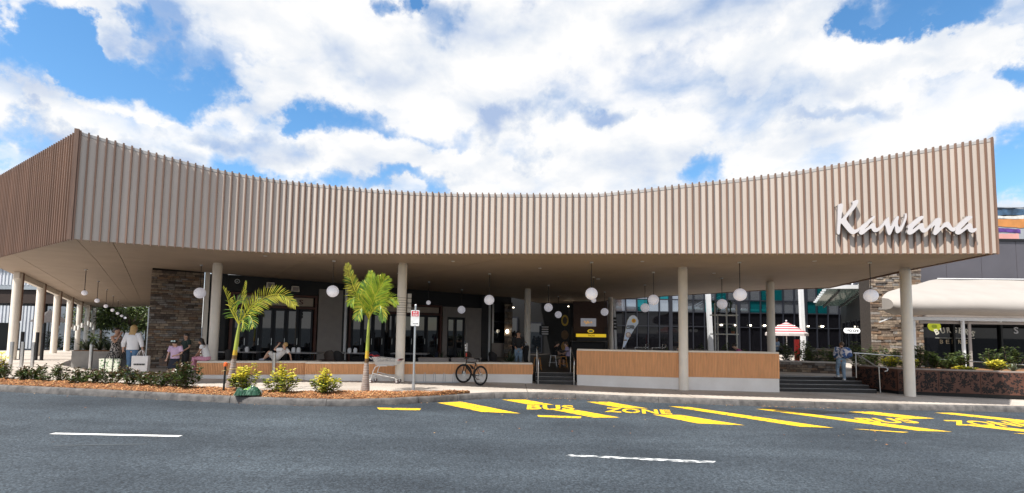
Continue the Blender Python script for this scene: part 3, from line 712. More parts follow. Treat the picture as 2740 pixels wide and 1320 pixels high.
# ------------------------------------------------------------------ terrace floors, low walls, steps
b = MB()
tf = [(-9.6, 17.35), (-1.0, 17.95), (-1.0, 34)] + [tuple((O0 + FU * s + FV * .3)[:2]) for s in (17, 2.3)]
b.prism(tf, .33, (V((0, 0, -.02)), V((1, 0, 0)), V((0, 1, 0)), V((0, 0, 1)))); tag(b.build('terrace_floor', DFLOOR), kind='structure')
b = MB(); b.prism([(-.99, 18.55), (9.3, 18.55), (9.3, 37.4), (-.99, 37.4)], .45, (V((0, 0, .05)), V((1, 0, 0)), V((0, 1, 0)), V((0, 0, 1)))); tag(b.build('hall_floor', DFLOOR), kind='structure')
b = MB(); b.prism([(9.31, 18.6), (30, 18.6), (30, 40), (9.31, 40)], .445, (V((0, 0, .05)), V((1, 0, 0)), V((0, 1, 0)), V((0, 0, 1)))); tag(b.build('courtyard_floor', PAVE), kind='structure')

def low_wall(pts, zt, zc, label, cap=.055, thick=.36, pz=None):
    """pts: front base line; zt: top; zc: joint between white plinth and battens"""
    t = thing('low_wall', (pts[0][0], pts[0][1], 0), label, 'low wall', 'orange batten walls along the footpath'); o = V(pts[0]).to_3d()
    P = [V((p[0], p[1], 0)) - V((o.x, o.y, 0)) for p in pts]; n = len(P)
    B = offset(P, thick)
    pl = MB(); ba = MB(); gr = MB(); ca = MB()
    for i in range(n - 1):
        a, b2 = P[i], P[i + 1]; c, d = B[i + 1], B[i]
        z0 = min(pav(pts[i][0]), pav(pts[i + 1][0])) - .05
        for mb, q, lo, hi in ((pl, (a, b2, c, d), z0, zc), (gr, tuple(x + (y - x) * .06 for x, y in ((a, d), (b2, c))) + (c, d), zc + .001, zt - cap)):
            v = [V((p.x, p.y, lo)) for p in q] + [V((p.x, p.y, hi)) for p in q]
            mb.add(v, [(3, 2, 1, 0), (4, 5, 6, 7), (0, 1, 5, 4), (1, 2, 6, 5), (2, 3, 7, 6), (3, 0, 4, 7)])
        L = (b2 - a).length; k = max(1, int(L / .052)); dd = (b2 - a) / L; nn = V((dd.y, -dd.x, 0))
        for j in range(k):
            m = a + dd * (L * (j + .5) / k) + nn * -.006
            ba.box((m.x, m.y, (zc + zt - cap) / 2 + .001), (L / k * .80, .04, zt - cap - zc - .004), math.atan2(dd.y, dd.x))
        nnA = nn * .022
        q = (a + nnA, b2 + nnA, c - nnA, d - nnA); v = [V((p.x, p.y, zt - cap + .001)) for p in q] + [V((p.x, p.y, zt)) for p in q]
        ca.add(v, [(3, 2, 1, 0), (4, 5, 6, 7), (0, 1, 5, 4), (1, 2, 6, 5), (2, 3, 7, 6), (3, 0, 4, 7)])
    # battens on the ends
    for a, d in ((P[0], B[0]), (P[-1], B[-1])):
        L = (d - a).length; k = int(L / .052); dd = (d - a) / L
        sgn = -1 if a is P[0] else 1
        for j in range(k):
            m = a + dd * (L * (j + .5) / k) + V((P[1] - P[0]).normalized() if sgn < 0 else (P[-1] - P[-2]).normalized()) * (.004 * sgn)
            ba.box((m.x, m.y, (zc + zt - cap) / 2 + .001), (L / k * .8, .03, zt - cap - zc - .004), math.atan2(dd.y, dd.x))
    pl.build('plinth', PLINTH, t); gr.build('backing', TERRA_D, t)
    tag(ba.build('batten_cladding', TERRA, t), kind='stuff'); ca.build('capping', CAPM, t)
    return t
low_wall([(-10.36, 16.15), (-6.6, 16.86)], .895, .445, 'low orange batten seat wall with pale capping where the boy lounges behind the yellow bushes')
low_wall([(-6.98, 16.62), (-4.77, 16.96), (-2.6, 17.38), (-.72, 17.73), (.78, 17.78)], .885, .47, 'long low orange batten wall behind the shopping trolley and the bicycle')
low_wall([(2.38, 17.62), (5.96, 16.99)], 1.42, .50, 'left half of the tall orange batten wall below the coffee flag')
low_wall([(5.98, 16.985), (9.18, 16.76)], 1.44, .535, 'right half of the tall orange batten wall ending at the wide steps')

def stair(name, x0, x1, y0, zs, tread, m, label, skew=0., x1f=None):
    t = thing(name, (x0, y0, 0), label, 'steps')
    zprev = zs[0]
    for i, z in enumerate(zs[1:]):
        b = MB(); yb = tread * i; e = (x1 - x0) + (x1f(i) if x1f else 0)
        b.box((e / 2, yb + tread * .5 + skew * 0, (z + zs[0]) / 2 - .1), (e, tread, z - zs[0] + .2)); b.build('step', m, t)
        MB().box((e / 2, yb + .03, z + .003), (e - .02, .05, .006)).build('nosing', mat('nosing_strip', (.55, .55, .55), .4, .4), t)
    return t
STEP = mat('dark_stone_step', (.022, .020, .021), .5, 0, .2, 8)
stair('entry_steps', .90, 2.34, 17.66, [.14, .26, .38, .50], .30, STEP, 'short dark entry steps between the two orange walls')
stair('wide_steps', 9.22, 12.72, 17.05, [.07, .18, .285, .39, .497], .39, STEP, 'wide black steps with pale nosings right of the tall orange wall', x1f=lambda i: .03 * i)
TACT = mat('tactile_steel', (.45, .44, .43), .4, .5)
def tactile(x0, x1, y, z, rows, label, sk=0.):
    b = MB(); n = int((x1 - x0) / .06)
    for r in range(rows):
        for i in range(n): b.lathe([(.0, .008), (.012, .007), (.017, 0)], (x0 + .06 * i, y + .06 * r + sk * i * .06, z), 6)
    return tag(tag(b.build('tactile_studs', TACT), label, 'tactile paving'), kind='stuff')
tactile(9.4, 12.1, 16.5, .088, 5, 'band of steel warning studs below the wide black steps')
tactile(9.5, 11.3, 18.75, .50, 6, 'band of steel warning studs at the top of the wide steps')
def rail(pts, posts, label, r=.021):
    t = thing('handrail', (pts[0][0], pts[0][1], 0), label, 'handrail'); o = V((pts[0][0], pts[0][1], 0))
    MB().tube([V(p) - o for p in pts], r, 10).build('top_rail', STEEL, t, True)
    for p in posts: MB().cyl(V(p[0]) - o, V(p[1]) - o, r * .95, 10).build('post', STEEL, t, True)
    return t
for x, l in ((.98, 'left stainless handrail of the short entry steps'), (2.26, 'right stainless handrail of the short entry steps')):
    rail([(x, 17.5, .86), (x, 17.52, 1.02), (x, 17.6, 1.08), (x, 18.5, 1.44), (x, 18.75, 1.44), (x, 18.82, 1.36)], [((x, 17.56, .14), (x, 17.56, 1.06)), ((x, 18.6, .5), (x, 18.6, 1.44))], l)

# ------------------------------------------------------------------ stone pieces
def stones(parent, w, h, frame, course=.11, mean=.34, seed=1, limit=300, depth=.05):
    """ledge stones on a face w x h; frame: origin, along, up, out in the parent's coordinates"""
    r = random.Random(seed); o, X, Y, Z = [V(q) for q in frame]; z = 0.; k = 0; rest = MB(); sh = {}
    lst = []
    while z < h - .02:
        ch = min(course * r.uniform(.7, 1.3), h - z); x = -r.uniform(0, mean * .5)
        while x < w:
            L = mean * r.uniform(.5, 1.6); a = max(0, x); e = min(w, x + L)
            if e - a > .03: lst.append((a, e, z, ch))
            x += L
        z += ch
    for a, e, z, ch in lst:
        d = depth * r.uniform(.45, 1.3); b = MB(); g = .005
        p = [(a + g, z + g), (e - g, z + g * r.uniform(.5, 2)), (e - g * r.uniform(.5, 2), z + ch - g), (a + g, z + ch - g * r.uniform(.5, 2))]
        ins = [(a + g + .01, z + g + .008), (e - g - .01, z + g + .008), (e - g - .012, z + ch - g - .008), (a + g + .008, z + ch - g - .008)]
        v = [o + X * q[0] + Y * q[1] for q in p] + [o + X * q[0] + Y * q[1] + Z * (d * .8) for q in p] + [o + X * q[0] + Y * q[1] + Z * (d * r.uniform(.95, 1.2)) for q in ins]
        b.add(v, [(0, 1, 5, 4), (1, 2, 6, 5), (2, 3, 7, 6), (3, 0, 4, 7), (4, 5, 9, 8), (5, 6, 10, 9), (6, 7, 11, 10), (7, 4, 8, 11), (8, 9, 10, 11)])
        m = r.choices(STONES, (5, 4, 4, 3, 2, 2))[0]
        if k < limit: b.build('stone', m, parent)
        else:
            rest.cur = STONES.index(m); rest.add(b.v, b.f)
        k += 1
    if rest.v: tag(rest.build('small_stones', STONES, parent), kind='stuff')
RZ = math.atan2(FU.y, FU.x)
sw = thing('stone_wall', O0, 'tall dark ledgestone wall in shade behind the girls on the left', 'stone wall', rz=RZ)
MB().box((.89, .35, 2.3), (1.74, .64, 4.1)).build('core', MORTAR, sw)
stones(sw, 1.76, 4.0, ((.01, .03, .25), (1, 0, 0), (0, 0, 1), (0, -1, 0)), .084, .30, 3, 300)

# ------------------------------------------------------------------ restaurant along the terrace
rs = thing('restaurant', O0, 'shaded restaurant front with cream name boards and dark folding glass doors', 'restaurant', rz=RZ)
def rb(name, m, s0, s1, z0, z1, y0, y1, parent=rs): return MB().box(((s0 + s1) / 2, (y0 + y1) / 2, (z0 + z1) / 2), (s1 - s0, y1 - y0, z1 - z0)).build(name, m, parent)
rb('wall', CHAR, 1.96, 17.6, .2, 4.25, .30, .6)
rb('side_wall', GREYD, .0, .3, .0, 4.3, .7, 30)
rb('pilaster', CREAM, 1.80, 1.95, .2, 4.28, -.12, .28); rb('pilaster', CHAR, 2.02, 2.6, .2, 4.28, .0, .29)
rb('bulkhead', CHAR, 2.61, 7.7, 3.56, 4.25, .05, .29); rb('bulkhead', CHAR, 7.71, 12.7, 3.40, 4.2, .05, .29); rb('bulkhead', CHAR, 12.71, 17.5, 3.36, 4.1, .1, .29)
def bay(s0, s1, zb, zt, body, ts0, ts1):
    rb('sign_frame', REDT, s0, s1, zt + .03, zt + .12, -.06, .2); rb('sign_frame', REDT, s0, s1, zb - .13, zb - .03, -.06, .2)
    rb('sign_frame', REDT, s0 - .1, s0, .3, zt + .12, -.07, .2); rb('sign_frame', REDT, s1, s1 + .1, .3, zt + .12, -.07, .2)
    sb = rb('sign_board', SIGNB, s0 + .12, s1 - .08, zb, zt, -.03, .1)
    if body:
        for i, ch in enumerate(body):
            x = ts0 + (ts1 - ts0) * i / (len(body) - 1)
            fit_text(ch, (x - .09, -.036, zb + .08), (.18 if ch != 'I' else .05, 0, 0), (0, 0, zt - zb - .16), .006, MAROON, 'letter', sb, .015)
bay(2.85, 6.15, 3.02, 3.40, 'STAVROS', 3.55, 5.55)
bay(7.85, 12.65, 2.93, 3.22, '', 0, 0)
def folding(s0, s1, z0, z1, n, handles=True, lit=()):
    w = (s1 - s0) / n
    for i in range(n):
        a = s0 + i * w; d = rb('door', NAVY, a + .008, a + w - .008, z0, z1, .06, .12)
        g = rb('glass', GLASS, a + .10, a + w - .10, z0 + .25, z1 - .10, .05, .058, d)
        if handles: MB().beam((a + w - .05, .03, z0 + .95), (a + w - .05, .03, z0 + 1.25), .02, .02).build('handle', STEEL, d)
folding(2.86, 5.5, .31, 2.88, 5); folding(5.52, 6.12, .31, 2.88, 1, False)
folding(7.9, 11.1, .31, 2.8, 6); folding(11.12, 12.6, .31, 2.8, 2)
rb('wall_panel', GREYW, 6.32, 7.42, .2, 3.86, -.06, .2); rb('wall_panel', GREYD, 7.43, 7.72, .2, 3.86, -.02, .2)
MB().cyl((7.56, -.12, .3), (7.56, -.12, 4.0), .07, 12).build('downpipe', WHITEM, rs, True)
rb('grey_wall', GREYW, 12.82, 13.1, .2, 3.3, -.05, .28); rb('grey_wall', GREYW, 14.26, 15.3, .2, 3.3, -.05, .28); rb('grey_wall', GREYW, 13.11, 14.25, 2.74, 3.3, -.05, .28)
w = rb('side_door', NAVY, 13.11, 14.25, .31, 2.73, .05, .12)
for a, c in ((13.22, 13.62), (13.74, 14.1)): rb('glass', GLASS, a, c, .5, 2.6, .04, .048, w)
rb('pilaster', GREYD, 15.32, 16.0, .2, 4.2, -.1, .28); MB().cyl((15.75, -.2, .3), (15.75, -.2, 4.0), .06, 12).build('downpipe', WHITEM, rs, True)
rb('shopfront_sill', GREYW, 16.02, 17.5, .3, 1.30, -.05, .28); w = rb('window_frame', BRIGHT, 16.02, 16.12, 1.3, 3.6, -.1, .2)
w = rb('window', NAVY, 16.14, 17.5, 1.31, 3.55, .05, .12)
for z0, z1 in ((1.4, 2.5), (2.62, 3.1)): rb('glass', GLASS, 16.2, 17.4, z0, z1, .04, .048, w)
# fittings on the bulkhead
for s, z, l in ((4.22, 3.88, 'white box speaker left of the pair above the cream name board'), (5.25, 3.78, 'white box speaker right of the pair above the cream name board')):
    p = O0 + FU * s - FV * .02
    t = thing('wall_speaker', (p.x, p.y, z), l, 'speaker', 'white speakers on the bulkhead', RZ)
    b = MB(); b.prism([(-.17, -.11), (.17, -.11), (.14, .13), (-.14, .13)], .2, (V((0, -.02, 0)), V((1, 0, 0)), V((0, 0, 1)), V((0, -1, 0)))); b.build('case', CAPM, t)
    MB().box((0, -.224, 0), (.24, .006, .17)).build('grille', GREYW, t); MB().box((0, .03, 0), (.06, .1, .06)).build('bracket', GALV, t)
p = O0 + FU * 2.95 - FV * .02
t = thing('ring_lamp', (p.x, p.y, 3.98), 'small ring shaped wall fitting above the folding doors beside the column', 'wall lamp', rz=RZ)
b = MB(); n = 20; b.tube([(.085 * math.cos(2 * PI * i / n), -.03, .085 * math.sin(2 * PI * i / n)) for i in range(n + 1)], .016, 6, False); b.build('ring', WHITEM, t, True); MB().box((0, -.0, 0), (.05, .06, .05)).build('mount', GALV, t)
# ------------------------------------------------------------------ hall behind the canopy
hall = thing('food_hall', (0, 33.2, 0), 'dark food hall interior closing the view behind the entry steps', 'building')
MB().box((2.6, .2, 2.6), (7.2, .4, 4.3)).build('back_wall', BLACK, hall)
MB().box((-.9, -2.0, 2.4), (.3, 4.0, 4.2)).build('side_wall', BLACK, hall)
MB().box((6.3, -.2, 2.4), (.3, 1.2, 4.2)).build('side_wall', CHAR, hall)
for x, z, w_, h_ in ((-.2, 1.9, 1.3, 2.2), (1.5, 1.6, 1.2, 2.1)):
    f = MB().box((x, -.05, z), (w_, .08, h_)).build('shopfront', NAVY, hall); MB().box((x, -.1, z), (w_ - .2, .01, h_ - .2)).build('glass', GLASS, f)
for x, y, z in ((.1, -1, 3.55), (1.0, -2.2, 3.6), (2.3, -1.5, 3.5), (3.6, -2.5, 3.6), (5.1, -1.2, 3.5)):
    MB().cyl((x, y, z), (x, y, z + .05), .06, 10).build('downlight', LEDM, hall)
sp = thing('stone_pillar', (-.35, 28.6, 0), 'narrow pale stone pillar in the dark beside the hall window', 'stone pillar')
MB().box((.16, .2, 2.0), (.46, .36, 3.4)).build('core', MORTAR, sp); stones(sp, .48, 3.2, ((-.08, .0, .4), (1, 0, 0), (0, 0, 1), (0, -1, 0)), .16, .22, 9, 60)
b = MB(); b.ell((.1, -.12, 2.0), (.09, .09, .11)); b.build('wall_lantern', LEDM, sp, True)
# menu board
t = thing('menu_board', (2.2, 32.0, 2.1), 'small white striped menu board hung in the dark hall', 'menu board')
MB().box((0, 0, 0), (.5, .05, .62)).build('board', BLACK, t)
for k in range(4): MB().box((0, -.03, -.24 + .15 * k), (.44, .012, .085 - .02 * (k == 3))).build('strip', BRIGHT, t)
MB().cyl((0, 0, .31), (0, 0, 1.5), .012, 6).build('hanger', BLACK, t)
# food kiosk
KY = mat('kiosk_yellow', (.83, .60, .03), .5, 0, .05, 6, emit=(1, .66, .03, .35))
k = thing('food_kiosk', (4.25, 26.0, .5), 'dark food kiosk with a yellow TACOS fascia strip and an oval sign', 'food kiosk')
MB().box((0, .9, .5), (1.9, .06, .98)).build('counter', CHAR, k); MB().box((0, .8, 1.02), (1.95, .5, .05)).build('counter_top', mat('kiosk_top', (.10, .09, .09), .4), k)
MB().box((0, 1.6, 1.6), (2.0, .1, 3.1)).build('back_wall', BLACK, k)
MB().box((0.1, 1.1, 2.35), (1.85, .5, 1.75)).build('bulkhead', mat('kiosk_brown', (.075, .035, .025), .6), k)
for x in (-.92, .92): MB().box((x, .75, .9), (.07, .07, 1.8)).build('post', BLACK, k)
y = MB().box((0, .02, 1.345), (1.6, .05, .17)).build('yellow_strip', KY, k); fit_text('TACOS', (-.17, -.012, 1.30), (.36, 0, 0), (0, 0, .09), .004, BLACK, 'lettering', y)
MB().box((0, .06, 1.16), (1.5, .04, .2)).build('shelf_edge', BLACK, k)
b = MB(); b.prism([(.17 * math.cos(2 * PI * i / 24), .10 * math.sin(2 * PI * i / 24)) for i in range(24)], .05, (V((-.02, .03, 1.58)), V((1, 0, 0)), V((0, 0, 1)), V((0, -1, 0)))); o = b.build('oval_sign', KY, k)
b = MB(); b.prism([(.13 * math.cos(2 * PI * i / 24), .065 * math.sin(2 * PI * i / 24)) for i in range(24)], .01, (V((-.02, -.022, 1.58)), V((1, 0, 0)), V((0, 0, 1)), V((0, -1, 0)))); b.build('oval_face', mat('pale_green', (.55, .62, .3), .5), o)
pc = MB().box((-.02, .80, 2.06), (.84, .05, .44)).build('picture_panel', mat('panel_grey', (.30, .30, .33), .5, emit=(.8, .8, .9, .12)), k)
b = MB()
for i in range(9): b.ell((-.02 + rnd.gauss(0, .13), .765, 2.02 + rnd.gauss(0, .06)), (.06, .012, .05), 8, 5)
b.build('food_picture', mat('food_print', (.72, .36, .10), .6, 0, .2, 30, col2=(.7, .6, .5), emit=(1, .55, .2, .2)), pc)
for x in (-.25, .12):
    b = MB(); b.lathe([(.0, 1.05), (.09, 1.05), (.09, 1.25), (.05, 1.33), (0, 1.34)], (x, .7, 0)); b.build('urn', STEEL, k, True)
# yellow totem
t = thing('sign_totem', (2.95, 27.0, .5), 'tall thin yellow oval totem sign standing in the dark hall', 'sign')
for z, m in ((2.15, mat('totem_yellow', (.55, .36, .03), .5)), (1.35, mat('totem_brown', (.16, .09, .04), .6)), (.72, mat('totem_ochre', (.40, .22, .06), .6))):
    b = MB(); b.prism([(.20 * math.cos(2 * PI * i / 22), (.31 if z > 2 else .26) * math.sin(2 * PI * i / 22)) for i in range(22)], .06, (V((0, 0, z)), V((1, 0, 0)), V((0, 0, 1)), V((0, -1, 0)))); o = b.build('disc', m, t)
    if z > 2:
        b = MB(); b.prism([(.12 * math.cos(2 * PI * i / 22), .2 * math.sin(2 * PI * i / 22)) for i in range(22)], .01, (V((0, -.061, z)), V((1, 0, 0)), V((0, 0, 1)), V((0, -1, 0)))); b.build('disc_face', mat('totem_dark', (.06, .04, .02), .5), o)
MB().cyl((0, .03, 0), (0, .03, 2.2), .03, 8).build('pole', BLACK, t)
# white leaning poles
t = thing('sign_poles', (6.1, 29.0, .5), 'pair of crooked white poles with four black bracket plates', 'pole')
MB().beam((.14, 0, 0), (-.02, 0, 4.1), .12, .12).build('pole', WHITEM, t); MB().beam((-.06, -.1, 0), (-.22, -.1, 4.1), .10, .10).build('pole', WHITEM, t)
for kk in range(4): MB().box((-.02 - .012 * kk, -.18, 1.75 + .20 * kk), (.34, .05, .13)).build('bracket_plate', BLACK, t)
for (x0, y0, x1, z1, l) in ((11.08, 27, 10.86, 5.2, 'white square post leaning slightly beside the white plant shelf'), (17.98, 30, 17.85, 6.2, 'white post behind the striped parasol')):
    t = thing('white_post', (x0, y0, .5), l, 'post'); MB().beam((0, 0, 0), (x1 - x0, 0, z1), .22, .22).build('shaft', WHITEM, t); MB().box((0, 0, .02), (.36, .36, .04)).build('base_plate', WHITEM, t)

# ------------------------------------------------------------------ glass building across the courtyard
gb = thing('glass_building', (7.0, 37.0, .5), 'dark glass fronted building with teal and grey upper panes across the courtyard', 'building')
NXP = 27; PW = .86
ZL = [0, 2.05, 3.15, 4.1, 5.4, 6.7]
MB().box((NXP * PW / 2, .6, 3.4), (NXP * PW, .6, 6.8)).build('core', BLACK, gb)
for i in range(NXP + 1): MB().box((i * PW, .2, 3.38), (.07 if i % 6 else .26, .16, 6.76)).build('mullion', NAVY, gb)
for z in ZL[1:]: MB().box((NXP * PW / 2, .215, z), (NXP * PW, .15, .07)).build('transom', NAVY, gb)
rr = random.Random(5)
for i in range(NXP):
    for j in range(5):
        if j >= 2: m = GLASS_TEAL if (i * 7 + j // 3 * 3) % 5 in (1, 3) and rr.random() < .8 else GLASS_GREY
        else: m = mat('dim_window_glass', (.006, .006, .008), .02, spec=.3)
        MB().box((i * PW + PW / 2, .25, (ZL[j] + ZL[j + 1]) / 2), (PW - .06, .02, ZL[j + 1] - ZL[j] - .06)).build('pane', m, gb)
MB().box((NXP * PW / 2, .35, 6.95), (NXP * PW + .6, 1.2, .35)).build('roof_edge', CHAR, gb)
for i in range(8): MB().cyl((9.0 + i * 1.1, -.02, 2.2), (9.0 + i * 1.1, .24, 2.2), .05, 8).build('downlight', LEDM, gb)

# laneway shops between the pier and the glass building
LN = V((.477, .879, 0)); LP = V((17.85, 24.3, .5))
ls = thing('laneway_shops', LP, 'dark shopfronts running back behind the stone pier', 'shop', rz=math.atan2(LN.y, LN.x))
MB().box((6.6, -.3, 2.3), (13.0, .3, 4.6)).build('wall', CHAR, ls)
for i in range(5):
    f = MB().box((1.4 + 2.4 * i, -.12, 1.3), (1.9, .06, 2.4)).build('shopfront', NAVY, ls); MB().box((1.4 + 2.4 * i, -.085, 1.3), (1.7, .01, 2.2)).build('glass', GLASS, f)
MB().box((.6, -.14, 1.7), (.5, .1, 3.2)).build('pilaster', GREYD, ls)
lb = MB().box((1.05, .0, 2.55), (.8, .06, .2)).build('name_board', BLACK, ls)
for i in range(6): MB().box((.78 + .11 * i, .035, 2.55), (.07, .006, .11)).build('letter', BRIGHT, lb)
MB().box((.9, -.02, 3.9), (.5, .5, 1.0)).build('dark_soffit_box', BLACK, ls)
# pill shaped sign
t = thing('pill_sign', (18.15, 26.0, 2.30), 'white pill shaped sign reading YO-CHI', 'sign')
b = MB(); pp = [(.27 + .14 * math.cos(a), .14 * math.sin(a)) for a in [(-PI / 2 + PI * i / 10) for i in range(11)]] + [(-.27 + .14 * math.cos(a), .14 * math.sin(a)) for a in [(PI / 2 + PI * i / 10) for i in range(11)]]
b.prism(pp, .1, (V((0, 0, 0)), V((1, 0, 0)), V((0, 0, 1)), V((0, -1, 0)))); o = b.build('panel', mat('lit_sign_face', (.8, .8, .8), .4, emit=(1, 1, 1, .5)), t); fit_text('YO-CHI', (-.31, -.103, -.065), (.62, 0, 0), (0, 0, .13), .003, NAVY, 'lettering', o, .03)
MB().beam((.4, -.05, 0), (.95, .2, 0), .04, .04).build('bracket', BLACK, t)
# glazed louvre canopy over the laneway
pg = thing('glass_awning', (0, 0, 0), 'sloping louvred glass canopy with white fins beside the stone pier', 'glass canopy')
A_, B_, C_, D_ = V((16.9, 26, 4.55)), V((19.3, 25.6, 4.55)), V((23.0, 33, 4.15)), V((20.6, 33, 4.15))
MB().beam(A_ + V((0, 0, .08)), B_ + V((0, 0, .08)), .16, .2).build('front_beam', WHITEM, pg)
GG = mat('green_glass', (.16, .24, .23), .1, 0, .1, 2, spec=.8, alpha=.75)
for i in range(8):
    t0, t1 = i / 8, (i + .93) / 8; a, d = A_.lerp(D_, t0), B_.lerp(C_, t0); c, e = B_.lerp(C_, t1), A_.lerp(D_, t1); dz = V((0, 0, -.13)); th = V((0, 0, .02))
    MB().add([a, d, c + dz, e + dz, a + th, d + th, c + dz + th, e + dz + th], [(3, 2, 1, 0), (4, 5, 6, 7), (0, 1, 5, 4), (1, 2, 6, 5), (2, 3, 7, 6), (3, 0, 4, 7)]).build('glass_louvre', GG, pg)
    MB().beam(a + V((-.12, 0, .03)), a + V((.25, 0, .03)), .1, .10).build('louvre_end', WHITEM, pg)
for t_ in (.25, .7): MB().beam(A_.lerp(B_, t_) - V((0, 0, .12)), D_.lerp(C_, t_) - V((0, 0, .22)), .07, .1).build('bearer', CHAR, pg)
for i in range(4): MB().beam((18.2 + .35 * i, 25.9, 4.75), (19.5 + .4 * i, 27.2, 5.7), .06, .06).build('strut', WHITEM, pg)
MB().box((19.5, 27.2, 5.1), (.08, .08, 1.3)).build('post', CHAR, pg)

# parasol
STR = [mat('parasol_red', (.40, .035, .05), .7, 0, .05, 4), mat('parasol_white', (.56, .50, .49), .7, 0, .04, 4)]
ps = thing('parasol', (15.25, 27.0, .5), 'red and white striped parasol open behind the wide steps', 'parasol')
b = MB(); R = 1.06; n = 8; nr = 10; H0, H1 = 1.62, 2.24
rg = []
for i in range(nr + 1):
    t_ = i / nr; r = R * t_; z = H1 + (H0 - H1) * t_ ** 1.15; rg.append([V((r * math.cos(2 * PI * j / n + .39), r * math.sin(2 * PI * j / n + .39), z)) for j in range(n)])
for i in range(nr):
    b.cur = i % 2
    for j in range(n): b.add([rg[i][j], rg[i][(j + 1) % n], rg[i + 1][(j + 1) % n], rg[i + 1][j]], [(0, 3, 2, 1)])
b.cur = 1
for j in range(n):
    a, c = rg[nr][j], rg[nr][(j + 1) % n]; b.add([a, c, c - V((0, 0, .14)), a - V((0, 0, .14))], [(0, 3, 2, 1)])
b.build('canopy', STR, ps); MB().cyl((0, 0, 0), (0, 0, 2.3), .025, 10).build('pole', WHITEM, ps); MB().ell((0, 0, 2.3), .05, 8, 6).build('finial', WHITEM, ps)
b = MB()
for j in range(n): b.beam((0, 0, 2.0), rg[nr][j] - V((0, 0, .03)), .015, .02)
b.build('ribs', BLACK, ps); MB().cyl((0, 0, 0), (0, 0, .07), .35, 16).build('base', CHAR, ps)
t = thing('red_pillar_sign', (14.05, 24.0, .5), 'plain bright red pillar sign right of the parasol pole', 'sign'); RED = mat('signal_red', (.80, .025, .015), .45, 0, .04, 4)
MB().box((0, 0, .66), (.20, .12, 1.30)).build('panel', RED, t); MB().box((0, 0, .02), (.34, .24, .04)).build('foot', CHAR, t)

# white plant shelf
WSH = mat('painted_white_steel', (.66, .65, .60), .5, 0, .06, 5)
t = thing('plant_shelf', (10.05, 23.0, .5), 'tall open white steel shelf holding potted cacti', 'plant shelf')
for x in (-.52, .03, .50): MB().box((x, -.2, 1.45 + .08 * (x < 0)), (.05, .05, 2.9)).build('post', WSH, t)
for x in (-.2, .22): MB().box((x, .25, 1.2), (.04, .04, 2.4)).build('post', WSH, t)
for z in (.4, 1.52, 2.42): MB().box((0, 0, z), (1.12, .55, .05)).build('shelf', WSH, t)
MB().box((0, -.2, 2.0), (1.06, .025, .025)).build('cross_bar', WSH, t)
CAC = mat('cactus_green', (.05, .085, .055), .7, 0, .15, 20)
POT = mat('dark_pot', (.03, .03, .035), .6); POTT = mat('terracotta_pot', (.30, .13, .075), .8)
def cactus(loc, h, label, pm=POT):
    t = thing('potted_cactus', loc, label, 'potted cactus', 'potted cacti on the white shelf'); b = MB(); b.lathe([(0, 0), (.07, 0), (.09, .13), (.075, .13), (.0, .11)], n=10); b.build('pot', pm, t, True)
    b = MB(); b.tube([(0, 0, .1), (0.01, 0, h)], [.035, .03], 8); b.ell((.01, 0, h), (.03, .03, .03), 8, 5)
    for s in (-1, 1): b.tube([(0, 0, h * .45), (.07 * s, 0, h * .5), (.085 * s, 0, h * .8)], [.02, .022, .018], 6)
    b.ell((.05, -.02, h * .8), (.05, .012, .06), 8, 6); b.ell((-.06, .01, h * .95), (.05, .012, .06), 8, 6); b.build('stem', CAC, t, True)
cactus((9.55, 22.9, 2.945), .62, 'dark cactus at the left end of the top shelf'); cactus((10.33, 22.95, 2.945), .66, 'dark cactus at the right end of the top shelf')
cactus((9.82, 23.05, 2.945), .4, 'short dark cactus near the left end of the top shelf'); cactus((10.1, 22.9, 2.045), .5, 'cactus in a black pot at the centre of the middle shelf'); cactus((10.42, 22.9, 2.045), .3, 'cactus in a terracotta pot on the middle shelf', POTT)

# low stone wall beside the top of the steps
t = thing('low_stone_wall', (11.2, 20.6, .5), 'low rusty stone retaining wall at the top of the wide steps', 'stone wall', rz=math.atan2(-1.0, 2.2))
MB().box((1.2, .2, .2), (2.4, .3, .42)).build('core', MORTAR, t); stones(t, 2.4, .40, ((0, .05, 0), (1, 0, 0), (0, 0, 1), (0, -1, 0)), .1, .24, 12, 120)
MB().box((1.2, .18, .43), (2.46, .42, .05)).build('capping', mat('stone_capping', (.48, .44, .40), .7), t)
t = thing('stone_planter_pier', (14.3, 23.2, .5), 'short ledgestone pier behind the steps, left of the hedge', 'stone pier')
MB().box((.6, .3, .45), (1.2, .5, .9)).build('core', MORTAR, t); stones(t, 1.2, .9, ((0, .04, 0), (1, 0, 0), (0, 0, 1), (0, -1, 0)), .12, .3, 14, 80)

# ------------------------------------------------------------------ right: stone pier, burger restaurant, awning, planter
pr = thing('stone_pier', (17.75, 24.0, .45), 'tall tan ledgestone pier in sunlight behind the right column', 'stone pier')
MB().box((1.28, .4, 2.9), (2.54, .72, 5.8)).build('core', MORTAR, pr); stones(pr, 2.56, 5.8, ((0, .03, 0), (1, 0, 0), (0, 0, 1), (0, -1, 0)), .115, .38, 21, 300, .06)
br = thing('burger_restaurant', (20.4, 24.4, .45), 'burger restaurant with dark grey cladding over dark windows', 'restaurant')
CLAD = mat('dark_grey_cladding', (.105, .10, .118), .5, 0, .05, 1)
MB().box((7, 1.2, 3.3), (14, 1.6, 6.6)).build('core', BLACK, br)
for i in range(8): MB().box((.9 + 1.81 * i, .34, 5.15), (1.785, .10, 2.78)).build('cladding_panel', CLAD, br)
MB().box((7, .34, 6.60), (14.2, .22, .12)).build('capping', CHAR, br)
MB().box((7, .30, 2.72), (14, .2, .25)).build('window_head', GREYW, br)
for x in (.05, 2.0, 4.4, 6.9, 9.4, 12.0): MB().box((x, .28, 1.45), (.09, .14, 2.3)).build('mullion', BLACK, br)
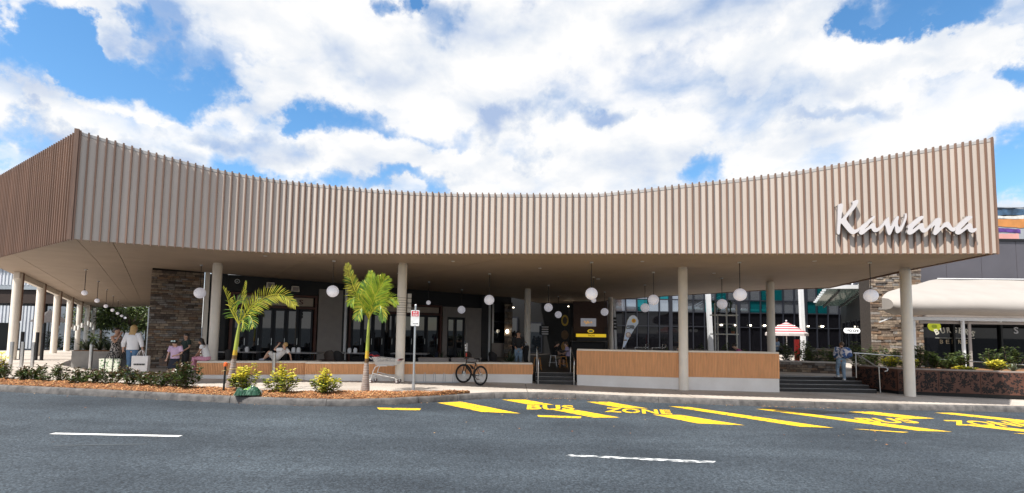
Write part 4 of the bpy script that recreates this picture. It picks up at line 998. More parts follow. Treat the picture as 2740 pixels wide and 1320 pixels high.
for a, c in ((.1, 1.95), (2.05, 4.35), (4.45, 6.85), (6.95, 9.35), (9.45, 11.95)): MB().box(((a + c) / 2, .33, 1.45), (c - a, .02, 2.3)).build('window_pane', mat('dim_window_glass', (.006, .006, .008), .02, spec=.3), br)
DISC = mat('lime_print', (.44, .50, .03), .5); GOLD = mat('cream_print', (.95, .90, .78), .5); BRONZE = mat('bronze_print', (.60, .47, .30), .5)
b = MB(); b.prism([(.34 * math.cos(2 * PI * i / 28), .26 * math.sin(2 * PI * i / 28)) for i in range(28)], .006, (V((1.08, .318, 2.12)), V((1, 0, 0)), V((0, 0, 1)), V((0, -1, 0)))); dsc = b.build('round_sticker', DISC, br)
b = MB(); b.prism([(.14 * math.cos(2 * PI * i / 16), .10 * math.sin(2 * PI * i / 16)) for i in range(16)], .003, (V((1.08, .311, 2.12)), V((1, 0, 0)), V((0, 0, 1)), V((0, -1, 0)))); b.build('sticker_centre', mat('lime_dark', (.20, .25, .02), .5), dsc)
for i, ch in enumerate('BURGERS'):
    u = i / 6; x = 1.14 + 1.72 * u; z = 1.60 + .20 * math.sin(PI * (.12 + .76 * u)); an = (.5 - u) * .75; ca, sa = math.cos(an), math.sin(an)
    fit_text(ch, (x, .305, z), (.21 * ca, 0, .21 * sa), (-.29 * sa, 0, .29 * ca), .003, GOLD, 'letter', br, .03)
MB().box((2.1, .306, 1.535), (2.0, .004, .018)).build('rule', GOLD, br)
for i, ch in enumerate('BEERS'): fit_text(ch, (1.32 + .31 * i, .305, 1.25), (.17, 0, 0), (0, 0, .20), .003, BRONZE, 'letter', br, .02)
fit_text('S', (5.1, .305, 1.8), (.24, 0, 0), (0, 0, .34), .003, BRIGHT, 'letter', br, .02)
# roof mural
mu = thing('painted_roof_panel', (23.0, 27.0, 7.0), 'roof panel painted with orange, purple and pink bands above the dark cladding', 'mural')
MB().box((6, .3, 1.2), (12, .3, 2.5)).build('panel', mat('mural_grey', (.42, .44, .48), .6, 0, .15, .8), mu)
def band(z0, z1, m, seed, y=.14, x0=.0, x1=12.):
    r = random.Random(seed); n = 40; b = MB(); lo = []; hi = []
    for i in range(n + 1):
        x = x0 + (x1 - x0) * i / n; lo.append((x, z0 + .05 * math.sin(1.3 * x + seed) + r.uniform(-.02, .02))); hi.append((x, z1 + .06 * math.sin(1.1 * x + 2 * seed) + r.uniform(-.02, .02)))
    for i in range(n): b.prism([lo[i], lo[i + 1], hi[i + 1], hi[i]], .008, (V((0, y, 0)), V((1, 0, 0)), V((0, 0, 1)), V((0, -1, 0))))
    b.build('painted_band', m, mu)
band(.30, .86, mat('mural_pink', (.80, .40, .36), .7, 0, .08, 2), 1, .14, 0, 5.6); band(.95, 1.22, mat('mural_purple', (.14, .06, .30), .7, 0, .3, 3), 2, .14, 0, 5.7); band(1.30, 1.78, mat('mural_orange', (.72, .30, .09), .7, 0, .1, 2), 3); band(1.80, 1.93, mat('mural_white', (.8, .78, .74), .7), 4)
band(1.97, 2.36, mat('mural_blue', (.07, .14, .24), .7, 0, .4, 2), 5); band(2.34, 2.44, mat('mural_ink', (.02, .03, .05), .7), 6, .125)
# canvas awning with a swollen belly
AWM = mat('awning_canvas', (.36, .33, .305), .75, 0, .035, 1.2, .1, 60)
aw = thing('canvas_awning', (0, 0, 0), 'wide cream canvas awning with a bulging front over the burger restaurant', 'awning')
b = MB(); X = [15.75, 15.95, 16.3, 16.9, 17.8, 19, 20.2, 21.0, 22, 23.2, 24.5, 26, 28, 31]; prof = [(23.85, 4.88), (22.7, 4.50), (21.5, 4.13), (20.75, 3.92), (20.25, 3.76), (19.95, 3.60), (19.78, 3.40), (19.76, 3.22), (19.86, 3.07), (20.08, 2.98), (20.4, 2.95), (20.7, 2.97)]
for x in X:
    h = min(1, max(.0, (x - 15.75) / (20.9 - 15.75))); g = min(1, .55 + .45 * min(1, (x - 15.75) / .55) ** .5); yl = 20.62 + (23.85 - 20.62) * h
    for yy, zz_ in prof:
        y = yy if yy < 20.65 else 20.62 + (yy - 20.62) * (yl - 20.62) / (23.85 - 20.62); z = zz_ if (yy < 20.65 or zz_ < 3.2) else 3.88 + (zz_ - 3.88) * h
        z = 3.42 + (z - 3.42) * g; y = 20.3 + (y - 20.3) * (g if y < 20.3 else 1); b.v.append((x, y + .02 * math.sin(2.1 * x), z + .02 * math.sin(1.7 * x + y)))
m_ = len(prof); b.f = [(i * m_ + j, i * m_ + j + 1, (i + 1) * m_ + j + 1, (i + 1) * m_ + j) for i in range(len(X) - 1) for j in range(m_ - 1)]; b.mi = [0] * len(b.f)
b.add(b.v[:m_], [tuple(range(m_))])
b.build('canvas', AWM, aw, True)
MB().tube([(20.95, 23.8, 4.90), (26, 23.8, 4.93), (31, 23.8, 4.95)], .03, 8).build('top_batten', WHITEM, aw); 
MB().box((23.9, 20.45, 2.80), (14.2, .1, .14)).build('valance_rail', WHITEM, aw); MB().box((24.2, 20.62, 2.66), (13.8, .08, .12)).build('lower_rail', GREYW, aw)
for i in range(6): MB().beam((20.6 + 1.6 * i, 20.45, 2.72), (20.6 + 1.6 * i, 24.2, 2.95), .05, .06).build('rafter', WHITEM, aw)
for x in (16.95, 19.02, 23.4, 27): MB().box((x, 20.5, 1.6), (.09, .09, 2.3)).build('post', WHITEM, aw)
MB().box((19.3, 20.5, 1.55), (.10, .05, 2.2)).build('post', GREYW, aw); MB().beam((15.5, 20.5, 2.62), (16.2, 20.7, 2.84), .035, .035).build('edge_rod', WHITEM, aw)
# planter with leaf pattern panels
CORT = mat('rust_brown_panel', (.105, .042, .027), .6, .1, .14, 5); CORD = mat('panel_cutout', (.010, .007, .007), .8)
pt = thing('leaf_panel_planter', (0, 0, 0), 'long planter clad in rust brown panels cut with a leaf pattern', 'planter')
PA, PB_, PC_, PD_ = V((13.3, 16.86, 0)), V((20.2, 15.12, 0)), V((20.4, 18.4, 0)), V((12.95, 18.58, 0))
b = MB(); b.prism([(p.x, p.y) for p in (PA + V((.12, .12, 0)), PB_ + V((0, .12, 0)), PC_, PD_ + V((.12, 0, 0)))], .86, (V((0, 0, .0)), V((1, 0, 0)), V((0, 1, 0)), V((0, 0, 1)))); b.build('core', BLACK, pt)
b = MB(); b.prism([(p.x, p.y) for p in (PA + V((.25, .22, 0)), PB_ + V((0, .22, 0)), PC_ - V((0, .1, 0)), PD_ + V((.25, -.1, 0)))], .03, (V((0, 0, .861)), V((1, 0, 0)), V((0, 1, 0)), V((0, 0, 1)))); b.build('soil', MULCH, pt)
def leaf_panels(a, c, w_, z0, z1):
    d = (c - a); L = d.length; d.normalize(); n = V((d.y, -d.x, 0)); k = max(1, round(L / w_)); w2 = L / k
    for i in range(k):
        p = a + d * (w2 * i); b = MB(); b.prism([(.006, z0), (w2 - .006, z0), (w2 - .006, z1), (.006, z1)], .02, (p, d, V((0, 0, 1)), n)); pn = b.build('panel', CORT, pt)
        lf = MB(); r = random.Random(i * 3 + 1)
        for q in range(int(150 * w2 / 1.3)):
            x, z, an, s = r.uniform(.05, w2 - .05), r.uniform(z0 + .04, z1 - .04), r.random() * 6.28, r.uniform(.028, .062)
            if r.random() < .16:
                an0 = an
                for j in range(5):
                    an = an0 + j * 1.257; ca, sa = math.cos(an), math.sin(an); pts = [(0, 0), (s * .9, s * .45), (s * 1.9, 0), (s * .9, -s * .45)]
                    pts = [(x + u * ca - v * sa, z + u * sa + v * ca) for u, v in pts]
                    if all(.01 < u < w2 - .01 and z0 < v < z1 for u, v in pts): lf.add([p + d * u + V((0, 0, v)) + n * (.0225 + .0004 * j) for u, v in pts], [(0, 1, 2, 3)])
            else:
                ca, sa = math.cos(an), math.sin(an); pts = [(-s, 0), (-s * .3, s * .55), (s, 0), (-s * .3, -s * .55)]; pts = [(x + u * ca - v * sa, z + u * sa + v * ca) for u, v in pts]
                if all(.01 < u < w2 - .01 and z0 < v < z1 for u, v in pts): lf.add([p + d * u + V((0, 0, v)) + n * (.0215 + .00001 * q) for u, v in pts], [(0, 1, 2, 3)])
        tag(lf.build('leaf_cutouts', CORD, pn), kind='stuff')
leaf_panels(PA, PB_, 1.28, .17, .90); leaf_panels(PD_, PA, .95, .17, .90)
b = MB(); b.beam(PA + V((0, .06, .935)), PB_ + V((0, .06, .915)), .16, .045); b.beam(PD_ + V((.06, 0, .935)), PA + V((.06, .05, .935)), .16, .044); b.build('capping', mat('planter_cap', (.30, .24, .21), .6), pt)
rail([(12.62, 18.0, 1.40), (12.9, 18.0, 1.39), (16, 18.25, 1.20), (20.4, 18.45, .98)], [((12.7, 18.0, .5), (12.7, 18.0, 1.4)), ((16.0, 18.25, .86), (16.0, 18.25, 1.2)), ((18.2, 18.35, .86), (18.2, 18.35, 1.09))], 'long stainless ramp rail running behind the leaf patterned planter')
rail([(12.72, 17.95, 1.36), (12.86, 17.25, .98), (12.95, 17.1, .95), (13.03, 17.0, .95), (13.06, 16.95, .9), (13.03, 16.95, .84), (12.96, 16.98, .82)], [((12.92, 17.15, .06), (12.9, 17.15, .96))], 'sloping stainless stair rail with a curled end beside the wide steps')

# ------------------------------------------------------------------ left background
WCOR = mat('white_corrugated_sheet', (.70, .72, .76), .5, .1, .04, 1)
ws_ = thing('white_shed', (-66, 50, -.6), 'tall white ribbed metal shed beyond the left colonnade', 'shed')
MB().box((8, 4, 4.2), (20, 7.8, 8.4)).build('wall', WCOR, ws_)
b = MB()
for i in range(56): b.box((-2 + i * .36, .06, 4.2), (.10, .08, 8.4))
tag(b.build('ribs', WCOR, ws_), kind='stuff'); MB().box((8, 4, 8.5), (20.4, 8.4, .2)).build('roof', CHAR, ws_)
for x in (4.5, 9): MB().box((x, .0, 6.2), (.12, .1, 4)).build('frame_post', GALV, ws_)
sd = thing('shade_pavilion', (-50, 39.5, -.3), 'flat dark roofed pavilion behind the left colonnade', 'pavilion')
MB().box((6.5, 3, 5.25), (15, 6.2, .28)).build('roof_fascia', GALV, sd); MB().box((6.5, 3, 4.55), (14.6, 5.9, 1.1)).build('dark_beam', mat('dark_timber', (.035, .02, .015), .7), sd)
b = MB()
for i in range(50): b.box((-.9 + .3 * i, 3, 5.43), (.12, 6.2, .08))
tag(b.build('roof_ribs', GALV, sd), kind='stuff')
for x in (1, 6, 11.5): MB().box((x, .6, 2), (.2, .2, 4)).build('post', CHAR, sd)
MB().box((3, 4.0, 1.2), (6, .2, 2.4)).build('dark_screen', BLACK, sd)
mk = thing('market_umbrella', (-34.2, 36.0, pav(-34, 36)), 'grey square market umbrella half hidden behind the second walkway column', 'umbrella')
b = MB(); P4 = [V((-1.2, -.3, 2.1)), V((.3, -1.2, 2.0)), V((1.2, .3, 2.1)), V((-.3, 1.2, 2.2))]; tp = V((0, 0, 3.0))
for i in range(4): b.add([P4[i], P4[(i + 1) % 4], tp], [(0, 1, 2)])
b.build('canopy', mat('umbrella_taupe', (.07, .06, .06), .8), mk); MB().cyl((0, 0, 0), (0, 0, 3.05), .03, 8).build('pole', CHAR, mk); MB().cyl((0, 0, 0), (0, 0, .08), .35, 12).build('base', CHAR, mk)
LANT = mat('paper_lantern', (.80, .79, .76), .7)
for i in range(9):
    x, y = -30.5 - .55 * i, 33.5 + .9 * i; z = 2.1 - .03 * i - .25 * math.sin(i * .8)
    t = thing('hanging_lantern', (x, y, z), ['first', 'second', 'third', 'fourth', 'fifth', 'sixth', 'seventh', 'eighth', 'ninth'][8 - i] + ' white tube lantern from the left in the string beyond the walkway columns', 'lantern', 'string of white tube lanterns')
    MB().cyl((0, 0, -.2), (0, 0, .16), .09, 10).build('shade', LANT, t, True); MB().cyl((0, 0, .16), (0, 0, .5), .008, 5).build('cord', BLACK, t)
GRYP = mat('grey_planter_render', (.22, .21, .20), .8, 0, .1, 3)
t = thing('concrete_planter', (-21.5, 27.5, pav(-21.5, 27.5)), 'long pale concrete planter wall along the left walkway', 'planter', rz=math.atan2(FV.y, FV.x))
MB().box((0, 0, .42), (8, .5, .95)).build('wall', mat('pale_concrete', (.36, .34, .33), .8, 0, .1, 2), t); MB().box((0, 0, .92), (8.06, .56, .06)).build('capping', CAPM, t)
t = thing('plinth', (-19.2, 20.9, pav(-19.2, 20.9) - .02), 'low white plinth slab at the foot of the walkway columns', 'plinth', rz=math.atan2(FV.y, FV.x) + PI)
MB().box((-2.2, 1.2, .13), (4.6, 1.5, .26)).build('slab', PLINTH, t); MB().box((-3.2, 1.1, .32), (2.6, 1.2, .12)).build('step', PLINTH, t)
t = thing('planter_box', (-15.75, 18.4, pav(-15.7, 18.4) - .02), 'dark grey planter box holding strappy dark leaves left of the women', 'planter')
MB().box((0, .3, .33), (1.5, .7, .66)).build('box', GRYP, t); MB().box((0, .3, .67), (1.42, .62, .03)).build('soil', MULCH, t)
t = thing('lamp_post', (-16.3, 22.0, pav(-16.3, 22)), 'slim black post with a grey strip behind the women', 'post'); MB().box((0, 0, 1.25), (.14, .1, 2.5)).build('post', BLACK, t); MB().box((-.1, -.02, 1.25), (.05, .06, 2.4)).build('strip', GALV, t)

# ------------------------------------------------------------------ street furniture
def bollard(x, y, m, h, label, group, r=.055):
    t = thing('bollard', (x, y, pav(x, y)), label, 'bollard', group)
    MB().cyl((0, 0, 0), (0, 0, .012), r * 1.7, 18).build('base_flange', m, t); MB().cyl((0, 0, .012), (0, 0, h - .012), r, 20).build('post', m, t, True); MB().lathe([(r, h - .012), (r * .94, h), (0, h + .002)], n=20).build('cap', m, t); return t
bollard(-7.97, 16.45, STEEL, .90, 'stainless steel bollard between the two nearest yellow bushes', 'stainless bollards')
for x, y, l in ((-17.2, 18.6, 'leftmost stainless bollard beside the nearest walkway column'), (-17.0, 18.9, 'stainless bollard left of the second walkway column'), (-16.7, 19.4, 'stainless bollard right of the second walkway column'), (-15.6, 18.2, 'stainless bollard beside the dark planter box')):
    x = {-17.2: -18.4, -17.0: -18.15, -16.7: -17.8, -15.6: -15.25}[x]; y = {18.6: 18.0, 18.9: 18.15, 19.4: 18.2, 18.2: 17.75}[y]; bollard(x, y, STEEL, .92, l, 'stainless bollards')
for s, l in ((50, 'leftmost tall dark bollard near the nearest walkway column'), (67, 'second tall dark bollard from the left near the walkway columns'), (107, 'tall dark bollard left of the third walkway column, nearer the second'), (122, 'rightmost tall dark bollard before the third walkway column')):
    y = 21.2; bollard((s - 1370) / 1300 * y, y, CHAR, 1.2, l, 'tall dark bollards on the left', .06)

# bus zone sign
bs = thing('bus_sign', (-2.78, 14.03, pav(-2.78)), 'bus zone sign plate with a red BUS ZONE panel on a galvanised pole', 'road sign')
MB().cyl((0, 0, 0), (0, 0, 2.53), .032, 14).build('pole', GALV, bs, True); MB().cyl((0, 0, 0), (0, 0, .30), .048, 14, .046).build('sleeve', GALV, bs, True); MB().ell((0, 0, 2.53), (.034, .034, .03), 12, 6).build('cap', WHITEM, bs, True)
b = MB()
def rrect(w_, h_, r, cx=0, cz=0, n=4):
    out = []
    for (sx, sz, a0) in ((1, -1, -PI / 2), (1, 1, 0), (-1, 1, PI / 2), (-1, -1, PI)):
        for i in range(n + 1): a = a0 + PI / 2 * i / n; out.append((cx + sx * (w_ / 2 - r) + r * math.cos(a), cz + sz * (h_ / 2 - r) + r * math.sin(a)))
    return out
fr = (V((0, -.038, 2.16)), V((1, 0, 0)), V((0, 0, 1)), V((0, -1, 0)))
b.prism(rrect(.245, .455, .02), .004, fr); pl = b.build('plate', mat('sign_white', (.80, .80, .80), .4), bs)
RP = mat('sign_red', (.56, .018, .035), .4, 0, .02, 3); b = MB(); b.prism(rrect(.20, .15, .006, 0, .125), .002, (V((0, -.0422, 2.16)), V((1, 0, 0)), V((0, 0, 1)), V((0, -1, 0)))); rp = b.build('red_panel', RP, pl)
fit_text('BUS', (-.06, -.0452, 2.295), (.12, 0, 0), (0, 0, .050), .001, BRIGHT, 'lettering', pl, .02); fit_text('ZONE', (-.075, -.0452, 2.225), (.15, 0, 0), (0, 0, .050), .001, BRIGHT, 'lettering', pl, .02)
MB().box((0, -.0435, 2.0), (.11, .002, .014)).add([(.055, -.0445, 1.977), (.055, -.0445, 2.023), (.09, -.0445, 2.0)], [(0, 1, 2)]).build('arrow', BLACK, pl)
for z in (1.96, 2.375): MB().cyl((0, -.05, z), (0, -.03, z), .010, 8).build('bolt', BLACK, pl)
for z in (2.0, 2.32): MB().box((0, -.012, z), (.10, .05, .03)).build('clamp', GALV, bs)

# projecting slatted sign on the banded column
t = thing('projecting_sign', (-3.68, 16.95, 2.62), 'narrow grey louvred sign fixed to the side of the banded column', 'sign')
for i in range(4): MB().box((.10, 0, .08 + .17 * i), (.13, .05, .145)).build('blade', mat('sign_grey', (.50, .46, .41), .5), t)
for z in (.0, .68): MB().box((-.02, 0, z), (.30, .03, .02)).build('bracket', BLACK, t)

# shopping trolley
CHROME = mat('zinc_wire', (.74, .73, .72), .4, .4, .05, 9); REDP = mat('red_plastic', (.60, .02, .035), .4, 0, .05, 5); RUB = mat('wheel_rubber', (.10, .06, .06), .7)
tr = thing('shopping_trolley', (-4.22, 16.55, pav(-4.22)), 'silver shopping trolley with red handle parked against the banded column', 'shopping trolley', rz=-.06)
hw = .25
for s in (-1, 1):
    y = s * hw
    MB().tube([(.10, y * .8, .585), (-.2, y * .85, .58), (-.30, y * .92, .54), (-.36, y, .40), (-.43, y * 1.05, .12)], .016, 8).build('leg', CHROME, tr, True)
    MB().tube([(-.38, y * .98, .33), (.42, y * .7, .17)], .016, 8).build('chassis_tube', CHROME, tr, True)
    MB().tube([(-.42, y, .80), (-.58, y * 1.02, .915)], .013, 8).build('handle_arm', CHROME, tr, True)
MB().tube([(-.58, -hw - .02, .915), (-.58, hw + .02, .915)], .022, 10).build('handle', REDP, tr, True)
MB().box((-.36, 0, .90), (.10, 2 * hw, .015), ry=.35).build('child_seat_flap', REDP, tr); MB().box((.47, 0, .79), (.05, .40, .05)).build('bumper', REDP, tr); MB().box((.52, 0, .80), (.05, .36, .03)).build('bumper_tip', BLACK, tr)
b = MB(); TL = [(-.42, hw, .86), (.50, hw * .8, .79)]; BL = [(-.30, hw * .8, .60), (.40, hw * .66, .63)]
def lp(a, c, t_): return tuple(a[i] + (c[i] - a[i]) * t_ for i in range(3))
for s in (-1, 1):
    fl2 = lambda p: (p[0], p[1] * s, p[2])
    for k_ in range(6): a, c = lp(BL[0], TL[0], k_ / 5), lp(BL[1], TL[1], k_ / 5); b.tube([fl2(a), fl2(c)], .006 if 0 < k_ < 5 else .011, 6)
    for k_ in range(19): b.tube([fl2(lp(TL[0], TL[1], k_ / 18)), fl2(lp(BL[0], BL[1], k_ / 18))], .0045, 5)
for k_ in range(13):
    t_ = -1 + k_ / 6; 
    for e in (0, 1): b.tube([(TL[e][0], TL[e][1] * t_, TL[e][2]), (BL[e][0], BL[e][1] * t_, BL[e][2])], .0045, 5)
    b.tube([(BL[0][0], BL[0][1] * t_, BL[0][2]), (BL[1][0], BL[1][1] * t_, BL[1][2])], .0045, 5)
tag(b.build('wire_basket', CHROME, tr, True), kind='stuff')
MB().box((.02, 0, .585), (.55, .32, .012)).build('lower_tray', CHROME, tr)
for x in (-.44, .42):
    for s in (-1, 1):
        y = s * hw * (1.05 if x < 0 else .72); w_ = MB().cyl((x, y - .016, .062), (x, y + .016, .062), .062, 16).build('wheel', RUB, tr, True); MB().cyl((x, y - .018, .062), (x, y + .018, .062), .03, 10).build('hub', CHROME, w_)
        MB().box((x - .005, y, .125), (.06, .05, .05)).build('castor_fork', CHROME, tr)

# bike rack and bicycle
rk = thing('bike_rack', (-2.55, 17.02, pav(-2.5)), 'low row of thin steel hoops for bicycles along the wall', 'bike rack', rz=.135)
for i in range(5):
    x = -.78 + .335 * i; MB().tube([(x - .035, 0, 0), (x - .018, 0, .30), (x - .008, 0, .345), (x + .025, 0, .345), (x + .035, 0, .30), (x + .05, 0, 0)], .0085, 6).build('hoop', GALV, rk, True)
for y in (-.06, .06): MB().tube([(-.9, y, .02), (.75, y, .02)], .012, 6).build('rail', GALV, rk, True)
TYRE = mat('bike_tyre', (.012, .012, .013), .8); FRAME = mat('bike_frame_black', (.014, .014, .016), .3); REDF = mat('bike_red', (.60, .05, .03), .4)
d2 = V((-.66, .75, 0)).normalized(); RAZ = math.atan2(d2.y, d2.x)
bk = thing('bicycle', (-1.03, 16.55, pav(-1.06)), 'black mountain bike with red details leaning in the rack against the wall', 'bicycle', rz=RAZ)
WR = .335; WB = .97
def wheel(cx, yaw, lean, name='wheel'):
    E = Matrix.Translation((cx, 0, WR)) @ Euler((lean, 0, yaw)).to_matrix().to_4x4()
    b = MB(); n = 28; b.tube([(E @ V(((WR - .026) * math.cos(2 * PI * i / n), 0, (WR - .026) * math.sin(2 * PI * i / n)))) for i in range(n + 1)], .026, 8, False); w_ = b.build(name, TYRE, bk, True)
    b = MB(); b.tube([(E @ V(((WR - .06) * math.cos(2 * PI * i / n), 0, (WR - .06) * math.sin(2 * PI * i / n)))) for i in range(n + 1)], .011, 6, False); b.build('rim', FRAME, w_)
    b = MB()
    for i in range(16): a = 2 * PI * i / 16; b.tube([E @ V((0, .02 * (-1) ** i, 0)), E @ V(((WR - .06) * math.cos(a), 0, (WR - .06) * math.sin(a)))], .0025, 4)
    b.cyl(E @ V((0, -.05, 0)), E @ V((0, .05, 0)), .022, 8); b.build('spokes', STEEL, w_); b = MB(); b.cyl(E @ V((0, -.028, 0)), E @ V((0, -.024, 0)), .08, 16); b.build('brake_disc', STEEL, w_)
wheel(0, 0.12, .10); wheel(WB, .42, .10)
b = MB(); bb = V((.42, 0, .30)); hd0, hd1 = V((.84, 0, .60)), V((.80, 0, .74)); st = V((.28, 0, .74)); rx = V((0, 0, WR))
for p, q, r in ((bb, hd0, .024), (st, hd1, .02), (bb, st, .019)): b.tube([p, q], r, 8)
for s in (-1, 1): b.tube([rx + V((0, .05 * s, 0)), bb + V((0, .03 * s, 0))], .011, 6); b.tube([rx + V((0, .05 * s, 0)), st + V((0, .015 * s, 0))], .010, 6)
b.build('frame', FRAME, bk, True)
b = MB(); fx = V((WB, 0, WR))
for s in (-1, 1): b.tube([fx + V((0, .06 * s, 0)), V((.86, .055 * s, .62))], .017, 8)
b.tube([(.86, -.055, .62), (.86, .055, .62)], .02, 8); b.tube([(.86, 0, .62), (.79, 0, .86)], .018, 8); b.build('fork', FRAME, bk, True)
MB().tube([(.79, 0, .84), (.86, 0, .88)], .018, 8).build('stem', REDF, bk, True)
MB().tube([(.80, -.10, .87), (.86, 0, .88), (.80, .10, .87)], .014, 8).build('handlebar', FRAME, bk, True)
b = MB(); b.tube([(.84, .0, .88), (.84, .03, 1.0), (.84, .06, 1.42), (.84, .075, 1.50)], [.035, .042, .042, .02], 8); up = b.build('upright_bag', FRAME, bk, True)
MB().box((.80, .02, 1.0), (.012, .05, .12)).build('red_patch', REDF, up)
for z in (1.15, 1.24, 1.33): MB().box((.797, .045 + (z - 1.15) * .12, z), (.012, .045, .065), rx=-.07).build('white_patch', BRIGHT, up)
for s in (1,): MB().box((.88, -.055, 1.25), (.05, .012, .30)).build('white_patch', BRIGHT, up)
MB().tube([(.27, 0, .74), (.24, 0, .86)], .014, 8).build('seat_post', FRAME, bk, True)
b = MB(); b.ell((.15, 0, .885), (.09, .075, .03), 10, 6); b.ell((.28, 0, .89), (.12, .03, .022), 10, 6); b.build('saddle', BLACK, bk, True); MB().ell((.06, 0, .84), (.03, .05, .05), 8, 6).build('saddle_bag', BLACK, bk, True)
MB().cyl(bb + V((0, -.06, 0)), bb + V((0, -.052, 0)), .085, 18).build('chainring', FRAME, bk)
for s in (-1, 1): c_ = MB().tube([bb + V((0, .07 * s, 0)), bb + V((.12 * s, .085 * s, -.12))], .010, 6).build('crank', FRAME, bk); MB().box(bb + V((.12 * s, .13 * s, -.12)), (.09, .08, .02)).build('pedal', FRAME, c_)
b = MB(); b.prism([(.12, .02), (.2, .06), (.34, .03), (.4, -.03), (.2, -.05)], .012, (V((.33, -.03, .44)), V((.8, 0, .55)).normalized(), V((-.55, 0, .8)).normalized(), V((0, -1, 0)))); b.build('bottle', CHAR, bk)
# stake beside the palm
t = thing('tree_stake', (-7.6, 13.0, pav(-7.6) + .03), 'black stake with an orange cap tied to the first palm', 'stake')
MB().tube([(0, 0, 0), (.02, .0, .68)], .026, 10).build('post', BLACK, t, True); b = MB(); b.lathe([(.0, .68), (.045, .68), (.05, .73), (.04, .775), (0, .79)], (.02, 0, 0), 12); b.build('cap', mat('orange_cap', (.80, .13, .02), .5), t, True)
b = MB(); b.tube([(-.05, -.03, .55), (.02, -.035, .57), (.16, .55, .60), (.02, .04, .58)], .012, 6); b.build('tie', mat('hessian_tie', (.40, .30, .14), .9), t, True)
# soil bag
BAGM = [mat('bag_green', (.010, .07, .036), .5, 0, .25, 14), mat('bag_white', (.42, .42, .40), .4, 0, .15, 18), mat('bag_lime', (.22, .40, .06), .4, 0, .2, 15)]
t = thing('soil_bag', (-6.72, 12.62, pav(-6.42) + .05), 'crumpled green plastic soil bag lying on the mulch', 'bag', rz=.25); t.scale = (.86, .9, .9)
b = MB(); nu, nv = 22, 14; r = random.Random(4)
for j in range(nv + 1):
    for i in range(nu + 1):
        u, v = i / nu * 2 - 1, j / nv * 2 - 1; h = max(0, (1 - u ** 4) * (1 - v ** 4)) ** .5
        b.v.append((u * .36 + r.uniform(-.008, .008), v * .22 + r.uniform(-.012, .012), max(0, .17 * h * (1 + .30 * math.sin(5 * u + 2 * v) + .2 * math.sin(9 * v - 3 * u)) + r.uniform(-.016, .016))))
for j in range(nv):
    for i in range(nu):
        u, v = (i + .5) / nu * 2 - 1, (j + .5) / nv * 2 - 1; b.cur = 1 if (u > .15 + .15 * math.sin(6 * v) and v > -.35) else (2 if (-.55 < u < .05 and -.2 < v < .4 + .2 * math.sin(8 * u)) else 0)
        k0 = j * (nu + 1) + i; b.f.append((k0, k0 + 1, k0 + nu + 2, k0 + nu + 1)); b.mi.append(b.cur)
b.build('sack', BAGM, t); MB().box((-.37, 0, .03), (.05, .36, .012), rz=.1).build('seam', BAGM[0], t)

# coffee flag behind the tall wall
ff = thing('feather_flag', (4.28, 18.6, .5), 'pale blue teardrop flag printed COFFEE behind the tall orange wall', 'flag')
SAIL = mat('flag_fabric', (.68, .77, .93), .7, 0, .06, 4); 
axis = V((.32, 0, 1)).normalized(); side = V((axis.z, 0, -axis.x))
def fp2(u, w_): return V((0, 0, .98)) + axis * u + side * w_
sailL = [(0, -.03), (.3, -.075), (.6, -.115), (.85, -.15), (1.02, -.16), (1.16, -.13), (1.25, -.06), (1.28, .03), (1.24, .13), (1.14, .22), (1.02, .255)]; sailR = [(.75, .17), (.4, .09), (0, .03)]
b = MB(); b.prism([(w_, u) for u, w_ in sailL + sailR][::-1], .008, (V((0, 0, .98)), side, axis, V((0, -1, 0)))); sa = b.build('sail', SAIL, ff)
b = MB(); b.tube([fp2(u, w_) for u, w_ in [(-1.0, -.03), (-.3, -.03)] + sailL], .011, 6); b.build('pole', WHITEM, ff, True); MB().box((.0, 0, .03), (.45, .45, .05)).build('base', BLACK, ff)
def disc_on(u, w_, r, m, name, y=-.010, par=sa): b = MB(); b.prism([(r * math.cos(2 * PI * i / 20), r * math.sin(2 * PI * i / 20)) for i in range(20)], .003, (fp2(u, w_) + V((0, y, 0)), V((1, 0, 0)), V((0, 0, 1)), V((0, -1, 0)))); return b.build(name, m, par)
disc_on(1.08, .06, .085, mat('logo_yellow', (.85, .55, .05), .6), 'round_logo'); disc_on(1.08, .06, .05, mat('logo_orange', (.6, .22, .03), .6), 'logo_centre', -.014)
q = fp2(.80, 0); fit_text('COFFEE', (q.x - .145, -.014, q.z - .075), (.315, 0, 0), (0, 0, .12), .002, BLACK, 'lettering', sa, .045)
for k_ in range(2): MB().box((q.x + .02, -.012, q.z + .065 + .0 * k_), (.24, .003, .02)).build('print_line', CHAR, sa)
disc_on(.50, .03, .10, mat('cup_brown', (.25, .10, .08), .6), 'cup_print'); disc_on(.50, .03, .085, mat('cup_foam', (.62, .50, .45), .6), 'cup_foam', -.014); disc_on(.52, .01, .05, mat('cup_milk', (.75, .68, .62), .6), 'cup_milk', -.018)
q = fp2(.27, -.02); MB().box((q.x, -.012, q.z), (.13, .003, .05)).build('print_block', mat('print_tan', (.40, .30, .22), .6), sa)

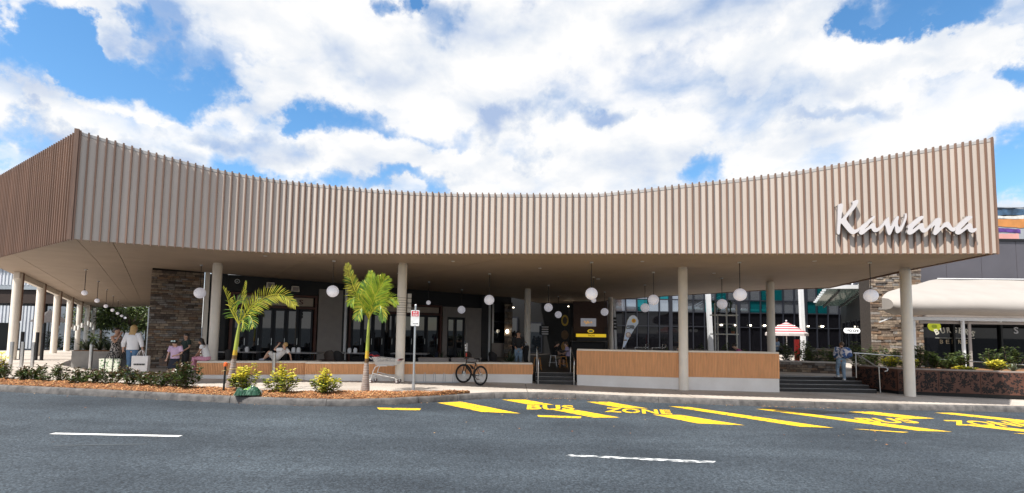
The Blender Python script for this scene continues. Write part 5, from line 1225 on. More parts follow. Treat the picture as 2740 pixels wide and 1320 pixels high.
# ------------------------------------------------------------------ terrace tables and chairs
TTOP = mat('table_top', (.30, .29, .30), .3, 0, .05, 4); CHD = mat('chair_resin', (.018, .016, .018), .5, 0, .15, 10); CHN = mat('chair_navy', (.015, .022, .05), .5); CHB = mat('chair_brown', (.055, .036, .03), .6)
def table(x, y, z, label, w_=1.5, d_=.75, rz=0.):
    t = thing('table', (x, y, z), label, 'table', 'cafe tables on the terrace', rz); MB().box((0, 0, .725), (w_, d_, .035)).build('table_top', TTOP, t)
    for s in (-1, 1): MB().cyl((s * w_ * .3, 0, .02), (s * w_ * .3, 0, .71), .035, 10).build('pedestal', BLACK, t); MB().box((s * w_ * .3, 0, .012), (.08, .6, .024)).build('foot', BLACK, t)
    return t
def chair(x, y, z, rz, m, label):
    t = thing('chair', (x, y, z), label, 'chair', 'dark cafe chairs on the terrace', rz)
    b = MB(); b.prism(rrect(.44, .44, .08), .03, (V((0, 0, .44)), V((1, 0, 0)), V((0, 1, 0)), V((0, 0, 1)))); b.build('seat', m, t)
    b = MB(); n = 9
    for i in range(n + 1):
        a = -.95 + 1.9 * i / n; x_, y_ = .24 * math.sin(a), .22 * math.cos(a); h = .86 - .16 * abs(a) ** 2
        for z_, k_ in ((.46, .95), (.62, 1.02), (h, 1.13)): b.v.append((x_ * k_, y_ * k_, z_))
        for z_, k_ in ((h, 1.07), (.62, .96), (.46, .89)): b.v.append((x_ * k_, y_ * k_, z_))
    b.f = [(i * 6 + j, i * 6 + (j + 1) % 6, (i + 1) * 6 + (j + 1) % 6, (i + 1) * 6 + j) for i in range(n) for j in range(6)] + [tuple(range(5, -1, -1)), tuple(n * 6 + j for j in range(6))]; b.mi = [0] * len(b.f); b.build('backrest', m, t, True)
    for sx in (-1, 1):
        for sy in (-1, 1): MB().tube([(.17 * sx, .17 * sy, .44), (.20 * sx, .21 * sy, 0)], [.02, .014], 8).build('leg', m, t, True)
    return t
ZT = .31
TB = [(-10.85, 19.7, 'cafe table in front of the left folding doors, left of the boy'), (-8.45, 19.75, 'cafe table right of the lounging boy'), (-6.45, 20.1, 'cafe table behind the taller palm trunk'), (-4.2, 20.4, 'cafe table just right of the banded column')]
for x, y, l in TB: table(x, y, ZT, l)
CH = [(-11.9, 19.8, 1.57, CHD, 'dark chair at the left end of the leftmost cafe table'), (-9.75, 19.55, -1.5, CHN, 'navy chair between the leftmost cafe table and the boy'), (-10.9, 19.1, 3.1, CHD, 'dark chair with its back to the low wall at the leftmost table'), (-7.45, 19.6, -1.5, CHB, 'brown chair right of the table beside the boy'), (-7.05, 19.0, .4, CHB, 'brown chair turned aside before the pale downpipe'), (-6.75, 19.3, 2.9, CHD, 'dark chair pulled up to the table behind the taller palm'), (-5.4, 19.4, 3.3, CHN, 'navy chair behind the shopping trolley'), (-3.2, 19.8, -1.6, CHN, 'navy chair right of the bus sign pole'), (-1.6, 20.2, 1.2, CHB, 'brown chair behind the bicycle'), (-.7, 20.5, 2.6, CHD, 'dark chair left of the spiky potted plant')]
for x, y, rz, m, l in CH: chair(x, y, ZT, rz, m, l)
def holder(x, y, label, w_=.13, h_=.19, m=BRIGHT):
    t = thing('napkin_holder', (x, y, ZT + .7435), label, 'napkin holder', 'white table caddies'); MB().box((0, 0, h_ * .4), (w_, .1, h_ * .8)).build('caddy', m, t); MB().box((0, 0, h_ * .86), (w_ * .75, .05, h_ * .3), ry=.06).build('napkins', BRIGHT, t)
for x, y, l in ((-10.98, 19.6, 'larger white caddy on the leftmost cafe table'), (-10.6, 19.6, 'smaller white caddy on the leftmost cafe table'), (-8.75, 19.65, 'left white caddy on the table beside the boy'), (-8.55, 19.65, 'right white caddy on the table beside the boy'), (-6.62, 20.0, 'left white caddy on the table behind the taller palm'), (-6.38, 20.0, 'right white caddy on the table behind the taller palm'), (-4.55, 20.3, 'white caddy on the table beside the banded column')): holder(x, y, l)
for x, y, l in ((-2.9, 18.2, 'left pale bench block behind the low wall near the bus sign'), (-1.7, 18.4, 'right pale bench block behind the low wall near the bicycle')):
    t = thing('bench_block', (x, y, ZT - .02), l, 'bench'); MB().box((0, .2, .33), (1.1, .4, .66)).build('block', GREYW, t); MB().box((0, .2, .68), (1.14, .44, .04)).build('seat_slab', GREYW, t)
# hall stools and high table
def stool(x, y, m, label):
    t = thing('bar_stool', (x, y, .5), label, 'bar stool', 'bar stools in the hall'); t.scale = (.85, .85, .66); MB().cyl((0, 0, .70), (0, 0, .73), .17, 14).build('seat', m, t)
    for sx in (-1, 1):
        for sy in (-1, 1): MB().tube([(.12 * sx, .12 * sy, .7), (.19 * sx, .19 * sy, 0)], .012, 6).build('leg', m, t)
    n = 12; MB().tube([(.23 * math.cos(2 * PI * i / n), .23 * math.sin(2 * PI * i / n), .25) for i in range(n + 1)], .009, 5, False).build('foot_ring', m, t)
YST = mat('stool_orange', (.55, .22, .03), .4)
stool(1.85, 21.6, WHITEM, 'white wire bar stool in the hall doorway'); stool(2.25, 21.0, YST, 'yellow bar stool beside the seated pair'); stool(3.3, 22.4, WHITEM, 'white bar stool right of the seated pair'); stool(1.05, 19.6, YST, 'orange bar stool left of the entry steps')
t = thing('low_table', (2.25, 21.9, .5), 'small dark table between the pair seated in the hall', 'table'); MB().box((0, 0, .68), (.6, .6, .04)).build('table_top', CHB, t); MB().cyl((0, 0, 0), (0, 0, .66), .04, 10).build('pedestal', BLACK, t); MB().cyl((0, 0, 0), (0, 0, .03), .28, 16).build('base', BLACK, t)
# tube chairs behind the tall wall
for x, l in ((5.0, 'left tubular chair back showing above the tall orange wall'), (5.65, 'right tubular chair back showing above the tall orange wall')):
    t = thing('tub_chair', (x, 18.7, .5), l, 'chair', 'tubular chairs behind the tall wall'); b = MB(); b.tube([(-.27, -.05, .3), (-.27, -.05, .98), (.22, -.05, .98), (.27, -.03, 1.06), (.27, .05, 1.12), (.22, .25, 1.1), (.2, .3, .3)], .014, 6); b.build('frame', STEEL, t, True); MB().box((0, .2, .45), (.5, .5, .05)).build('seat', CHD, t); MB().box((0, .0, .72), (.5, .03, .4)).build('backrest', CHD, t)
# ------------------------------------------------------------------ plants
def leafmat(name, c, c2, tl=.35, rough=.5):
    m = bpy.data.materials.new(name); m.use_nodes = True; t = m.node_tree; b = t.nodes['Principled BSDF']; o = t.nodes['Material Output']; b.inputs['Roughness'].default_value = rough
    n = t.nodes.new('ShaderNodeTexNoise'); n.inputs['Scale'].default_value = 9; n.inputs['Detail'].default_value = 3; tcn = t.nodes.new('ShaderNodeTexCoord'); t.links.new(tcn.outputs['Object'], n.inputs['Vector'])
    r = t.nodes.new('ShaderNodeValToRGB'); r.color_ramp.elements[0].position = .35; r.color_ramp.elements[0].color = (*c2, 1); r.color_ramp.elements[1].position = .65; r.color_ramp.elements[1].color = (*c, 1)
    t.links.new(n.outputs['Fac'], r.inputs['Fac']); t.links.new(r.outputs[0], b.inputs['Base Color'])
    tr = t.nodes.new('ShaderNodeBsdfTranslucent'); t.links.new(r.outputs[0], tr.inputs['Color']); mx = t.nodes.new('ShaderNodeMixShader'); mx.inputs['Fac'].default_value = tl
    t.links.new(b.outputs[0], mx.inputs[1]); t.links.new(tr.outputs[0], mx.inputs[2]); t.links.new(mx.outputs[0], o.inputs['Surface']); return m
HEDGE = [leafmat('dark_leaf', (.075, .115, .032), (.030, .055, .018), .2, .38), leafmat('mid_leaf', (.12, .18, .045), (.06, .10, .026), .2, .4), leafmat('bronze_leaf', (.13, .07, .03), (.07, .05, .02), .25, .4)]
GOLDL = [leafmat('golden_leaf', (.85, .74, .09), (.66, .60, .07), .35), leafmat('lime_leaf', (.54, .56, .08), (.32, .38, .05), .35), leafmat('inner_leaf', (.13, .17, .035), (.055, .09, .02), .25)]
PALM = [leafmat('palm_leaf', (.42, .52, .04), (.24, .36, .03), .4, .4), leafmat('palm_leaf_yellow', (.66, .62, .07), (.48, .46, .05), .4, .4), leafmat('palm_leaf_green', (.17, .30, .04), (.10, .20, .03), .35, .35)]
TREEL = [leafmat('tree_leaf', (.060, .095, .022), (.028, .052, .014), .25), leafmat('tree_leaf_light', (.13, .17, .035), (.075, .11, .025), .3), leafmat('tree_leaf_dark', (.022, .036, .012), (.012, .022, .008), .15)]
BARK = mat('bark', (.14, .10, .075), .9, 0, .25, 14, .5, 40)
def leaf(b, p, d, L, w, fold=.35, droop=.0, up=None):
    d = d.normalized(); u = up or V((0, 0, 1)); s = d.cross(u)
    if s.length < 1e-3: s = V((1, 0, 0))
    s.normalize(); n = s.cross(d); t = p + d * L - V((0, 0, droop * L)); m = p + d * (L * .45)
    b.add([p, m + s * w + n * w * fold, t, m - s * w + n * w * fold], [(0, 1, 2), (0, 2, 3)])
def shrub(x, y, z, R, H, n, L, mats, label, cat, group, seed, name='shrub', tipmat=None, upright=.6, shoots=10, weights=(5, 4, 1), fresh=True):
    r = random.Random(seed); t = thing(name, (x, y, z), label, cat, group)
    st = MB(); lf = MB(); sh = []
    for k in range(shoots):
        a = r.random() * 6.283; rad = R * r.random() ** .6; h = H * (1 - .45 * (rad / R) ** 2) * r.uniform(.72, 1.06); tip = V((math.cos(a) * rad, math.sin(a) * rad * .9, h)); bs = V((tip.x * .22, tip.y * .22, 0)); md = bs.lerp(tip, .5) + V((tip.x * .18, tip.y * .18, 0))
        st.tube([bs, md, tip], [.010, .007, .003], 5); sh.append((bs, md, tip))
    for i in range(n):
        bs, md, tip = sh[i % shoots]; q = r.random() ** .62; p = (bs.lerp(md, q * 2) if q < .5 else md.lerp(tip, q * 2 - 1)); a = r.random() * 6.283
        d = V((math.cos(a), math.sin(a), upright * r.uniform(-.2, 1.6))); top = q > .82 and p.z > H * .55
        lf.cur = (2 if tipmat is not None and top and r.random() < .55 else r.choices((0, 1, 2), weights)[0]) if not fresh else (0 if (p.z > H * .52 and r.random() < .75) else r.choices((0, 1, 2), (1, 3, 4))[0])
        leaf(lf, p + d * .02, d, L * r.uniform(.7, 1.25), L * r.uniform(.20, .30), .3, r.uniform(0, .25), V((r.uniform(-.4, .4), r.uniform(-.4, .4), 1)))
    st.build('stems', BARK, t); lf.build('foliage', mats, t); return t
# dark hedge shrubs along the left bed
hx = [-14.9, -14.35, -13.75, -13.2, -12.65, -12.1, -11.6, -11.05, -10.5, -10.0, -9.55, -9.1]
hl = ['leftmost dark shrub of the kerbside row', 'second dark shrub from the left end of the kerbside row', 'third dark shrub from the left in the kerbside row', 'fourth dark shrub from the left in the kerbside row', 'fifth dark shrub from the left in the kerbside row', 'dark shrub in front of the woman in the print dress', 'dark shrub in front of the floral tote bag', 'dark shrub in front of the white paper shopping bag', 'dark shrub just right of the white paper shopping bag', 'dark shrub left of the girl in the pink tee', 'dark shrub at the feet of the girl in the pink tee', 'short dark shrub left of the tall one at the row end']
for i, x in enumerate(hx):
    y = kerb_y(x) + .52 + .07 * math.sin(3.1 * i); shrub(x, y, pav(x, y) + .05, .36 + .05 * math.sin(2 * i), .46 + .07 * math.sin(1.7 * i + 1), 400, .095, HEDGE, hl[i], 'shrub', 'dark shrubs along the kerb', 40 + i, tipmat=2, fresh=False, shoots=13, upright=.7)
shrub(-8.72, 13.2, pav(-8.72) + .05, .34, .86, 480, .11, HEDGE, 'tallest dark shrub at the right end of the kerbside row', 'shrub', 'dark shrubs along the kerb', 77, tipmat=2, fresh=False, shoots=12, upright=.8)
shrub(-14.6, kerb_y(-14.6) + .6, pav(-14.6) + .05, .25, .72, 150, .10, GOLDL, 'yellowish sprig growing among the dark shrubs at the far left', 'shrub', None, 78, shoots=6)
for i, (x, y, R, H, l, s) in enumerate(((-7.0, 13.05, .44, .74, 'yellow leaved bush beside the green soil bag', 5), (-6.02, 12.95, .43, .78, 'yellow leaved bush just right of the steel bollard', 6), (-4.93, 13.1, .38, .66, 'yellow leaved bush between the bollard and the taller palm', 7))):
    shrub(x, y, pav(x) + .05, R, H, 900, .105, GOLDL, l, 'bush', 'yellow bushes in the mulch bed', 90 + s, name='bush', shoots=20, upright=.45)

# palms
TRK = mat('palm_trunk_grey', (.30, .235, .205), .85, 0, .2, 9, .3, 40); RING = mat('palm_trunk_ring', (.50, .44, .40), .85, 0, .15, 9)
BRN = mat('palm_sheath_brown', (.16, .085, .03), .7, 0, .25, 12); GLD = mat('palm_sheath_gold', (.62, .40, .035), .5, 0, .12, 5); CRN = mat('palm_crownshaft', (.36, .42, .065), .4, 0, .1, 3, stretch=(8, 8, 1))
def frond(t, pts, LL, n, seed, m=0, lean=.5, sides=(1, -1), w=.011, sag=.35, plane=(0, -1, 0), start=.18):
    r = random.Random(seed); P = smooth_line([(0, 0, 0)] + pts, 8); c = [0]
    for a, b_ in zip(P, P[1:]): c.append(c[-1] + (b_ - a).length)
    b = MB(); b.cur = 1; b.tube(P, [.016 * (1 - .85 * i / (len(P) - 1)) + .002 for i in range(len(P))], 6); pl = V(plane).normalized()
    for i in range(n):
        u = start + (1 - start) * (i + .5) / n; s = u * c[-1]
        for k in range(len(P) - 1):
            if s <= c[k + 1]: break
        q = P[k].lerp(P[k + 1], (s - c[k]) / (c[k + 1] - c[k])); T = (P[k + 1] - P[k]).normalized(); S_ = T.cross(pl).normalized()
        for sd in sides:
            L = LL * (math.sin(PI * min(1, .16 + .80 * u)) ** .7) * r.uniform(.85, 1.1); d = (T * (.55 + .75 * u * lean) + S_ * sd * (1 - .35 * u) + pl * r.uniform(-.05, .35)).normalized()
            b.cur = m if r.random() < .62 else r.choice((0, 1, 2)); s2 = d.cross(pl).normalized()
            p1 = q + d * L * .4 - V((0, 0, sag * L * .06)); p2 = q + d * L * .75 - V((0, 0, sag * L * .26)); p3 = q + d * L - V((0, 0, sag * L * .52)); ww = w * r.uniform(.8, 1.2); f = pl * ww * .5
            b.add([q - s2 * ww * .35, q + s2 * ww * .35, p1 - s2 * ww + f, p1 + s2 * ww + f, p2 - s2 * ww * .8, p2 + s2 * ww * .8, p3], [(0, 1, 3, 2), (2, 3, 5, 4), (4, 5, 6)])
    b.build('frond', PALM, t)
def palm_tree(x, y, label, hg, hb, hgold, htop, r0, r1, lean):
    t = thing('palm_tree', (x, y, pav(x) + .05), label, 'palm tree', 'young palms in the mulch bed'); at = lambda z: V((lean * z, 0, z))
    tr_ = MB(); zz = [0, .03, .10, .22, .36, .52, .7, hg]; rr_ = [r0 * .98, r0, r0 * .97, r0 * .86, r0 * .75, r0 * .64, r0 * .56, r1]; tr_.tube([at(z) for z in zz if z <= hg], rr_[:len([z for z in zz if z <= hg])], 20)
    tk = tr_.build('trunk', TRK, t, True); b = MB(); z = .06
    while z < hg - .04:
        k = sum(1 for q in zz if q <= z) - 1; f = (z - zz[k]) / (zz[k + 1] - zz[k]); ra = rr_[k] + (rr_[k + 1] - rr_[k]) * f; b.cyl(at(z), at(z + .012), ra + .004, 20); z += .052 + .03 * z
    b.build('trunk_rings', RING, tk, True)
    MB().tube([at(hg), at((hg + hb) / 2), at(hb)], [r1 * 1.02, r1 * .98, r1 * .95], 16).build('brown_sheath', BRN, t, True)
    MB().tube([at(hb), at((hb + hgold) / 2), at(hgold)], [r1 * .96, r1 * .94, r1 * .9], 16).build('golden_sheath', GLD, t, True)
    MB().tube([at(hgold), at(hgold + .25), at(hgold + (htop - hgold) * .7), at(htop)], [r1 * .9, r1 * .86, r1 * .66, r1 * .42], 16).build('crownshaft', CRN, t, True)
    cr_ = bpy.data.objects.new('crown', None); COL.objects.link(cr_); cr_.parent = t; cr_.location = at(htop - .04); return cr_
def px(l, k, ys): return [(a * k, ys[i % len(ys)] * (i + 1), c * k) for i, (a, c) in enumerate(l)]
c1 = palm_tree(-7.79, 13.62, 'shorter palm with windblown sparse fronds and a black stake', .82, .92, 1.06, 1.80, .118, .060, .095)
K1 = .0039
frond(c1, px([(-40, 70), (-68, 130), (-78, 185), (-112, 268)], K1, [-.03]), .30, 19, 1, 1, .3, (1,), 0.0105, .5)
frond(c1, px([(8, 110), (18, 200), (26, 318)], K1, [.02]), .17, 9, 2, 1, 1.6, (1, -1), 0.0081, 0, start=.55)
frond(c1, px([(48, 75), (125, 150), (225, 212), (330, 215), (428, 140)], K1, [-.05]), .42, 34, 3, 1, .5, (1, -1), 0.0118, .25)
frond(c1, px([(30, 42), (80, 70), (118, 40), (142, -10)], K1, [-.07]), .34, 12, 4, 2, .6, (1, -1), 0.0112, .5)
frond(c1, px([(-25, 60), (-55, 110), (-40, 170), (30, 190)], K1, [.03]), .36, 14, 5, 2, .6, (1, -1), 0.0112, .5)
frond(c1, px([(15, 28), (42, 30), (66, -28)], K1, [-.05]), .24, 7, 6, 2, .6, (1, -1), 0.0112, .4)
frond(c1, px([(35, 90), (70, 160), (110, 190)], K1, [.09]), .34, 11, 7, 0, .7, (1, -1), 0.0112, .4)
c2 = palm_tree(-4.12, 13.9, 'taller palm with a full fan of bright green fronds', .80, .92, 1.14, 2.06, .122, .055, .02)
K2 = .00232
frond(c2, px([(-60, 130), (-175, 320), (-250, 500), (-310, 700)], K2, [.03]), .36, 31, 11, 1, .55, (1, -1), 0.0105, .35)
frond(c2, px([(12, 130), (22, 330), (0, 500), (-22, 600)], K2, [.04]), .40, 28, 12, 0, 1.2, (1, -1), 0.0136, .1)
frond(c2, px([(30, 120), (90, 300), (165, 430), (215, 520)], K2, [-.06]), .55, 33, 13, 0, .9, (1, -1), 0.0143, .15)
frond(c2, px([(55, 130), (170, 240), (290, 270), (355, 190)], K2, [-.04]), .34, 27, 14, 0, .6, (1, -1), 0.0112, .5)
frond(c2, px([(-35, 110), (-100, 220), (-165, 270), (-205, 180)], K2, [-.05]), .36, 25, 15, 0, .6, (1, -1), 0.0112, .6)
frond(c2, px([(40, 80), (115, 160), (180, 150), (220, -10)], K2, [-.08]), .30, 20, 16, 2, .6, (1, -1), 0.0112, .6)
frond(c2, px([(-25, 70), (-60, 140), (-82, 100), (-95, 0)], K2, [-.08]), .28, 17, 17, 2, .6, (1, -1), 0.0112, .6)
frond(c2, px([(-20, 140), (-70, 300), (-85, 420), (-60, 520)], K2, [.10]), .42, 27, 18, 2, .8, (1, -1), .02, .3)
frond(c2, px([(30, 160), (95, 340), (110, 450), (70, 560)], K2, [.10]), .42, 27, 19, 0, .8, (1, -1), .02, .3)

# background trees
def tree(x, y, z, H, R, label, seed, n=2600, cz=.62, group='trees beyond the left walkway', wts=(5, 3, 3)):
    r = random.Random(seed); t = thing('tree', (x, y, z), label, 'tree', group); tb = MB(); top = V((r.uniform(-.2, .2), 0, H * .55)); tb.tube([(0, 0, 0), (.05, 0, H * .25), top], [H * .028, H * .02, H * .013], 8)
    cl = []
    for k in range(17):
        a = r.random() * 6.283; q = r.random() ** .5; e = V((math.cos(a) * R * q, math.sin(a) * R * q, H * (cz + .36 * (r.random() - .45) * (1.25 - q * .6)))); tb.tube([top * .8, top.lerp(e, .5) + V((0, 0, .1)), e], [H * .01, H * .006, H * .003], 5); cl.append((e, R * r.uniform(.24, .46)))
    tb.build('trunk', BARK, t, True); b = MB()
    for i in range(n):
        e, q = r.choice(cl); d = V((r.gauss(0, 1), r.gauss(0, 1), r.gauss(0, .8))).normalized(); p = e + d * q * r.random() ** .35; b.cur = r.choices((0, 1, 2), wts)[0]
        leaf(b, p, (d + V((r.uniform(-.5, .5), r.uniform(-.5, .5), r.uniform(-.6, .5)))), R * r.uniform(.07, .12), R * .034, .3, .2)
    b.build('crown', TREEL, t)
for i, (s, Y, H, R, l) in enumerate(((128, 58, 7.2, 2.5, 'round dark tree seen between the second and third walkway columns'), (160, 62, 4.9, 2.4, 'lower tree behind the paper lanterns'), (205, 56, 4.4, 2.2, 'bushy tree between the fourth and fifth walkway columns'), (236, 60, 6.0, 2.4, 'tree between the fifth and sixth walkway columns'), (275, 52, 6.2, 2.6, 'leafy tree just beyond the end of the walkway'), (318, 50, 6.6, 2.8, 'broad tree with bright leaves beyond the walkway'), (362, 47, 6.4, 2.7, 'tree hard against the stone wall edge beyond the walkway'), (338, 58, 6.4, 2.7, 'dark tree farther behind the walkway trees'), (396, 50, 6.8, 3.0, 'rightmost tree mostly hidden behind the stone wall'))):
    tree((s - 1370) / 1300 * Y, Y, -.9, H, R, l, 200 + i, 2300, .60, wts=(4, 6, 2) if i in (4, 5, 6, 8) else (5, 3, 3))
for i, (s, Y, l) in enumerate(((150, 44, 'low shrub left of the others below the paper lanterns'), (200, 43, 'low shrub below the paper lanterns, right of centre'), (268, 40, 'yellowish shrub at the end of the pale planter'), (320, 40, 'low green shrub behind the woman in the print dress'), (375, 38, 'low green shrub beside the stone wall edge'))):
    shrub((s - 1370) / 1300 * Y, Y, -.5, 1.5, 2.1, 700, .24, TREEL, l, 'shrub', 'shrubs beyond the walkway', 300 + i, shoots=20, fresh=False, upright=.4)
# strappy plants
STRAP = [leafmat('strap_leaf', (.04, .06, .03), (.02, .032, .018), .15, .3), leafmat('strap_leaf_pale', (.20, .24, .17), (.11, .14, .09), .25, .4)]
def strappy(x, y, z, n, L, label, pot=None, seed=0, m=0, name='potted_plant', group='spiky potted plants', w=.022):
    r = random.Random(seed); t = thing(name, (x, y, z), label, 'plant', group); h = 0
    if pot: b = MB(); b.lathe([(0, 0), (pot * .75, 0), (pot, pot * 1.7), (pot * .88, pot * 1.7), (0, pot * 1.6)], n=14); b.build('pot', POT, t, True); h = pot * 1.6
    b = MB()
    for i in range(n):
        a = r.random() * 6.283; e = r.uniform(.5, 1.35); l = L * r.uniform(.7, 1.1); d = V((math.cos(a) * math.cos(e), math.sin(a) * math.cos(e), math.sin(e))); s = V((-d.y, d.x, 0)).normalized(); p = V((0, 0, h)); pts = []
        for k in range(5): u = k / 4; pts.append(p + d * (l * u) - V((0, 0, l * .42 * u * u * (1.2 - math.sin(e)))))
        b.cur = m if r.random() < .8 else 1; ww = [w * .7, w, w, w * .7, .002]
        b.add([q + s * ww[k] * g for k, q in enumerate(pts) for g in (1, -1)], [(2 * k, 2 * k + 1, 2 * k + 3, 2 * k + 2) for k in range(4)])
    b.build('leaves', STRAP, t); return t
strappy(-.05, 19.0, .31, 46, .75, 'large dark spiky plant in a pot left of the entry steps', .2, 1, w=.03)
strappy(-3.1, 21.3, .31, 30, .75, 'spiky potted plant left of the grey side door', .16, 2); strappy(-2.2, 21.6, .31, 30, .72, 'spiky potted plant right of the grey side door', .16, 3)
strappy(5.25, 19.4, .5, 40, .75, 'pale striped spiky plant between the coffee flag and the column', .2, 4, 1)
for i, (x, y) in enumerate(((-16.15, 18.6), (-15.75, 18.7), (-15.35, 18.65))): strappy(x, y, pav(x, y) + .64, 34, .55, ['left', 'middle', 'right'][i] + ' dark strappy plant in the grey planter box', None, 10 + i, 0, 'strappy_plant', 'strappy plants in the planter box', .03)
for i, (x, y, R, H, k, l) in enumerate(((6.55, 18.3, .32, 1.15, 1, 'leafy plant right of the column, showing above the tall wall'), (7.0, 18.4, .35, 1.2, 0, 'flowering plant showing above the middle of the tall wall'), (8.0, 18.4, .35, 1.2, 0, 'plant at the foot of the white shelf on its left'), (8.55, 18.2, .3, 1.1, 1, 'plant at the foot of the white shelf on its right'), (5.75, 18.4, .3, 1.1, 0, 'dark leafy plant hidden by the left edge of the wall column'))):
    shrub(x, y, .5, R, H, 260, .12, TREEL, l, 'plant', 'plants behind the tall wall', 320 + i, name='plant', shoots=9, fresh=False, upright=.5)
for i, x in enumerate((12.3, 13.1, 13.95, 14.7, 15.5, 16.3, 17.0)):
    y = 21.9 + .28 * (i % 2); shrub(x, y, .5, .58, 1.2 + .12 * math.sin(i * 2.2), 520, .15, TREEL, '%s hedge shrub from the left behind the wide steps' % ['first', 'second', 'third', 'fourth', 'fifth', 'sixth', 'seventh'][i], 'shrub', 'hedge shrubs behind the steps', 340 + i, shoots=16, fresh=False, upright=.35)
PZ = .885
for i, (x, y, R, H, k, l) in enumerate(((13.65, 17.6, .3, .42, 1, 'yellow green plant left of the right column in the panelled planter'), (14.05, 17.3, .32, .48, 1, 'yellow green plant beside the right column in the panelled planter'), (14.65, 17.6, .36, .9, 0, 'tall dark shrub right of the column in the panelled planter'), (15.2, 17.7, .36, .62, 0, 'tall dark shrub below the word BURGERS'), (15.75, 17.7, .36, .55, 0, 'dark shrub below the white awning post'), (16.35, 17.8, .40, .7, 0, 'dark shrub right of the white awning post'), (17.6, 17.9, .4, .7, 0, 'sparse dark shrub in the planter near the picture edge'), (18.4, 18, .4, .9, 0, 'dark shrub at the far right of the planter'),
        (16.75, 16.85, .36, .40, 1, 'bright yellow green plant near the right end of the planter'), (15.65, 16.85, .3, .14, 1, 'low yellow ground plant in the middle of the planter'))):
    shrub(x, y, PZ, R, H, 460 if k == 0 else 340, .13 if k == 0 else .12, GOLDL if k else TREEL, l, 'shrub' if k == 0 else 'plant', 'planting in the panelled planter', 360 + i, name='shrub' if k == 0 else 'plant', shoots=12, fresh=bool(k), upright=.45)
strappy(17.2, 16.75, PZ, 40, .36, 'white edged strappy plant at the right edge of the planter', None, 31, 1, 'strappy_plant', 'planting in the panelled planter')
# ------------------------------------------------------------------ people
SKIN = [mat('skin_light', (.60, .36, .26), .5, 0, .04, 8), mat('skin_tan', (.42, .23, .15), .5, 0, .04, 8), mat('skin_deep', (.20, .105, .065), .5, 0, .04, 8)]
HAIR = {'blonde': mat('hair_blonde', (.50, .31, .12), .5, 0, .25, 20, stretch=(14, 14, 1)), 'dark': mat('hair_dark', (.018, .012, .010), .4, 0, .2, 20), 'brown': mat('hair_brown', (.10, .055, .03), .45, 0, .2, 20)}
def cloth(name, c, **k): return mat('cloth_' + name, c, k.pop('rough', .8), 0, k.pop('var', .06), k.pop('scale', 5), k.pop('bump', .25), k.pop('bscale', 14), **k)
EYE_M = mat('eye_dark', (.02, .015, .012), .3); LIP = mat('lip', (.36, .12, .10), .5)
BASE = dict(pelvis=(0, 0, .90), waist=(0, 0, 1.06), chest=(0, .0, 1.27), neck=(0, -.01, 1.43), chin=(0, .03, 1.50), skull=(0, .02, 1.59), crown=(0, 0, 1.655),
            sh_l=(-.165, -.01, 1.385), el_l=(-.215, -.02, 1.11), wr_l=(-.225, .04, .87), sh_r=(.165, -.01, 1.385), el_r=(.215, -.02, 1.11), wr_r=(.225, .04, .87),
            hp_l=(-.085, 0, .86), kn_l=(-.095, .02, .48), an_l=(-.10, -.02, .085), to_l=(-.115, .14, .03), hp_r=(.085, 0, .86), kn_r=(.095, .02, .48), an_r=(.10, -.02, .085), to_r=(.115, .14, .03))
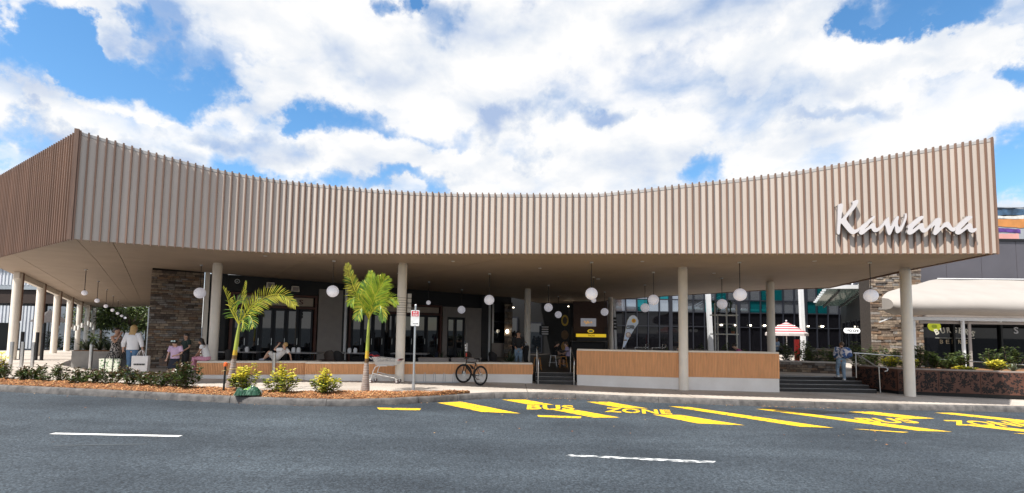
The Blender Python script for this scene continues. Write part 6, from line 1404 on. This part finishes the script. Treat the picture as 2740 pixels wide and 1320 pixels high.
def person(loc, rz, H, label, skin, pose=None, top=None, sleeve=.5, top_fit=1., top_len=.0, legs=None, leg_len=1., dress=None, hair='dark', hair_len=.0, shoes=None, name='person', collar=None, sleeve_fit=1., hands=True, look=0., group=None, hairback=True):
    k = H / 1.70; J = {a: V(b) for a, b in BASE.items()}
    for a, b in (pose or {}).items(): J[a] = V(b)
    J = {a: b * k for a, b in J.items()}; t = thing(name, loc, label, 'person', group, rz); g = lambda a: J[a]
    vs = []; es = []; rs = []
    def add(p, r, par=None):
        vs.append(tuple(p)); rs.append((r[0] * k, r[1] * k) if isinstance(r, tuple) else (r * k, r * k))
        if par is not None: es.append((par, len(vs) - 1))
        return len(vs) - 1
    pe = add(g('pelvis'), (.125, .095)); wa = add(g('waist'), (.115, .085), pe); ch = add(g('chest'), (.145, .095), wa); nk = add(g('neck'), (.055, .055), ch); cn = add(g('chin'), (.062, .066), nk); sk = add(g('skull'), (.078, .092), cn); add(g('crown'), (.058, .066), sk)
    up = (g('skull') - g('chin')).normalized(); rt = V((1, 0, 0)); rt = (rt - up * rt.dot(up)).normalized(); fw = up.cross(rt).normalized(); rt = (Matrix.Rotation(look, 3, up) @ rt); fw = (Matrix.Rotation(look, 3, up) @ fw)
    add(g('chin').lerp(g('skull'), .45) + fw * .098 * k, (.012, .012), sk)
    for s in (-1, 1): add(g('skull') + rt * (.086 * k * s) - up * .02 * k, (.014, .018), sk)
    for s in 'lr':
        a = add(g('sh_' + s), .056, ch); b = add(g('el_' + s), .040, a); c = add(g('wr_' + s), .027, b); d = (g('wr_' + s) - g('el_' + s)).normalized(); pm = g('wr_' + s) + d * .065 * k; p = add(pm, (.034, .018), c)
        side = d.cross(V((0, 1, 0)));
        if side.length < .2: side = d.cross(V((0, 0, 1)))
        side.normalize(); nrm = side.cross(d)
        if hands:
            for q in range(4):
                f0 = pm + d * .03 * k + side * (.024 - .016 * q) * k; f1 = f0 + (d * .9 + nrm * .25).normalized() * (.034 + .006 * (1 if q in (1, 2) else 0)) * k; f2 = f1 + (d * .6 + nrm * .7).normalized() * .028 * k
                i0 = add(f0, .0088, p); i1 = add(f1, .0085, i0); add(f2, .007, i1)
            i0 = add(pm + side * .036 * k - d * .01 * k, .011, p); add(pm + side * .055 * k + d * .03 * k + nrm * .012 * k, .009, i0)
        h = add(g('hp_' + s), .082, pe); n = add(g('kn_' + s), .056, h); m = add(g('an_' + s), .037, n); add(g('to_' + s), (.036, .022), m)
    me = bpy.data.meshes.new('body'); me.from_pydata(vs, es, []); o = link('body', me, t); sm = o.modifiers.new('skin', 'SKIN'); sm.use_smooth_shade = True
    for i, d in enumerate(me.skin_vertices[0].data): d.radius = rs[i]; d.use_root = (i == 0)
    sb = o.modifiers.new('sub', 'SUBSURF'); sb.levels = sb.render_levels = 1
    dg = bpy.context.evaluated_depsgraph_get(); m2 = bpy.data.meshes.new_from_object(o.evaluated_get(dg)); o.modifiers.clear(); o.data = m2; bpy.data.meshes.remove(me); m2.name = 'body'; m2.materials.clear(); m2.materials.append(SKIN[skin]); m2.polygons.foreach_set('use_smooth', [True] * len(m2.polygons))
    fc = g('chin').lerp(g('skull'), .62)
    b = MB()
    for s in (-1, 1): b.ell(fc + fw * .089 * k + rt * .032 * k * s, (.011 * k, .007 * k, .007 * k), 8, 5)
    b.build('eyes', EYE_M, t, True); MB().ell(g('chin') + fw * .068 * k + up * .012 * k, (.022 * k, .010 * k, .007 * k), 8, 5).build('mouth', LIP, t, True)
    # hair
    if hair:
        b = MB(); Q = Matrix((rt, fw, up)).transposed(); b.ell(g('skull') + up * .018 * k - fw * .022 * k, (.092 * k, .100 * k, .098 * k), 16, 10, Q)
        if hair_len:
            p0 = g('skull') - fw * .06 * k; p1 = g('chin') - fw * .075 * k - up * .03 * k; p2 = p1 - V((0, 0, hair_len * .55 * k)) - fw * .035 * k; p3 = p1 - V((0, 0, hair_len * k)) - fw * .03 * k
            b.tube([p0, p1, p2, p3], [(.085 * k, .05 * k), (.098 * k, .05 * k), (.10 * k, .035 * k), (.045 * k, .015 * k)], 12)
            for q in range(7): x = (q - 3) * .027 * k; b.tube([p1 + rt * x - fw * .01, p2 + rt * x * 1.15 - fw * .025 * k, p3 + rt * x * 1.2 - V((0, 0, .03 * k * math.sin(q * 2)))], [.022 * k, .02 * k, .005 * k], 6)
        b.build('hair', HAIR[hair], t, True)
    w_ = lambda a, b_, q: g(a).lerp(g(b_), q)
    if top:
        b = MB(); f = top_fit * k; lo = w_('waist', 'pelvis', .55 + top_len); pts = [lo - (g('waist') - g('pelvis')) * .0, w_('pelvis', 'waist', .8), w_('waist', 'chest', .5), g('chest'), w_('chest', 'neck', .55), w_('chest', 'neck', .84)]
        b.tube(pts, [(.160 * f, .125 * f), (.150 * f, .118 * f), (.155 * f, .122 * f), (.178 * f, .128 * f), (.165 * f, .105 * f), (.075 * k, .07 * k)], 18)
        for s in 'lr':
            a, e, wv_ = g('sh_' + s), g('el_' + s), g('wr_' + s); f2 = sleeve_fit * k; q0 = w_('chest', 'neck', .5).lerp(a, .55)
            P_ = [q0, a + (a - q0) * .12, a.lerp(e, .5)]; R_2 = [.075 * k, .074 * f2, .066 * f2]
            if sleeve <= .5: P_[2] = a.lerp(e, sleeve * 2 * .62 + .1)
            else: P_ += [e, e.lerp(wv_, min(.95, (sleeve - .5) * 2))]; R_2 += [.058 * f2, .044 * f2]
            b.tube(P_, R_2, 12)
        b.build('shirt', top, t, True)
    if collar: MB().tube([w_('chest', 'neck', .42), w_('chest', 'neck', .22)], [(.185 * k, .118 * k), (.205 * k, .140 * k)], 18).build('collar', collar, t, True)
    if dress:
        m_, hem, wid = dress; b = MB(); pl = g('pelvis'); kn = (g('kn_l') + g('kn_r')) / 2; hm = pl.lerp(kn, hem); b.tube([g('waist') if top else w_('chest', 'neck', .35), g('waist'), pl, pl.lerp(hm, .5), hm], [(.135 * k if top else .165 * k, .105 * k), (.14 * k, .108 * k), (.175 * k, .135 * k), (.19 * k * wid, .15 * k * wid), (.205 * k * wid, .165 * k * wid)], 20); b.build('skirt' if top else 'dress', m_, t, True)
    if legs:
        b = MB(); b.tube([w_('pelvis', 'waist', .75), g('pelvis'), w_('pelvis', 'waist', -.35)], [(.138 * k, .108 * k), (.162 * k, .125 * k), (.14 * k, .11 * k)], 16)
        for s in 'lr':
            h, n, a = g('hp_' + s), g('kn_' + s), g('an_' + s); P_ = [h + (g('pelvis') - h) * .25, h, h.lerp(n, .5), n]; R_2 = [.09 * k, .098 * k, .086 * k, .069 * k]
            if leg_len <= .5: P_[3] = h.lerp(n, leg_len * 2); P_[2] = h.lerp(n, leg_len); R_2[3] = .088 * k
            else: e = n.lerp(a, (leg_len - .5) * 2); P_ += [n.lerp(e, .5), e]; R_2 += [.062 * k, .058 * k]
            b.tube(P_, R_2, 14)
        b.build('trousers' if leg_len > .5 else 'shorts', legs, t, True)
    if shoes:
        for s in 'lr':
            a, q = g('an_' + s), g('to_' + s); b = MB(); d = (q - a); b.tube([a + V((0, -.03, -.02)) * k, a.lerp(q, .3) - V((0, 0, .012)) * k, q + d.normalized() * .02, q + d.normalized() * .05 * k], [.045 * k, .048 * k, (.044 * k, .035 * k), .012 * k], 10); b.build('shoe', shoes, t, True)
    return t
def sit(hz, fx=.42, drop=.46, lean=0., spread=.10):
    """seated pose: hips at hz above the origin, thighs forward"""
    d = dict(pelvis=(0, 0, hz), waist=(0, -.01 + lean * .3, hz + .16), chest=(0, lean, hz + .36), neck=(0, lean * 1.6, hz + .51), chin=(0, .05 + lean * 1.9, hz + .57), skull=(0, .05 + lean * 2.1, hz + .66), crown=(0, .04 + lean * 2.2, hz + .725), sh_l=(-.165, lean * 1.3, hz + .47), sh_r=(.165, lean * 1.3, hz + .47))
    for s, x in (('l', -1), ('r', 1)): d.update({'hp_' + s: (x * .09, .03, hz - .01), 'kn_' + s: (x * spread, fx, hz + .02), 'an_' + s: (x * spread, fx + .03, hz - drop + .08), 'to_' + s: (x * (spread + .01), fx + .18, hz - drop + .03)})
    return d
DENIM = cloth('denim', (.085, .17, .30), var=.18, scale=7); LDEN = cloth('light_denim', (.24, .34, .46), var=.2, scale=9); WHC = cloth('white', (.78, .77, .79), var=.03); NVY = cloth('navy', (.012, .015, .03)); BLK = cloth('black', (.012, .012, .014)); LIL = cloth('lilac', (.62, .44, .62), var=.05); PNK = cloth('pink', (.70, .33, .46), var=.08); GRN = cloth('dark_green', (.012, .028, .024)); BLU = cloth('blue_grey', (.20, .27, .38)); MAG = cloth('magenta', (.38, .06, .20))
def printed(name, c, c2, scale, cut=.5):
    m = mat('cloth_' + name, c, .8, 0, 0, scale, col2=c2, det=2); r = [n for n in m.node_tree.nodes if n.type == 'VALTORGB'][0]; r.color_ramp.elements[0].position = cut - .02; r.color_ramp.elements[1].position = cut + .02; return m
PRINT = printed('print_dress', (.58, .52, .48), (.025, .02, .02), 30, .52); SHOE_W = mat('shoe_white', (.70, .70, .72), .5); SHOE_B = mat('shoe_black', (.015, .015, .016), .5)
def striped(name, c, c2, freq):
    m = bpy.data.materials.new(name); m.use_nodes = True; t = m.node_tree; b = t.nodes['Principled BSDF']; b.inputs['Roughness'].default_value = .8; tcn = t.nodes.new('ShaderNodeTexCoord'); w = t.nodes.new('ShaderNodeTexWave'); w.bands_direction = 'Z'; w.inputs['Scale'].default_value = freq; w.inputs['Distortion'].default_value = .4
    t.links.new(tcn.outputs['Object'], w.inputs['Vector']); r = t.nodes.new('ShaderNodeValToRGB'); r.color_ramp.interpolation = 'CONSTANT'; r.color_ramp.elements[0].color = (*c, 1); r.color_ramp.elements[1].position = .5; r.color_ramp.elements[1].color = (*c2, 1); t.links.new(w.outputs['Fac'], r.inputs['Fac']); t.links.new(r.outputs[0], b.inputs['Base Color']); return m
STRIPE = striped('cloth_stripe', (.75, .74, .74), (.02, .02, .025), 5.5)
g_ = lambda x, y: pav(x, y)
# woman in the print dress, hand to her mouth
person((-13.0, 16.05, g_(-13, 16)), math.radians(-97), 1.60, 'woman in a dark print dress with white collar, hand at her mouth', 1, dict(el_r=(.20, .16, 1.17), wr_r=(.07, .20, 1.42), el_l=(-.21, .05, 1.12), wr_l=(-.18, .22, .98), chin=(0, .05, 1.50)), dress=(PRINT, .95, .98), collar=WHC, hair='dark', shoes=SHOE_B)
MB().ell((0, -.115, 1.47), (.06, .06, .055), 12, 8).build('hair_bun', HAIR['dark'], [o for o in COL.objects if o.name == 'person'][0], True)
# woman in white with shopping bags
pw = person((-12.36, 15.95, g_(-12.36, 16)), math.radians(6), 1.70, 'blonde woman in white blouse and jeans seen from behind with shopping bags', 0, dict(el_l=(-.27, -.03, 1.12), wr_l=(-.30, .02, .90), el_r=(.27, -.03, 1.12), wr_r=(.30, .0, .90)), top=WHC, sleeve=.80, top_fit=1.13, top_len=.5, sleeve_fit=1.12, legs=DENIM, hair='blonde', hair_len=.40, shoes=SHOE_W)
bl = [o for o in pw.children if o.name.startswith('body')][0]
# girl in pink tee walking
pg_ = person((-10.62, 15.45, g_(-10.6, 15.4)), math.radians(185), 1.27, 'girl in a lilac tee and navy skirt walking with her head down', 0, dict(chin=(0, .06, 1.485), skull=(0, .09, 1.57), crown=(0, .095, 1.635), kn_l=(-.10, .18, .50), an_l=(-.10, .12, .12), to_l=(-.11, .27, .05), kn_r=(.10, -.02, .48), an_r=(.10, -.22, .12), to_r=(.11, -.08, .03), el_r=(.28, -.03, 1.14), wr_r=(.25, .12, .92), el_l=(-.27, .0, 1.14), wr_l=(-.13, .20, 1.06)), top=LIL, sleeve=.5, top_fit=1.12, top_len=.3, dress=(NVY, .98, 1.12), hair='dark', shoes=SHOE_W, sleeve_fit=1.3)
b = MB(); kk = 1.27 / 1.7; b.ell((0, .09 * kk, 1.635 * kk), (.10 * kk, .11 * kk, .06 * kk), 14, 8); b.build('headband', BLK, pg_, True)
for s in (-1, 1): MB().ell((.05 * kk * s, .20 * kk, 1.655 * kk), (.045 * kk, .018, .036 * kk), 12, 8).build('headband_disc', mat('pale_disc', (.55, .72, .72), .2), pg_, True)
# girl behind
person((-11.25, 16.9, g_(-11.2, 17)), math.radians(150), 1.46, 'girl with long dark hair and dark green top standing behind the lilac tee girl', 1, dict(el_l=(-.30, .02, 1.14), wr_l=(-.16, .14, 1.02), el_r=(.30, .05, 1.16), wr_r=(.18, .18, 1.08)), top=GRN, sleeve=.45, legs=BLK, hair='dark', hair_len=.34, shoes=SHOE_B)
# girl sitting on the wall end
ps_ = sit(.155, .43, .50, .10, .09); ps_.update(el_l=(-.20, .20, .42), wr_l=(-.10, .33, .30), el_r=(.20, .20, .42), wr_r=(.10, .33, .30))
p5 = person((-10.17, 16.36, .83), math.radians(99), 1.50, 'girl in pink striped track pants sitting on the left wall end', 1, ps_, top=WHC, sleeve=.25, legs=PNK, hair='dark', hair_len=.33, shoes=SHOE_W)
b = MB(); q = 1.5 / 1.7
for o_ in (-.010, .012):
    b.tube([(-.155 * q, .10 * q + o_, .165 * q), (-.165 * q, .25 * q, (.17 + o_) * q), (-.150 * q, .44 * q, (.20 + o_) * q)], .006, 5); b.tube([(.165 * q, .12 * q, (.18 + o_) * q), (.16 * q, .42 * q, (.20 + o_) * q), (.155 * q, .47 * q + o_, .0), (.150 * q, .47 * q + o_, -.22 * q)], .006, 5)
b.build('side_stripe', cloth('maroon', (.20, .01, .05)), p5)
# boy on the wall
bp_ = dict(pelvis=(0, 0, .10), waist=(0, -.10, .22), chest=(0, -.25, .38), neck=(0, -.34, .50), chin=(0, -.34, .57), skull=(0, -.36, .66), crown=(0, -.37, .72), sh_l=(-.16, -.31, .46), sh_r=(.16, -.31, .46), el_l=(-.28, -.06, .46), wr_l=(-.14, -.14, .64), el_r=(.24, -.46, .26), wr_r=(.24, -.52, .02),
           hp_l=(-.09, .03, .10), kn_l=(-.10, .26, .40), an_l=(-.10, .48, .07), to_l=(-.11, .63, .04), hp_r=(.09, .03, .10), kn_r=(.11, .36, .22), an_r=(.12, .58, .07), to_r=(.13, .72, .04))
p6 = person((-8.12, 16.90, .893), math.radians(84), 1.42, 'boy in white shirt and shorts lounging back on the low orange wall', 0, bp_, top=WHC, sleeve=.45, top_fit=1.1, legs=mat('cloth_pale_shorts', (.62, .60, .58), .8), leg_len=.42, hair='blonde', shoes=mat('shoe_grey', (.32, .32, .38), .6), sleeve_fit=1.25)
# people in the hall and courtyard
person((.62, 20.2, .5), math.radians(70), 1.62, 'person in a black and white striped tee bending forward in the hall', 1, dict(waist=(0, .06, 1.03), chest=(0, .24, 1.20), neck=(0, .36, 1.30), chin=(0, .44, 1.33), skull=(0, .50, 1.38), crown=(0, .55, 1.42), sh_l=(-.165, .30, 1.29), sh_r=(.165, .30, 1.29), el_l=(-.20, .42, 1.05), wr_l=(-.16, .62, .98), el_r=(.22, .26, 1.02), wr_r=(.22, .30, .80)), top=STRIPE, sleeve=.45, legs=BLK, hair='dark', hair_len=.2, shoes=SHOE_B)
person((.28, 19.4, .45), math.radians(185), 1.60, 'person in black top and light jeans beside the spiky plant', 1, dict(el_l=(-.23, .05, 1.12), wr_l=(-.14, .2, 1.0), el_r=(.23, .05, 1.12), wr_r=(.14, .2, 1.0)), top=BLK, sleeve=.9, legs=LDEN, hair='dark', shoes=SHOE_W)
s_ = sit(.40, .40, .44, .04); s_.update(el_l=(-.22, .12, .62), wr_l=(-.16, .32, .58), el_r=(.22, .12, .62), wr_r=(.16, .32, .58))
person((1.95, 21.9, .5), math.radians(-75), 1.60, 'person in dark clothes seated on the left side of the hall table', 0, s_, top=BLK, sleeve=.45, legs=cloth('khaki', (.22, .17, .12)), leg_len=.45, hair='dark', shoes=SHOE_W)
person((2.55, 21.9, .5), math.radians(80), 1.60, 'person in lavender top seated on the right side of the hall table', 0, s_, top=cloth('lavender', (.48, .40, .58)), sleeve=.4, legs=BLK, leg_len=.4, hair='brown', shoes=BLK)
person((12.05, 22.2, .5), math.radians(205), 1.45, 'man in a blue grey shirt carrying plates behind the wall end', 2, dict(el_l=(-.24, .02, 1.12), wr_l=(-.18, .26, 1.08), el_r=(.26, .0, 1.12), wr_r=(.27, .10, .88)), top=BLU, sleeve=.45, top_fit=1.1, legs=NVY, hair='dark', shoes=SHOE_B)
b = person((12.12, 17.95, .395), math.radians(-14), 1.46, 'person in light jeans and patterned jacket climbing the wide steps', 1, dict(waist=(0, .03, 1.05), chest=(.03, .10, 1.25), neck=(.06, .16, 1.40), chin=(.10, .21, 1.45), skull=(.12, .24, 1.53), crown=(.13, .25, 1.60), sh_l=(-.13, .10, 1.37), sh_r=(.20, .12, 1.34), el_r=(.32, .20, 1.12), wr_r=(.34, .38, 1.08), el_l=(-.22, .05, 1.10), wr_l=(-.16, .2, .95), kn_l=(-.09, .16, .52), an_l=(-.10, .08, .20), to_l=(-.11, .22, .14)), top=printed('patterned_jacket', (.62, .60, .66), (.06, .12, .26), 9, .5), sleeve=.9, top_fit=1.15, top_len=.2, legs=LDEN, hair='brown', shoes=SHOE_W)
s_ = sit(.46, .42, .46, .16); s_.update(el_l=(-.22, .30, .70), wr_l=(-.14, .44, .66), el_r=(.22, .30, .70), wr_r=(.14, .44, .66))
person((9.35, 19.6, .5), math.radians(60), 1.62, 'person in a magenta top hunched behind the right end of the tall wall', 0, s_, top=MAG, sleeve=.5, legs=BLK, hair='dark', shoes=SHOE_B)
person((6.75, 19.2, .40), math.radians(10), 1.62, 'person in pale blue shirt seated just right of the wall column', 0, sit(.42, .42, .46, .12), top=cloth('pale_blue', (.45, .52, .60)), sleeve=.5, legs=BLK, hair='brown', shoes=SHOE_B)

# ------------------------------------------------------------------ bags
PAPER = mat('white_paper_bag', (.78, .75, .75), .6, 0, .03, 6); FLOR = printed('floral_print', (.66, .66, .56), (.10, .20, .09), 16, .44)
def carry_bag(loc, rz, w, h, d, m, label, name, hl, hm, flare=1.0):
    t = thing(name, loc, label, 'bag', None, rz); b = MB(); v = [(sx * w / 2 * (flare if zz_ else 1), sy * d / 2 * (1 if not zz_ else .8), zz_ * h) for zz_ in (0, 1) for sy in (-1, 1) for sx in (-1, 1)]
    b.add(v, [(0, 2, 3, 1), (0, 1, 5, 4), (2, 6, 7, 3), (0, 4, 6, 2), (1, 3, 7, 5)]); b.add([(x * .96, y * .9, z + .006) for x, y, z in v], [(0, 1, 3, 2), (0, 4, 5, 1), (2, 3, 7, 6), (0, 2, 6, 4), (1, 5, 7, 3)]); b.build('sack', m, t)
    for sy in (-1, 1): MB().tube([(-w * .25, sy * d * .38, h - .03), (-w * .12, sy * d * .2, h + hl * .7), (0, 0, h + hl), (w * .12, sy * d * .2, h + hl * .7), (w * .25, sy * d * .38, h - .03)], .010, 6).build('handle', hm, t, True)
    return t
zp = g_(-12.1, 16)
pb = carry_bag((-12.00, 15.86, zp + .20), .15, .46, .50, .16, PAPER, 'large white paper shopping bag in the blonde woman\'s right hand', 'shopping_bag', .2, PAPER, 1.06)
b = MB()
for i in range(7): b.box((-.14 + .047 * i, -.0875, .235), (.034, .004, .05))
b.build('print_line', CHAR, pb)
ft = carry_bag((-12.93, 15.80, zp + .20), .15, .52, .40, .18, FLOR, 'floral tote bag with black straps held by the blonde woman', 'tote_bag', .26, BLACK, 1.15)
for x in (-.12, .12): MB().box((x, -.086, .2), (.03, .006, .4), rx=-.04).build('strap', BLACK, ft)
carry_bag((-12.62, 15.92, zp + .18), .3, .26, .38, .15, mat('black_bag', (.015, .015, .017), .5), 'plain black bag hanging between the tote and the jeans', 'hand_bag', .26, BLACK)
sb_ = carry_bag((-10.90, 15.36, g_(-10.9, 15.3) + .45), .3, .22, .24, .12, mat('brown_black_bag', (.10, .05, .025), .6, 0, .3, 14, col2=(.012, .012, .014)), 'brown and black bag in the lilac tee girl\'s hand', 'hand_bag', .12, BLACK)
t = thing('plate_stack', (11.88, 21.92, .5 + 1.0), 'white plates carried by the man in the blue grey shirt', 'plates'); b = MB()
for i in range(2): b.lathe([(0, .02 * i), (.07, .02 * i), (.12, .02 * i + .02), (.115, .02 * i + .024), (0, .02 * i + .006)], n=16)
b.build('plate', BRIGHT, t, True)
bp2 = thing('backpack', (12.14, 17.86, .395 + .92), 'blue and white patterned backpack on the person climbing the steps', 'backpack', rz=math.radians(-14))
b = MB(); b.ell((.06, -.08, .10), (.20, .12, .21), 14, 10); b.build('sack', printed('backpack_print', (.62, .60, .66), (.05, .12, .32), 7, .48), bp2, True); MB().ell((.14, -.17, .03), (.10, .05, .09), 12, 8).build('pocket', mat('pack_blue', (.04, .09, .26), .6), bp2, True)
for s in (-1, 1): MB().tube([(.06 + .08 * s, -.02, .26), (.07 + .09 * s, .08, .30), (.06 + .10 * s, .12, .12)], .014, 6).build('strap', BLK, bp2, True)
